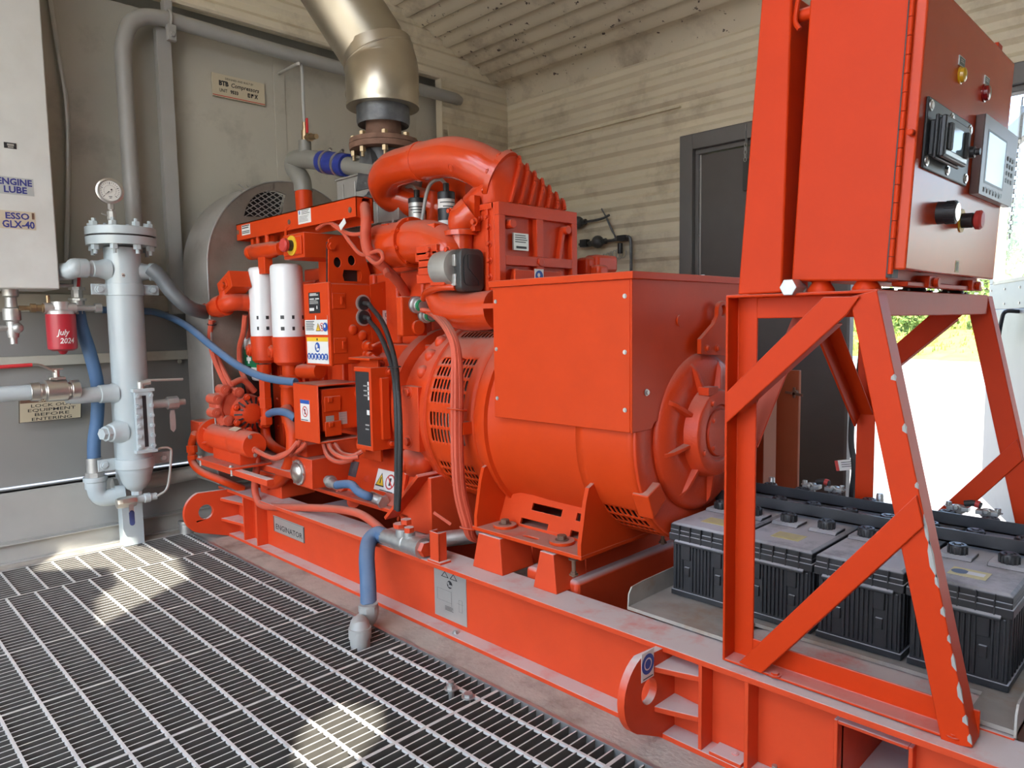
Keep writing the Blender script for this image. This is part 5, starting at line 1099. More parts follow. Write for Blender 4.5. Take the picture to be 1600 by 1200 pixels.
# ------------------------------------------------------------------ fan drive guard (arched housing at the front of the engine)
TXF, TYC, THW, TZB = -5.2, 2.785, .665, .40
tzc = 2.635-THW; tg = thing('fan_guard', 'tall arched grey steel fan guard with mesh window in front of the grey wall', 'guard', (TXF-.2, TYC, TZB))
archp = [(TYC-THW*math.cos(a), tzc+THW*math.sin(a)) for a in [math.radians(q) for q in range(0, 181, 6)]]
out_ = [(TYC-THW, TZB)]+archp+[(TYC+THW, TZB)]
win = [P(px, py, x=TXF) for px, py in ((381, 338), (384, 326), (392, 312), (403, 303), (418, 298), (434, 299), (447, 304), (443, 320), (440, 340))]
m = MB(); m.plate([(TXF, y, z) for y, z in out_], [[tuple(p) for p in win]], (-.004, 0, 0))
m.build('front_plate', GUARD, tg)
m = MB(); n_ = len(out_); m.add([(TXF, y, z) for y, z in out_]+[(TXF-.42, TYC+(y-TYC)*1.02, z+.0) for y, z in out_], [(i, i+1, n_+i+1, n_+i) for i in range(n_-1)])
m.build('side_band', GUARDS, tg)
m = MB(); m.tube([(TXF, y, z) for y, z in out_], .006, 6, 1); m.build('rim', GALV, tg)
m = MB(); ys = [p.y for p in win]; zs = [p.z for p in win]; m.prism([(TXF-.05, p.y, p.z) for p in win], (-.01, 0, 0)); m.build('inside_shade', BLK, tg)  # black sheet painted as shade behind the mesh
m = MB(); y0, y1, z0, z1 = min(ys)-.02, max(ys)+.02, min(zs)-.02, max(zs)+.02; y = y0-(z1-z0)
while y < y1:
    for sg in (1, -1):
        pa = [Vector((TXF-.012, y+t_*(z1-z0)*1.6, (z0+t_*(z1-z0)) if sg > 0 else (z1-t_*(z1-z0)))) for t_ in (0, 1)]
        a_, b_ = pa; 
        ta = max(0, (y0-a_.y)/(b_.y-a_.y)); tb = min(1, (y1-a_.y)/(b_.y-a_.y))
        if tb > ta: m.beam(a_+(b_-a_)*ta, a_+(b_-a_)*tb, (1, 0, 0), .006, .006)
    y += .062
m.build('mesh_window', GALV, tg, kind='stuff')
m = MB()
for k in range(6):
    an = math.radians(20+28*k); m.bolt((TXF, TYC-THW*.95*math.cos(an), tzc+THW*.95*math.sin(an)), (1, 0, 0), .012, .008)
m.build('guard_bolt', GUARD, tg)
# ------------------------------------------------------------------ stand of the control cabinet
SX0, SYF, SYR, SZ0, SZ1, AW, AT = -1.228, 2.22, 3.49, ZT+.006, 1.622, .078, .009
def angle(m, p0, p1, A, B, w=AW, t=AT):
    p0 = Vector(p0); p1 = Vector(p1); A = Vector(A); B = Vector(B)
    d = (p1-p0).normalized(); q = [Vector((0, 0, 0)), A*w, A*w+B*t, A*t+B*t, A*t+B*w, B*w]; m.prism([p0+k for k in q], p1-p0)
stand = thing('cabinet_stand', 'welded orange angle-iron stand with diagonal braces carrying the control cabinet', 'stand', (-.85, 2.85, ZT))
LT, LB = (-.753, -.471)
for y, s_ in ((SYF, 1), (SYR, -1)):
    E0 = AT+.0012
    m = MB(); angle(m, (SX0, y+AW*s_, SZ0), (SX0, y+AW*s_, SZ1), (0, -s_, 0), (1, 0, 0)); m.build('upright', ORF, stand, .003)
    m = MB(); d_ = Vector((LB-LT, 0, SZ0-SZ1)).normalized(); angle(m, (LT, y, SZ1), (LB, y, SZ0), Vector((-d_.z*-1, 0, 0)).normalized()*-1 if False else Vector((d_.z, 0, -d_.x)), (0, s_ if s_ > 0 else 1, 0)); m.build('raking_leg', ORF, stand, .003)
    m = MB(); angle(m, (SX0+.001, y+(AW+.0015)*s_, SZ1+.0012), (LT-.001, y+(AW+.0015)*s_, SZ1+.0012), (0, -s_, 0), (0, 0, -1)); m.build('top_rail', ORF, stand, .003)
    m = MB(); angle(m, (SX0+.001, y+(AW+.0015)*s_, SZ0-.0012), (LB-.001, y+(AW+.0015)*s_, SZ0-.0012), (0, -s_, 0), (0, 0, 1)); m.build('base_rail', ORF, stand, .003)
    if s_ > 0:
        m = MB()
        for px, py in ((1211, 1055), (1490, 1151)): c = P(px, py, z=SZ0+AT); m.bolt(c, (0, 0, 1), .013, .010)
        m.build('base_bolt', ORF, stand)
m = MB(); rr_ = random.Random(5); c0 = Vector((LT, SYF, SZ1)); c1 = Vector((LB, SYF, SZ0)); d_ = (c1-c0); n_ = Vector((d_.z, 0, -d_.x)).normalized()
for t_, l_, w_ in ((.19, .02, .012), (.30, .03, .010), (.43, .02, .008), (.50, .09, .007), (.555, .11, .012), (.63, .04, .008), (.70, .03, .010), (.76, .025, .007), (.80, .05, .009), (.86, .06, .010), (.93, .03, .012), (.97, .03, .009)):
    a = c0+d_*t_; e = d_.normalized()*l_; k = Vector((0, -.0007, 0)); m.prism([a+k, a+e*.3+n_*w_*.8+k, a+e*.7+n_*w_+k, a+e+k], (0, .0005, 0)); m.prism([a-n_*.0007, a+e*.4+Vector((0, w_, 0))-n_*.0007, a+e-n_*.0007], n_*.0005)
m.build('paint_chip', GREYP, stand, kind='stuff', smooth=False)
UB = [P(px, py, y=SYF-.012) for px, py in ((1134.5, 613), (1286, 464), (1343, 463), (1322, 492), (1134.5, 661))]
LBR = [P(px, py, y=SYF-.012) for px, py in ((1154, 1035), (1431, 774), (1443, 823), (1189, 1053))]
for y in (0, SYR-SYF):
    for q in (UB, LBR):
        m = MB(); m.prism([p+Vector((0, y, 0)) for p in q], (0, .0105, 0)); a, b = (q[4], q[3]) if len(q) == 5 else (q[3], q[2]); d_ = (b-a).normalized(); n_ = Vector((-d_.z, 0, d_.x)); o = Vector((0, y+.032, 0))
        m.beam(a+o+n_*.004+d_*.05, b+o+n_*.004-d_*.04, (0, 1, 0), .05, .008); m.build('brace', ORF, stand, .003)
for y0, y1 in ((2.345, 2.80), (3.39, 2.90)):
    m = MB(); a = Vector((SX0+.011, y0, 1.08)); b = Vector((SX0+.006, y1, 1.57)); d_ = (b-a).normalized(); n_ = Vector((0, -d_.z, d_.y)); m.beam(a, b, n_, .08, .01); m.beam(a+Vector((.03, 0, 0))+n_*.036*(1 if y0 > y1 else -1)*-1, b+Vector((.03, 0, 0))+n_*.036*(1 if y0 > y1 else -1)*-1, (1, 0, 0), .06, .008); m.build('side_brace', ORF, stand, .003)
m = MB(); angle(m, (LT+.0013, SYF+.002, SZ1+.0025), (LT+.0013, SYR-.002, SZ1+.0025), (0, 0, -1), (-1, 0, 0)); angle(m, (SX0-.001, SYF+.002, SZ1+.0025), (SX0-.001, SYR-.002, SZ1+.0025), (0, 0, -1), (1, 0, 0)); m.build('top_rail', ORF, stand, .003)
m = MB()
for px, py, y in ((1283, 452, 2.30), (1354, 449, 2.30)):
    c = P(px, py, y=y); m.lathe((c.x, y, SZ1), (0, 0, 1), [(0, .042), (.012, .040), (.030, .028), (.05, .028)], 18)
m.build('sprayed_mount', ORF, stand)
m = MB()
for y in (2.72, 3.18): m.lathe((LT-.05, y, SZ1), (0, 0, 1), [(0, .04), (.02, .034), (.055, .034)], 18)
for y in (2.45, 2.6, 2.85, 3.05, 3.3): m.box(LT-.06, LT-.03, y-.012, y+.012, SZ1, SZ1+.012)
m.build('rubber_mount', BLKR, stand)
m = MB(); c = P(1231, 449, y=2.20); m.cyl((c.x, 2.26, c.z), (c.x, 2.20, c.z), .028, n=6); m.cyl((c.x, 2.3, c.z), (c.x, 2.22, c.z), .017); m.build('hex_bolt', ZINC, stand, .002)
# ------------------------------------------------------------------ control cabinet (leans slightly on its mounts)
TH = math.radians(2.9); PIV = Vector((-.89, 2.85, 1.655)); RM = Matrix.Rotation(TH, 3, 'Y')
def PL(px, py, lx=None, ly=None):
    d = (px-800)/F*RT-(py-600)/F*UP+FW; o = RM.inverted() @ (CAM-PIV); d = RM.inverted() @ d
    t = (lx-PIV.x-o.x)/d.x if lx is not None else (ly-PIV.y-o.y)/d.y
    return o+d*t+PIV
CFY = 2.25
c0 = PL(1236, 439, ly=CFY); c1 = PL(1386, 439, ly=CFY); c2 = PL(1414, 421, ly=CFY)
XD = c2.x; cb_ = c0.z; far = PL(1552, 436, lx=XD); top = PL(1586, 99, lx=XD)
dz0 = PL(1414, 421, lx=XD).z; dz0 = c2.z; dy1 = far.y; ctop = top.z
cab = thing('control_cabinet', 'tall orange control cabinet with screens, lamps and knobs on its door, on the welded stand', 'cabinet', PIV); cab.rotation_euler = (0, TH, 0)
m = MB(); m.box(c0.x, c1.x, CFY, dy1-.03, cb_, ctop+.02); m.build('case', ORF, cab, .006)
m = MB(); m.box(c1.x+.006, XD, CFY+.004, dy1, dz0, ctop); door = m.build('door', ORD, cab, .005)
m = MB(); m.box(c1.x-.004, c1.x+.012, CFY-.002, CFY+.05, cb_+.01, ctop)
m.build('seal_channel', BLKR, cab)
m = MB(); hx = c1.x+.008
z = cb_+.02
while z < ctop+.02: m.cyl((hx, CFY-.004, z), (hx, CFY-.004, z+.048), .0075, n=10); z += .05
m.build('piano_hinge', ORF, cab)
m = MB()
for y in (2.55, 3.05): m.box(XD-.09, XD-.01, y-.035, y+.035, dz0-.045, dz0-.008); m.cyl((XD-.01, y+.02, dz0-.028), (XD+.004, y+.02, dz0-.028), .016, n=12)
m.box(XD-.1, XD-.02, 3.1, 3.16, ctop, ctop+.04)
m.build('door_clamp', ORF, cab, .003)
m = MB(); m.box(c1.x-.02, XD-.02, CFY+.1, dy1-.06, cb_-.012, dz0-.03); m.build('bottom_lip', ORF, cab, .003)
def dot(px, py): return PL(px, py, lx=XD)
def dsheet(a, b, x, **k): return Sheet((x, a.y, b.z), (0, 1, 0), (0, 0, 1), b.y-a.y, a.z-b.z, **k)
c = dot(1500, 118); m = MB(); m.lathe(c, (1, 0, 0), [(0, .026), (.004, .026), (.005, .023), (.014, .021), (.018, .013), (.019, .001)], 20); m.build('amber_lamp', AMB, door)
c = dot(1537, 146); m = MB(); m.lathe(c, (1, 0, 0), [(0, .029), (.005, .029), (.006, .025), (.016, .024), (.019, .018), (.02, .001)], 20); m.build('red_lamp', REDL, door)
for px, py in ((1502, 97), (1541, 127)):
    c = dot(px, py); s = Sheet((XD, c.y-.03, c.z-.014), (0, 1, 0), (0, 0, 1), .06, .028, .003); s.rect(.06, .1, .94, .9, 1); s.lines(.2, .8, .3, .7, 2, 0, .4); s.build('lamp_label', [SILV, DKG], door)
# control module on its black plate
a = dot(1447, 150); b = dot(1506, 288); e = dot(1517, 190)
pl_ = MB(); y0, y1, zt_, zb_ = dot(1443, 200).y, dot(1511, 235).y, dot(1447, 150).z, dot(1437, 262).z
pl_.box(XD, XD+.008, y0, y1, zb_, zt_); cm = thing('controller_panel', '', '', (XD, y0, zb_)) if False else None
cm = pl_.build('controller_plate', BLK, door, .003)
m = MB()
for y in (y0+.022, (y0+y1)/2, y1-.022):
    for z in (zb_+.022, zt_-.022): m.bolt((XD+.008, y, z), (1, 0, 0), .011, .006)
m.build('plate_screw', STL, cm)
PR = .052
d0 = PL(1476, 215, lx=XD+PR).y; d1 = PL(1513, 228, lx=XD+PR).y; e1 = PL(1494, 184, lx=XD+PR).z; e0 = PL(1490, 254, lx=XD+PR).z
m = MB(); m.box(XD+.008, XD+.022, d0+.012, d1-.012, e0+.012, e1-.012); m.box(XD+.024, XD+.034, d0, d1, e0, e1); m.box(XD+.038, XD+PR, d0+.004, d1-.004, e0+.004, e1-.004); m.box(XD+.02, XD+.04, d0+.01, d1-.01, e0+.01, e1-.01)
m.build('controller_body', BLK, cm, .004)
s = Sheet((XD+PR, d0+.010, e0+.010), (0, 1, 0), (0, 0, 1), d1-d0-.020, e1-e0-.020, .002); s.rect(.24, .16, .76, .84, 1); s.rect(.02, .02, .98, .13, 2); s.build('controller_face', [DKG, SCR, SILV], cm)
m = MB()
for k in range(4):
    for f_ in (.12, .88): y = d0+.010+(d1-d0-.020)*f_; z = e0+.035+(e1-e0-.07)*k/3; m.box(XD+PR+.001, XD+PR+.011, y-.012, y+.012, z-.011, z+.011)
m.build('push_key', BLKR, cm, .003)
m = MB(); y, z = d1-.004, e0+(e1-e0)*.38; m.lathe((XD+PR, y, z), (1, 0, 0), [(0, .017), (.02, .017), (.022, .010), (.034, .010)], 14); m.build('selector_knob', BLK, cm)
# touch panel
y0, y1, zt_, zb_ = dot(1521, 220).y, dot(1572, 262).y, dot(1526, 180).z, dot(1515, 304).z
m = MB(); m.box(XD, XD+.028, y0, y1, zb_, zt_); hm = m.build('touch_panel', HMI, door, .004)
s = Sheet((XD+.028, y0, zb_), (0, 1, 0), (0, 0, 1), y1-y0, zt_-zb_, .0015); s.rect(.10, .16, .66, .84, 2); s.rect(.13, .19, .63, .81, 1)
for k in range(4):
    for j in range(3): s.rect(.72+.08*j, .30+.10*k, .77+.08*j, .36+.10*k, 3)
for k in range(6): s.rect(.12+.09*k, .05, .16+.09*k, .11, 3)
s.build('touch_screen', [HMI, SCR, BLK, DKG], hm)
c = dot(1466, 333); m = MB(); m.lathe(c, (1, 0, 0), [(0, .034), (.050, .032), (.052, .028), (.052, .001)], 30)
for k in range(18): an = 2*PI*k/18; m.beam(c+Vector((.022, .033*math.cos(an), .033*math.sin(an))), c+Vector((.048, .033*math.cos(an), .033*math.sin(an))), (0, -math.sin(an), math.cos(an)), .005, .004)
kn = m.build('speed_knob', BLK, door)
m = MB(); m.cyl(c+Vector((.052, 0, 0)), c+Vector((.054, 0, 0)), .027, n=28); m.build('knob_face', STL, kn)
c = dot(1502, 345); m = MB(); m.cyl(c, c+Vector((.003, 0, 0)), .038, n=28); es_ = m.build('stop_ring', YEL, door)
m = MB(); m.cyl(c+Vector((.003, 0, 0)), c+Vector((.035, 0, 0)), .024, n=20); m.build('stop_collar', BLK, es_)
m = MB(); m.lathe(c, (1, 0, 0), [(.035, .018), (.042, .030), (.056, .031), (.062, .024), (.063, .001)], 24); m.build('stop_button', REDP, es_)
c = dot(1495, 417); s = Sheet((XD, c.y-.02, c.z-.018), (0, 1, 0), (0, 0, 1), .04, .038, .001); s.rect(.2, .1, .4, .9, 1); s.rect(.55, .1, .7, .9, 1); s.build('door_sticker', [LABY, INK], door)
m = MB(); c = PL(1446, 205, ly=CFY); m.cyl((XD-.012, CFY+.004, c.z), (XD-.012, CFY-.02, c.z), .010, n=10); m.build('door_catch', ORF, door, .003)
# back column beside the cabinet
q0, q1, q2, q3_ = P(1152.5, 461, y=SYF+.01), P(1221, 457, y=SYF+.01), P(1237, -12, y=SYF+.01), P(1190.5, -12, y=SYF+.01)
m = MB(); m.prism([tuple(q0), tuple(q1), tuple(q2), tuple(q3_)], (0, .20, 0)); col = m.build('cabinet_column', ORF, None, .006, label='tapering orange steel column just left of the control cabinet', cat='column')
m = MB(); c = P(1253, 18, y=SYF+.03); m.cyl((c.x-.07, c.y+.03, c.z), (c.x+.03, c.y+.03, c.z), .02); m.tube([(c.x-.01, c.y, c.z+.05), (c.x-.02, c.y, c.z-.02), (c.x-.006, c.y, c.z-.05)], .008, 8); m.build('cable_entry', ORF, col)
# ------------------------------------------------------------------ batteries on their tray
BX0, BPX, BYF, BYB, BZ = -1.676, .3065, 2.572, 3.43, .384
tray = MB(); tray.prism([(-1.725, 2.345, .366), (-1.27, 2.345, .366), (-1.27, 2.545, .366), (-.52, 2.545, .366), (-.52, 2.36, .366), (-.395, 2.36, .366), (-.395, 3.46, .366), (-1.725, 3.46, .366)], (0, 0, .014))
for x, s_ in ((-1.725, 1), (-.395, -1)): tray.prism([(x, 2.345, .366), (x, 2.35, .43), (x, 2.37, .455), (x, 2.45, .46), (x, 3.46, .46), (x, 3.46, .366)], (.006*s_, 0, 0))
TRAYM = mat('tray_steel', (.40, .37, .33), .6, .35, noise=.15, nscale=10, stain=((.36, .20, .09), .7, 4, .5))
tray.build('battery_tray', TRAYM, label='bare rusty steel tray with turned-up ends under the batteries', cat='tray')
spots = ['black battery at the alternator end of the row, with yellow label', 'second black battery, seen through the stand with yellow label', 'third black battery, crossed by the diagonal brace, no label', 'last black battery of the row, farthest from the alternator, with blue and white label']
for i in range(4):
    x0, x1 = BX0+BPX*i+.003, BX0+BPX*(i+1)-.003; LZ = .695; xm = (x0+x1)/2
    t = thing('battery', spots[i], 'battery', (xm, (BYF+BYB)/2, BZ), 'batteries on the steel tray')
    m = MB(); m.box(x0+.012, x1-.012, BYF+.012, BYB-.012, BZ, LZ-.06)
    for k in range(17): 
        if k not in (3, 4, 12, 13): x = x0+.022+k*(x1-x0-.05)/16; m.box(x, x+.008, BYF+.005, BYF+.014, BZ+.03, LZ-.085)
    for k in range(24): y = BYF+.03+k*.034; m.box(x1-.014, x1-.006, y, y+.01, BZ+.03, LZ-.085)
    m.box(x0+.006, x1-.006, BYF+.006, BYB-.006, BZ, BZ+.022)
    for k in (3.5, 12.5): x = x0+.026+k*(x1-x0-.05)/16; m.box(x-.018, x+.018, BYF+.0, BYF+.012, LZ-.15, LZ-.085); m.box(x-.012, x+.012, BYF+.004, BYF+.014, BZ+.09, BZ+.13)
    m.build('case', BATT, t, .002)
    m = MB(); m.hull([(x, y, z) for x in (x0+.004, x1-.004) for y in (BYF+.004, BYB-.004) for z in (LZ-.03, LZ-.008)]+[(x, y, LZ) for x in (x0+.014, x1-.014) for y in (BYF+.014, BYB-.014)])
    m.box(x0, x1, BYF-.004, BYB, LZ-.075, LZ-.045); m.box(x0+.004, x1-.004, BYF, BYB-.004, LZ-.05, LZ-.028)
    m.hull([(x, y, z) for x in (x0+.03, x1-.03) for y, z in ((BYF-.014, LZ-.085), (BYF-.014, LZ-.075), (BYF+.01, LZ-.085), (BYF+.01, LZ-.06))])
    for c_ in (-.077, .077):
        for y in (2.875, 3.115, 3.345): m.hull([(xm+c_+dx, y+dy, z) for dx in (-.055, .055) for dy, z in ((-.05, LZ), (-.035, LZ+.012), (.05, LZ+.012), (.05, LZ))])
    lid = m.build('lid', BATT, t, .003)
    m = MB()
    for k in range(5): x = x0+.05+k*(x1-x0-.1)/4; m.box(x-.002, x+.002, BYF-.006, BYF+.004, LZ-.07, LZ-.008)
    m.build('lid_notch', BLK, lid, kind='stuff')
    for c_ in (-.077, .077):
        for y in (2.875, 3.115, 3.345):
            m = MB(); m.lathe((xm+c_, y, LZ+.01), (0, 0, 1), [(0, .029), (.004, .030), (.030, .030), (.034, .027), (.034, .020), (.031, .018), (.031, .012), (.037, .010), (.037, .001)], 18)
            for k in range(12): an = 2*PI*k/12; m.box(xm+c_+.030*math.cos(an)-.0025, xm+c_+.030*math.cos(an)+.0025, y+.030*math.sin(an)-.0025, y+.030*math.sin(an)+.0025, LZ+.012, LZ+.038)
            m.build('filler_cap', BLK, t)
    if i != 2:
        s = Sheet((xm-.055, BYF+.09, LZ), (1, 0, 0), (0, 1, 0), .11, .085, .001)
        if i < 2: s.lines(.1, .9, .15, .85, 4, 1, .3); s.build('yellow_label', [LABY, LABT], t)
        else: s.disc(.25, .5, .3, 1); s.rect(.45, .3, .9, .7, 2); s.build('blue_white_label', [LABY, BLUEH, LAB], t)
    m = MB()
    for c_ in (-.1, .1): m.lathe((xm+c_, 3.405, LZ), (0, 0, 1), [(0, .018), (.055, .015), (.06, .012)], 14)
    m.build('terminal_post', ZINC, t)
for y, n_ in ((2.99, 'near'), (3.235, 'far')):
    m = MB(); x0, x1 = (-1.80, -.30); m.box(x0, x1, y, y+.006, .707, .757); m.box(x0, x1, y, y+.045, .707, .713); m.build('hold_down_bar', BARM, label='long dark angle bar clamped across the battery tops, '+('nearer one' if n_ == 'near' else 'one nearer the terminals'), cat='bar')
for i, xm in enumerate((BX0+BPX*1, BX0+BPX*3)):
    t = thing('battery_link', ['short jumper cable joining the first two batteries', 'short jumper cable joining the last two batteries'][i], 'cable', (xm, 3.405, .75), 'jumper cables between battery posts')
    for s_ in (-.2+.15, .2-.15):
        m = MB(); c = Vector((xm+s_*1.05, 3.405, .745)); m.lathe(c-Vector((0, 0, .02)), (0, 0, 1), [(0, .026), (.028, .026), (.03, .02)], 14); m.box(c.x-.04, c.x+.04, c.y-.02, c.y+.02, c.z-.012, c.z+.006); m.bolt(c+Vector((.035 if s_ > 0 else -.035, 0, .0)), (0, 0, 1), .012, .02); m.bolt(c+Vector((0, -.02, .005)), (0, -1, 0), .01, .02); m.build('clamp', ZINC, t, .003)
    m = MB(); m.tube([(xm-.03, 3.405, .765), (xm, 3.405, .772), (xm+.03, 3.405, .765)], .013, 10); m.build('lead', BLKR, t)
    m = MB(); m.cyl((xm+.008, 3.405, .772), (xm+.024, 3.405, .769), .015); m.build('red_band', REDP, t)
# tall brown-orange panel box between alternator and far door
COP = mat('copper_orange', (.36, .11, .05), .45, .1, noise=.05, spec=.25)
a = P(1212, 700, y=4.0); b = P(1249, 579, y=4.0); pbx = thing('switch_box', 'narrow brownish orange steel box with wing latch behind the batteries', 'box', (b.x, 4.2, 0))
m = MB(); m.box(P(1176, 700, y=4.0).x, b.x-.22, 4.031, 4.4, 0, b.z-.15); m.build('case', COP, pbx, .004)
m = MB(); m.box(a.x, b.x, 4.0, 4.028, .02, b.z); pd_ = m.build('door', COP, pbx, .004)
m = MB(); c = P(1243, 613, y=3.99); m.cyl((c.x, 4.0, c.z), (c.x, 3.97, c.z), .014); m.beam((c.x-.05, 3.97, c.z+.0), (c.x+.05, 3.97, c.z-.012), (0, 0, 1), .014, .008); m.beam((c.x, 3.97, c.z-.03), (c.x, 3.97, c.z+.03), (1, 0, 0), .012, .008); m.build('wing_latch', RUST, pd_)
m = MB(); m.tube([P(px, py, y=3.506) for px, py in ((1352, 470), (1347, 500), (1345, 560), (1333, 640), (1330, 690), (1335, 730), (1331, 775), (1336, 810))], .014, 8); m.build('hanging_cable', BLKR, label='black cable hanging behind the rear upright of the stand', cat='cable')
c = P(1321, 728, y=3.503); s = Sheet(c+Vector((-.04, 0, -.03)), Vector((1, .0, .22)), Vector((-.22, 0, 1)), .095, .05, .002); s.rect(0, 0, .16, 1, 1); s.lines(.3, .9, .2, .8, 3, 2, .3); s.build('cable_tag', [LAB, REDP, INK], label='white and red tag hanging on the black cable in the doorway', cat='tag')
# ------------------------------------------------------------------ grey filter vessel against the partition
VX, VY2 = -5.36, 1.615
def vz(py): return up_z(VX, VY2, py)
ves = thing('filter_vessel', 'tall pale grey filter vessel with bolted flange lid and pressure gauge on top', 'vessel', (VX, VY2, vz(765)))
zt_, zb_ = vz(388), vz(736)
m = MB(); m.lathe((VX, VY2, 0), (0, 0, 1), [(vz(768), .03), (vz(764), .045), (vz(762), .06), (vz(752), .088), (zb_, .108), (zb_+.01, .112), (zt_, .112)], 36); m.build('shell', PALE, ves)
zf0, zf1 = vz(385), vz(357)
h = (zf1-zf0-.012)/2
m = MB(); m.lathe((VX, VY2, zf0), (0, 0, 1), [(0, .1), (0, .212), (h, .214), (h, .1)], 40); m.build('lower_flange', PALE, ves)
m = MB(); m.lathe((VX, VY2, zf0+h), (0, 0, 1), [(0, .205), (.012, .205)], 36); m.build('gasket', BLKR, ves)
m = MB(); m.lathe((VX, VY2, zf0+h+.012), (0, 0, 1), [(0, .214), (h-.004, .214), (h, .21), (h, .001)], 40); m.build('lid', PALE, ves)
for k in range(8):
    an = 2*PI*k/8+.25; x, y = VX+.178*math.cos(an), VY2+.178*math.sin(an); m = MB(); m.cyl((x, y, zf0-.06), (x, y, zf1+.05), .013, n=8); m.cyl((x, y, zf1), (x, y, zf1+.03), .026, n=6); m.cyl((x, y, zf0-.032), (x, y, zf0), .026, n=6); m.build('flange_stud', PALE, ves)
m = MB(); zb1 = vz(453); m.lathe((VX, VY2, zb1-.04), (0, 0, 1), [(0, .118), (.08, .118)], 30); m.box(VX+.02, VX+.035, VY2-.21, VY2+.21, zb1-.035, zb1+.035)
for y in (-.16, .17): m.bolt((VX+.035, VY2+y, zb1), (1, 0, 0), .022, .018)
zb2 = vz(722); m.lathe((VX, VY2, zb2-.035), (0, 0, 1), [(0, .122), (.07, .122)], 30); m.box(VX-.05, VX-.035, VY2-.22, VY2+.26, zb2-.04, zb2+.04)
for y in (-.18, .2): m.bolt((VX-.035, VY2+y, zb2), (1, 0, 0), .02, .018)
m.build('mounting_band', PALE, ves, .003)
m = MB(); zi = vz(422)
m.lathe((VX, VY2, zi), (.15, -1, 0), [(.10, .075), (.14, .062), (.16, .055), (.20, .055), (.205, .05), (.23, .05), (.235, .062), (.29, .062)], 22)
e = Vector((VX, VY2, zi))+Vector((.15, -1, 0)).normalized()*.30; m.ball(e, .062, 16); m.tube([e, e+Vector((-.02, -.03, -.02)), e+Vector((-.1, -.05, -.02)), e+Vector((-.22, -.05, -.02))], .056, 14); m.build('inlet_elbow', PALE, ves)
m = MB(); m.lathe((VX, VY2, zi-.01), (.25, 1, 0), [(.09, .07), (.13, .055), (.155, .052), (.16, .06), (.19, .06)], 20); m.build('outlet_nozzle', PALE, ves)
m = MB(); zp = vz(612); d_ = Vector((.10, -1, 0)).normalized(); o0 = Vector((VX, VY2, zp)); m.lathe(o0, d_, [(.10, .075), (.13, .062), (.20, .060), (.205, .052), (.36, .050), (.40, .042)], 22)
vq = P(90, 610, x=VX+.06); m.tube([o0+d_*.4, vq+Vector((0, .12, 0))], .042, 16, 1); m.tube([vq+Vector((0, -.12, 0)), vq+Vector((0, -1.0, .0))], .048, 18, 1)
m.build('gas_inlet_pipe', PALE, ves)
m = MB(); zq = vz(671); m.lathe((VX, VY2, zq), (.35, -1, 0), [(.09, .09), (.12, .075), (.17, .06), (.175, .052)], 20); d2_ = Vector((.35, -1, 0)).normalized(); q = Vector((VX, VY2, zq))+d2_*.175; m.cyl(q, q+d2_*.03, .052, n=8); m.cyl(q+d2_*.02, q+d2_*.055, .04, n=6); m.build('plug_nozzle', PALE, ves)
s = Sheet(P(190, 433, x=VX+.113), Vector((-.28, 1, 0)), (0, 0, 1), .09, .026, .002)
for k in range(10): s.rect(.04+.09*k, .3, .1+.09*k, .3+.4*(.7+.3*(k % 2)), 1)
s.build('name_strip', [LAB, INK], ves)
# sight glass
SXG = VX+.15; m = MB(); y0, y1, z0, z1 = bx(m, 213, 611, 241, 704, SXG, .035); ym = (y0+y1)/2
m.box(SXG-.06, SXG+.008, y0-.012, y1+.012, z1-.005, z1+.018); m.box(SXG-.06, SXG+.008, y0-.012, y1+.012, z0-.018, z0+.005)
sg = m.build('sight_glass', PALE, ves, .003)
m = MB(); m.box(SXG, SXG+.002, ym-.012, ym+.012, z0+.025, z1-.03); m.build('glass_slot', BLK, sg)
for k in range(6):
    for y in (y0+.014, y1-.014): m = MB(); z = z0+.03+k*(z1-z0-.06)/5; m.cyl((SXG, y, z), (SXG+.018, y, z), .015, n=8); m.cyl((SXG+.018, y, z), (SXG+.026, y, z), .009, n=8); m.build('glass_nut', PALE, sg)
m = MB(); c = Vector((SXG-.02, ym-.01, z1+.05)); m.tube([Vector((VX+.1, ym, z1+.05)), c, c+Vector((0, 0, -.05))], .022, 10, 2); m.cyl(c, c+Vector((0, .06, .01)), .02, n=8); m.tube([c+Vector((0, .04, .02)), c+Vector((0, .26, .012)), c+Vector((0, .27, .012))], .009, 8, 2); m.build('gauge_cock', SILV, sg)
m = MB(); c = Vector((SXG-.03, y1, vz(632))); m.cyl(c, c+Vector((.0, .10, 0)), .03, n=14); m.cyl(c+Vector((0, .10, 0)), c+Vector((0, .17, 0)), .045, n=8); m.cyl(c+Vector((0, .17, 0)), c+Vector((0, .22, 0)), .022, n=10); m.hull([c+Vector((.03+q, .12+w, h)) for q in (0, .008) for w, h in ((-.012, -.05), (.012, -.05), (.018, -.08), (-.018, -.08), (.018, -.18), (-.018, -.18), (0, -.2))]); dv = m.build('drain_cock', GALV, ves)
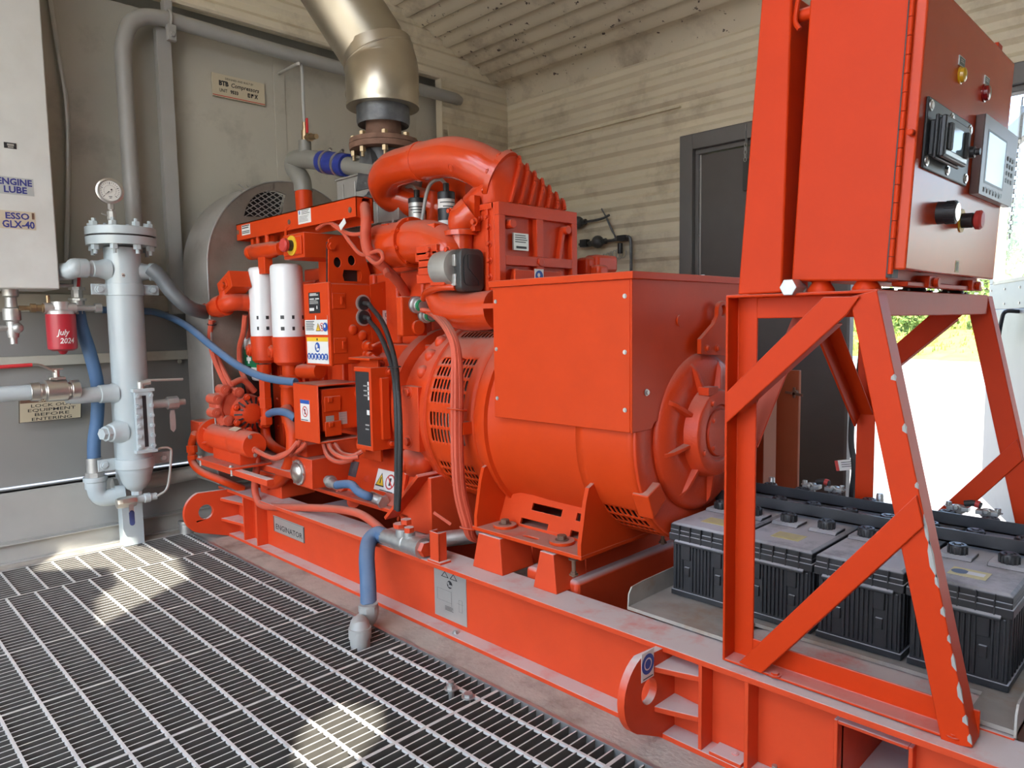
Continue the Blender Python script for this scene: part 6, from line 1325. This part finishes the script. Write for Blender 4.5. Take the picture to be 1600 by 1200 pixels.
# gauge
gz = P(172, 299, x=VX+.03); ga = thing('pressure_gauge', 'round dial pressure gauge standing on the vessel lid', 'gauge', (gz.x, gz.y, zf1))
m = MB(); m.lathe(gz-Vector((.035, 0, 0)), (1, -.12, 0), [(0, .07), (.005, .078), (.05, .078)], 32); gc = m.build('case', DKG, ga)
ad = Vector((1, -.12, 0)).normalized(); f0 = gz-Vector((.035, 0, 0))+ad*.05
m = MB(); m.lathe(f0, ad, [(-.012, .083), (.006, .084), (.010, .078), (.010, .068), (.004, .067)], 36, False); m.build('bezel', STL, ga)
uu = Vector((.12, 1, 0)).normalized(); s = Sheet(f0-uu*.066-Vector((0, 0, .066))+ad*.001, uu, (0, 0, 1), .132, .132, .0001); s.mb = MB(); s.disc(.5, .5, .5, 0, 32)
for k in range(21):
    an = math.radians(225-270*k/20); r0, r1 = .43, (.33 if k % 5 == 0 else .37); ca_, sa_ = math.cos(an), math.sin(an); w_ = .008 if k % 5 else .014; s.poly([(.5+ca_*r0-sa_*w_, .5+sa_*r0+ca_*w_), (.5+ca_*r1-sa_*w_, .5+sa_*r1+ca_*w_), (.5+ca_*r1+sa_*w_, .5+sa_*r1-ca_*w_), (.5+ca_*r0+sa_*w_, .5+sa_*r0-ca_*w_)], 1)
for k in range(28):
    an = math.radians(225-270*k/27); s.disc(.5+.27*math.cos(an), .5+.27*math.sin(an), .012, 1, 6)
s.rect(.42, .2, .58, .23, 1); s.rect(.45, .13, .55, .155, 1)
an = math.radians(222); ca_, sa_ = math.cos(an), math.sin(an); s.poly([(.5-ca_*.12-sa_*.035, .5-sa_*.12+ca_*.035), (.5-ca_*.12+sa_*.035, .5-sa_*.12-ca_*.035), (.5+ca_*.36, .5+sa_*.36)], 1); s.disc(.5, .5, .05, 0)
s.build('dial', [DIAL, INK], ga)
m = MB(); zs = gz.z-.083; m.cyl((gz.x, gz.y, zs-.035), (gz.x, gz.y, zs+.01), .02, n=6); m.lathe((gz.x, gz.y, 0), (0, 0, 1), [(zf1+.02, .016), (zf1+.04, .016), (zf1+.05, .028), (zs-.05, .028), (zs-.045, .014), (zs-.02, .014)], 8); m.cyl((gz.x, gz.y-.02, zs-.08), (gz.x, gz.y-.06, zs-.065), .006); m.cyl((gz.x, gz.y, zf1-.001), (gz.x, gz.y, zf1+.025), .024, n=6); m.build('gauge_valve', SILV, ga)
# bottom drain line with blue handled valve
zd = vz(779); m = MB(); m.tube([(VX, VY2, vz(766)), (VX, VY2, zd+.03)], .026, 14, 1); m.cyl((VX, VY2, zd+.06), (VX, VY2, zd+.03), .036, n=8)
m.lathe((VX+.02, VY2+.12, zd), (0, -1, 0), [(0, .025), (.04, .025), (.045, .034), (.08, .034), (.085, .028), (.17, .028), (.175, .032), (.21, .032), (.215, .025), (.25, .025)], 14)
m.build('drain_tee', PALE, ves)
m = MB(); m.lathe((VX+.03, VY2-.02, zd-.005), (0, -1, 0), [(0, .036), (.03, .04), (.09, .04), (.12, .034)], 8); m.build('drain_valve', STL, ves)
m = MB(); m.box(VX+.06, VX+.066, VY2-.075, VY2-.045, zd-.075, zd-.02); dvv = m.build('handle_plate', STL, ves)
m = MB(); m.hull([(VX+.06+q, VY2-.06+.016*math.cos(a), zd-.075+.016*math.sin(a)) for q in (0, .01) for a in (0, .8, 1.57, 2.3, 3.14)]+[(VX+.06+q, VY2-.06+.016*math.cos(a), zd-.15+.016*math.sin(a)) for q in (0, .01) for a in (3.14, 4, 4.7, 5.5, 6.28)]); m.build('blue_grip', NAVY, dvv)
m = MB(); m.tube([(SXG-.03, y1+.0, z0-.01), (SXG-.03, y1+.05, z0+.0), (SXG-.03, y1+.10, z0-.01), (SXG-.035, y1+.11, z0-.06), (SXG-.05, y1+.08, z0-.28), (SXG-.07, y1+.03, zd+.02), (VX+.02, VY2+.12, zd)], .0085, 8); m.build('balance_tube', SILV, ves)
# blue hose behind, its fittings
HX = -5.50
bt = thing('supply_hose', 'thick blue hose hanging left of the vessel down to a grey elbow', 'hose', (HX, P(150, 780, x=HX).y, P(150, 785, x=HX).z))
hp_ = [P(122, 484, x=HX), P(127, 510, x=HX), P(140, 550, x=HX), P(152, 600, x=HX), P(152, 650, x=HX), P(147, 690, x=HX), P(147, 722, x=HX)]
m = MB(); m.tube(hp_, .042, 14); m.build('hose', BLUEH, bt)
m = MB(); t0 = hp_[0]; m.cyl(t0-Vector((0, 0, .03)), t0+Vector((0, 0, .06)), .043, n=10); m.cyl(t0+Vector((0, 0, .06)), t0+Vector((0, 0, .075)), .055, n=8); m.cyl(t0+Vector((0, 0, .08)), t0+Vector((0, 0, .13)), .035, n=8); m.cyl(t0+Vector((0, 0, .13)), t0+Vector((0, 0, .15)), .05, n=8); m.cyl(t0+Vector((0, 0, .15)), t0+Vector((0, 0, .22)), .028, n=8); m.cyl(t0+Vector((0, -.15, .16)), t0+Vector((0, .02, .16)), .014); m.build('top_fitting', ZINC, bt)
m = MB(); m.beam(t0+Vector((.04, -.0, .15)), t0+Vector((.04, .01, .23)), (0, 1, 0), .018, .01); m.build('red_lever', REDH, bt)
m = MB(); e0 = hp_[-1]; m.cyl(e0+Vector((0, 0, .03)), e0-Vector((0, 0, .07)), .05, n=12); m.cyl(e0-Vector((0, 0, .07)), e0-Vector((0, 0, .10)), .06, n=8); m.build('bottom_fitting', GALV, bt)
m = MB(); e1 = e0-Vector((0, 0, .12)); m.lathe(e1, (0, 0, -1), [(-.02, .075), (.01, .075), (.015, .066), (.06, .066)], 18); m.tube([e1-Vector((0, 0, .02)), e1-Vector((0, -.01, .10)), e1-Vector((-.01, -.05, .135)), e1+Vector((.03, .14, -.13))], .06, 16); m.cyl(e1+Vector((.02, .11, -.13)), e1+Vector((.03, .17, -.13)), .068, n=18); m.build('elbow', PALE, bt)
# posts and pipes on the partition
m = MB(); a = P(190, 848, z=0); m.box(-5.635, -5.52, 1.565, 1.68, 0, 1.05); m.box(-5.635, -5.50, 1.60, 1.64, 1.05, 2.05); m.box(-5.52, -5.505, 1.555, 1.69, 0, 1.9)
m.build('vessel_post', PALE, label='pale grey steel post on the floor that carries the vessel', cat='post')
m = MB(); p0 = P(252, 45, x=GX+.1); p1 = P(276, 470, x=GX+.1); m.box(GX+.056, GX+.125, p0.y-.045, p0.y+.055, p1.z-.1, p0.z); m.build('pipe_post', GREYP, label='slim grey upright post holding the clamp of the overhead pipe', cat='post')
PX = -5.66
pp = [P(213, 395, x=PX), P(206, 300, x=PX), P(198, 180, x=PX), P(193, 95, x=PX), P(193, 70, x=PX), P(202, 40, x=PX), P(222, 27, x=PX), P(250, 28, x=PX), P(290, 38, x=PX), P(400, 70, x=PX), P(500, 98, x=PX), P(610, 128, x=PX), P(700, 151, x=PX), P(716, 157, x=PX-.06)]
pt = thing('overhead_pipe', 'thick grey pipe rising behind the vessel and running along the top of the grey wall', 'pipe', (PX, pp[0].y, pp[0].z))
m = MB(); m.tube(pp, .055, 16, 5); m.build('pipe', GREYP, pt)
c = P(263, 31, x=PX); m = MB(); m.torus(c, (0, 1, .0), .062, .012, 20, 6); m.box(PX+.02, PX+.065, c.y-.03, c.y+.03, c.z-.16, c.z-.05); m.box(PX-.06, PX+.01, c.y-.03, c.y+.03, c.z+.05, c.z+.14); m.bolt((PX+.065, c.y, c.z-.12), (1, 0, 0), .016, .014); m.build('pipe_clamp', GREYP, pt, .003)
m = MB(); m.tube([P(px, py, x=GX+.03) for px, py in ((77, -6), (84, 40), (94, 100), (103, 160), (106, 220), (106, 300), (104, 380), (103, 432))], .016, 8); m.build('conduit', SILV, label='thin pale conduit curving down the grey wall behind the white tank', cat='conduit')
m = MB(); m.tube([P(176, 760, x=-5.62), P(240, 750, x=-5.62), P(330, 733, x=-5.62), P(400, 722, x=-5.62)], .055, 16, 2); m.build('floor_pipe', GREYP, label='grey pipe lying along the foot of the wall behind the vessel', cat='pipe')
m = MB(); m.tube([P(236, 420, x=VX+.08), P(250, 432, x=VX+.12), P(270, 458, x=VX+.2), P(295, 480, y=1.95), P(320, 488, y=2.11)], .05, 14, 5); m.build('gas_hose', GRN, label='dark grey flexible hose from the vessel outlet to the orange tee', cat='hose')
m = MB(); m.tube([P(160, 484, x=-5.74), P(225, 486, x=-5.72), P(250, 490, x=-5.68), P(290, 508, x=-5.4), P(330, 540, y=2.05), P(370, 570, y=2.12), P(405, 587, y=2.16), P(435, 594, y=2.2), P(462, 597, y=2.24)], .026, 10); m.build('blue_line', BLUEH, label='thin blue hose sweeping from the wall across the engine front to the guard bracket', cat='hose')
m = MB(); m.tube([P(420, 647, y=2.3), P(432, 643, y=2.26), P(448, 645, y=2.24), P(462, 654, y=2.26)], .026, 10); m.build('blue_stub_hose', BLUEH, label='short bent blue hose disappearing behind the guard bracket', cat='hose')
# ball valve in the gas inlet
bv = thing('ball_valve', 'steel ball valve with long red lever in the pale inlet pipe', 'valve', (vq.x, vq.y, vq.z-.06))
m = MB(); m.lathe(vq+Vector((0, -.15, 0)), (0, 1, 0), [(0, .058), (.05, .062), (.055, .05), (.08, .05), (.085, .07), (.2, .07), (.205, .05), (.22, .05), (.225, .062), (.27, .062), (.275, .05)], 10); m.cyl(vq+Vector((0, -.0, .06)), vq+Vector((0, 0, .13)), .022, n=8); m.box(vq.x-.03, vq.x+.03, vq.y-.045, vq.y+.045, vq.z+.07, vq.z+.085); m.box(vq.x-.01, vq.x+.01, vq.y-.04, vq.y+.04, vq.z+.13, vq.z+.14); m.build('valve_body', STL, bv, .003)
m = MB(); m.tube([vq+Vector((.01, 0, .11)), vq+Vector((.01, -.06, .15)), vq+Vector((.01, -.10, .17)), vq+Vector((.01, -.15, .17))], .008, 8); m.build('lever', STL, bv)
m = MB(); m.tube([vq+Vector((.01, -.13, .17)), vq+Vector((.01, -.33, .165))], .012, 10, 1); m.build('red_grip', REDH, bv)
# oil tank
TX = -5.30; tk0 = P(94, 452, x=TX); tk1 = P(64, 0, x=TX)
tank = thing('oil_tank', 'large white oil tank with lettered plates hung on the grey wall, with ENGINE LUBE lettering', 'tank', (TX-.2, tk0.y-.5, tk0.z))
m = MB(); m.box(TX-.40, TX, tk0.y-1.0, tk0.y, tk0.z, 3.9); m.build('tank_body', WHT, tank, .008)
def tsheet(l, t, r, b): a = P(l, (t+b)/2, x=TX); c = P(r, (t+b)/2, x=TX); return Sheet((TX, a.y, P((l+r)/2, b, x=TX).z), (0, 1, 0), (0, 0, 1), c.y-a.y, P((l+r)/2, t, x=TX).z-P((l+r)/2, b, x=TX).z, .002)
s = tsheet(-10, 277, 52.5, 304); s.text('ENGINE', .08, .56, .36, 1, .035, .87); s.text('LUBE', .23, .11, .36, 1, .035, .58); s.build('engine_lube_plate', [LABG, INKB], tank)
s = tsheet(-2, 330, 55.5, 358); s.text('ESSO', .17, .56, .34, 1, .03, .65); s.text('GLX-40', .08, .08, .38, 1, .03, .88); s.rect(.9, .6, .97, .95, 2); s.build('oil_grade_plate', [LABT, INKB, RUST], tank)
s = tsheet(6, 223, 25.5, 232); s.rect(.25, .45, .8, .8, 1); s.rect(.3, .12, .75, .35, 1); s.build('small_tag', [INK, SILV], tank)
m = MB(); a = P(16, 458, x=TX-.15); z_ = tk0.z; m.lathe((a.x, a.y, 0), (0, 0, 1), [(z_-.30, .03), (z_-.27, .035), (z_-.2, .035), (z_-.19, .05), (z_-.12, .05), (z_-.11, .035), (z_-.05, .032), (z_-.04, .045), (z_, .045)], 12); m.cyl((a.x, a.y-.2, z_-.24), (a.x, a.y+.04, z_-.24), .02); m.ball((a.x+.02, a.y+.02, z_-.24), .035, 10); m.cyl((a.x, a.y, z_-.3), (a.x, a.y, z_-.34), .02); m.build('outlet_cock', ZINC, tank)
# red spin-on filter with brass cock
FX = TX-.10; fb = P(98.5, 548, x=FX); ft_ = P(97, 491, x=FX); fr = .085
rf = thing('red_oil_filter', 'red spin-on oil filter with handwritten date under the white tank', 'filter', fb)
m = MB(); m.lathe(fb, (0, 0, 1), [(-.025, .001), (-.02, .018), (0, .03), (.0, .06), (.012, fr*.97), (.03, fr), (ft_.z-fb.z, fr)], 30); m.build('canister', REDF, rf)
s = Sheet((FX+fr, fb.y-.045, fb.z+.035), Vector((0, 1, 0)), (0, 0, 1), .10, .12, .0); s.mb = MB(); s.mb.mat(0); s.text('July', .02, .56, .3, 0, .02, .75, shear=.25); s.text('2024', .12, .12, .28, 0, .02, .85, shear=.2); s.mb.v = [(FX+(fr+.0012)*math.cos((y-fb.y)/fr), fb.y+(fr+.0012)*math.sin((y-fb.y)/fr), z) for x, y, z in s.mb.v]; s.build('handwriting', [LAB], rf)
m = MB(); m.lathe(fb, (0, 0, 1), [(ft_.z-fb.z, fr*.9), (ft_.z-fb.z+.02, fr*.9), (ft_.z-fb.z+.03, .05), (ft_.z-fb.z+.08, .05)], 20)
for q in (-.09, .09): m.cyl((fb.x, fb.y+q*.4, ft_.z+.04), (fb.x, fb.y+q, ft_.z+.04), .035, n=10)
m.build('filter_head', ALU, rf)
m = MB(); zz = ft_.z+.04; m.tube([(FX, a.y+.03, zz), (FX, fb.y-.08, zz)], .016, 10, 1); m.lathe((FX, a.y+.09, zz), (0, 1, 0), [(0, .028), (.03, .028), (.035, .022), (.06, .022), (.065, .03), (.13, .03), (.135, .02), (.2, .02)], 8); m.cyl((FX, a.y+.19, zz), (FX, a.y+.19, zz+.08), .012); m.build('brass_cock', BRASS, rf)
m = MB(); m.cyl((FX, fb.y+.09, zz), (FX, fb.y+.24, zz), .02, n=10); m.cyl((FX, fb.y+.2, zz), (FX, fb.y+.24, zz), .032, n=8); m.build('outlet_union', ZINC, rf)
# signs
a = P(330, 113, x=GX+.01); b = P(412, 136, x=GX+.01); c = P(332, 150, x=GX+.01)
s = Sheet((GX+.008, a.y, c.z), (0, 1, 0), (0, 0, 1), b.y-a.y, a.z-c.z, .012); s.rect(0, .0, 1, .02, 1); s.rect(0, .06, 1, .095, 2); s.text('DESIGNED AND BUILT BY', .24, .80, .085, 1, .01, .54); s.text('BTB', .12, .53, .19, 1, .06, .18); s.text('Compressors', .34, .53, .18, 1, .018, .54, shear=.25); s.text('UNIT', .12, .25, .14, 1, .01, .15); s.text('9533', .33, .25, .14, 1, .04, .15)
s.rect(.66, .24, .71, .42, 1); s.rect(.675, .29, .71, .315, 0); s.rect(.675, .345, .71, .37, 0); s.rect(.725, .24, .745, .42, 1); s.rect(.745, .33, .775, .42, 1); s.poly([(.79, .42), (.81, .42), (.86, .24), (.84, .24)], 1); s.poly([(.84, .42), (.86, .42), (.81, .24), (.79, .24)], 1)
s.build('maker_sign', [LABC, INK, REDP], label='cream sign reading BTB Compressors high on the grey wall', cat='sign')
a = P(29, 661, x=GX+.06); b = P(127, 654, x=GX+.06); tl = P(38, 622, x=GX+.06)
vv = Vector((.30, 0, 1)); s = Sheet(a, (0, 1, 0), vv, b.y-a.y, (tl.z-a.z)*1.06, .006); s.rect(.0, .0, 1, 1, 1); s.rect(.015, .02, .985, .98, 0); s.rect(.02, .80, .98, .97, 2); s.text('DANGER', .3, .83, .11, 0, .03, .4)
for k, (t_, w_) in enumerate((('LOCK OUT', .66), ('EQUIPMENT', .76), ('BEFORE', .55), ('ENTERING', .64))): s.text(t_, .5-w_/2+.01, .61-.185*k, .125, 1, .008, w_)
s.build('lockout_sign', [LABC, INK, RUST], label='cream sign reading LOCK OUT EQUIPMENT BEFORE ENTERING behind the inlet valve', cat='sign')
# small lines with round valves on the far wall
wv = thing('wall_gauge_line', 'two small dark sampling lines with round valves on the cream far wall', 'valve', (-3.9, BY-.08, 2.0))
def w(px, py, o=.09): return P(px, py, y=BY-o)
m = MB(); m.tube([w(890, 350), w(925, 345), w(942, 341), w(952, 336)], .012, 8); m.tube([w(940, 326), w(950, 345), w(961, 370), w(958, 374)], .007, 6); m.tube([w(905, 382), w(945, 377), w(970, 374), w(984, 371), w(986, 400), w(986, 425)], .014, 8); m.tube([w(948, 342), w(955, 358), w(963, 372)], .007, 6); m.build('tubing', DARKS, wv)
for px, py, r_ in ((903, 348, .062), (934, 378, .062)): m = MB(); c = w(px, py); m.ball(c, r_, 14); m.cyl(c-Vector((.1, 0, .01)), c+Vector((.1, 0, -.0)), .028, n=8); m.build('round_valve', DKG, wv)
m = MB(); c = w(915, 381); m.box(c.x-.05, c.x+.03, c.y-.03, c.y+.03, c.z-.03, c.z+.04); c = w(972, 373); m.box(c.x-.04, c.x+.05, c.y-.03, c.y+.03, c.z-.02, c.z+.03); m.cyl(w(969, 380), w(969, 396), .024); m.build('line_cock', BLK, wv)
m = MB(); pts = []
for k in range(60): q = w(938+k*.62, 407-k*.22, .05); an = k*.75; pts.append(q+Vector((.03*math.cos(an), 0, .05*math.sin(an))))
m.tube(pts, .004, 5, 2); m.build('coiled_tube', SILV, wv)
# orange auxiliary behind the intercooler, low plate with blue sticker
m = MB(); by(m, 899, 402, 918, 432, 3.35, .2); by(m, 912, 398, 934, 425, 3.42, .2); by(m, 916, 414, 936, 432, 3.38, .1); m.build('auxiliary_pump', ORC, eng, .02)
m = MB(); a = P(805, 421, x=IX+.10); b = P(877, 432, x=IX+.10); m.box(IX+.085, IX+.10, a.y, b.y, 1.6, a.z); sp_ = m.build('sticker_plate', OR, eng, .004)
a = P(835, 420, x=IX+.10); b = P(849, 434, x=IX+.10); s = Sheet((IX+.10, a.y, b.z-.03), (0, 1, 0), (0, 0, 1), b.y-a.y, a.z-b.z+.03, .002); s.disc(.5, .5, .4, 1); s.disc(.45, .58, .14, 0); s.rect(.42, .25, .6, .42, 0); s.build('sticker', [LAB, BLU], sp_)
# door chains with springs
def chain(name, label, p0, p1, n, spring):
    t = thing(name, label, 'chain', (p1.x, p1.y, p1.z)); d = p1-p0; L = d.length; u, v, a = frame(d)
    m = MB(); k = int(L*spring/.006); pts = [p0+a*(L*spring*q/(k*6))+(u*math.cos(q*PI/3)+v*math.sin(q*PI/3))*.012 for q in range(k*6+1)][::2]; m.tube(pts, .0028, 5, 1); m.tube([p0, p0-a*.03+u*.01, p0-a*.05], .004, 6, 2); m.build('spring', GALV, t)
    m = MB(); s0 = p0+a*L*spring; l = (L*(1-spring))/n
    for q in range(n): 
        c = s0+a*l*(q+.5); b = u if q % 2 else v; m.tube([c-a*l*.62-b*.0, c-a*l*.4+b*.010, c+a*l*.4+b*.010, c+a*l*.62, c+a*l*.4-b*.010, c-a*l*.4-b*.010, c-a*l*.62], .0028, 5, 1)
    m.build('links', GALV, t, kind='stuff')
chain('door_chain', 'spring and chain hanging in the open doorway beside the cabinet', P(1597, 165, y=5.4), P(1577, 372, y=5.4), 22, .25)
chain('door_chain', 'spring and chain hanging on the closed grey door, left of the orange column', P(1166, 204, y=BY-.03), P(1164, 252, y=BY-.03), 5, .4)
m = MB(); c = P(1164, 272, y=BY+.0); m.box(c.x-.02, c.x+.05, BY-.0, BY+.045, c.z-.13, c.z+.12); m.build('door_closer', DKG, label='dark narrow latch plate on the closed grey door', cat='latch')
# ------------------------------------------------------------------ the yard outside the doors
GRAV = mat('gravel', (.36, .34, .31), .95, noise=.14, nscale=1.2, bump=.4, bscale=30)
GRAS = mat('grass', (.26, .30, .055), .9, noise=.3, nscale=1.5)
LEAF = mat('leaf', (.12, .19, .035), .7, noise=.35, nscale=3)
BARK = mat('bark', (.12, .09, .06), .9, noise=.2)
m = MB(); G = -.28
m.box(-70, 40, BY+.2, 90, G-.2, G); m.box(-70, 40, -60, NY, G-.2, G); m.box(-70, -6.6, NY, BY+.2, G-.2, G); m.box(RX, 40, NY, BY+.2, G-.2, G)
m.build('yard_ground', GRAV, kind='structure')
m = MB(); m.box(-3.6, -.6, BY+.02, BY+.35, G, -.002); m.build('door_sill', CONC, kind='structure')
rnd = random.Random(3)
nx, ny = 70, 14; vs = []; fs = []
for j in range(ny):
    for i in range(nx):
        x = -34+i*.55; y = 33+j*1.3+rnd.uniform(-.3, .3); h = max(0, (j-1))*.16+rnd.uniform(0, .25)*(j > 0)
        vs.append((x+rnd.uniform(-.2, .2), y+1.5*math.sin(x*.3), G-.02+h))
for j in range(ny-1):
    for i in range(nx-1): a = j*nx+i; fs.append((a, a+1, a+nx+1, a+nx))
m = MB(); m.add(vs, fs)
for k in range(5000):
    x = rnd.uniform(-33, 3); t_ = rnd.random(); y = 33.5+t_*14; z = G+max(0, (y-34.5)/1.3)*.16; hh = rnd.uniform(.15, .5); an = rnd.uniform(0, PI); w_ = .10
    m.add([(x-w_*math.cos(an), y-w_*math.sin(an), z), (x+w_*math.cos(an), y+w_*math.sin(an), z), (x+rnd.uniform(-.15, .15), y, z+hh)], [(0, 1, 2)])
m.build('grass_bank', GRAS, kind='stuff', smooth=False, label='sunlit grass bank beyond the gravel yard', cat='grass')
def tree(name, label, x, y, h, w_, n, seed, group=None):
    r_ = random.Random(seed); t = thing(name, label, 'tree' if name == 'tree' else 'shrub', (x, y, G), group)
    m = MB(); m.tube([(x, y, G), (x+.05*h*.2, y, G+h*.3), (x-.02*h, y, G+h*.7)], .03*h, 8, 3, [.03*h, .022*h, .01*h])
    for k in range(5): an = k*1.3; m.tube([(x, y, G+h*(.25+.08*k)), (x+w_*.25*math.cos(an), y+w_*.25*math.sin(an), G+h*(.42+.08*k))], .009*h, 5, 1)
    m.build('trunk', BARK, t)
    m = MB(); cl = [(x+r_.gauss(0, w_*.26), y+r_.gauss(0, w_*.26), G+h*r_.uniform(.25, .92), r_.uniform(.16, .3)*w_) for _ in range(16)]
    for k in range(n):
        cx, cy, cz, cr = cl[k % 16]; d = Vector((r_.gauss(0, 1), r_.gauss(0, 1), r_.gauss(0, 1))).normalized()*cr*r_.uniform(.75, 1.05); c = Vector((cx, cy, cz))+d
        a = Vector((r_.gauss(0, 1), r_.gauss(0, 1), r_.gauss(0, 1))).normalized(); b = a.orthogonal().normalized(); s_ = r_.uniform(.10, .22)*(1 if name == 'tree' else .7)
        m.add([c-a*s_, c+b*s_*.5, c+a*s_, c-b*s_*.5], [(0, 1, 2, 3)])
    m.build('foliage', LEAF, t, smooth=False)
for i, (x, y, h, w_) in enumerate(((-19, 51, 9, 5), (-15, 57, 11, 5), (-11, 51, 8.5, 5))):
    tree('tree', ['broad green tree beyond the bank, seen left of the raking leg', 'tallest green tree beyond the grass bank', 'round green tree seen through the window of the open door'][i], x, y, h, w_, 2600, 20+i, 'trees beyond the yard')
for i, (x, y, h, w_) in enumerate(((-15, 43, 2.2, 2.4), (-12, 41.5, 2.4, 2.2), (-9.2, 42.5, 2.3, 2.2))):
    tree('shrub', ['leafy shrub on the bank nearest the closed dark door', 'leafy shrub in the middle of the bank', 'leafy shrub on the bank next to the open door leaf'][i], x, y, h, w_, 1400, 40+i, 'shrubs on the grass bank')
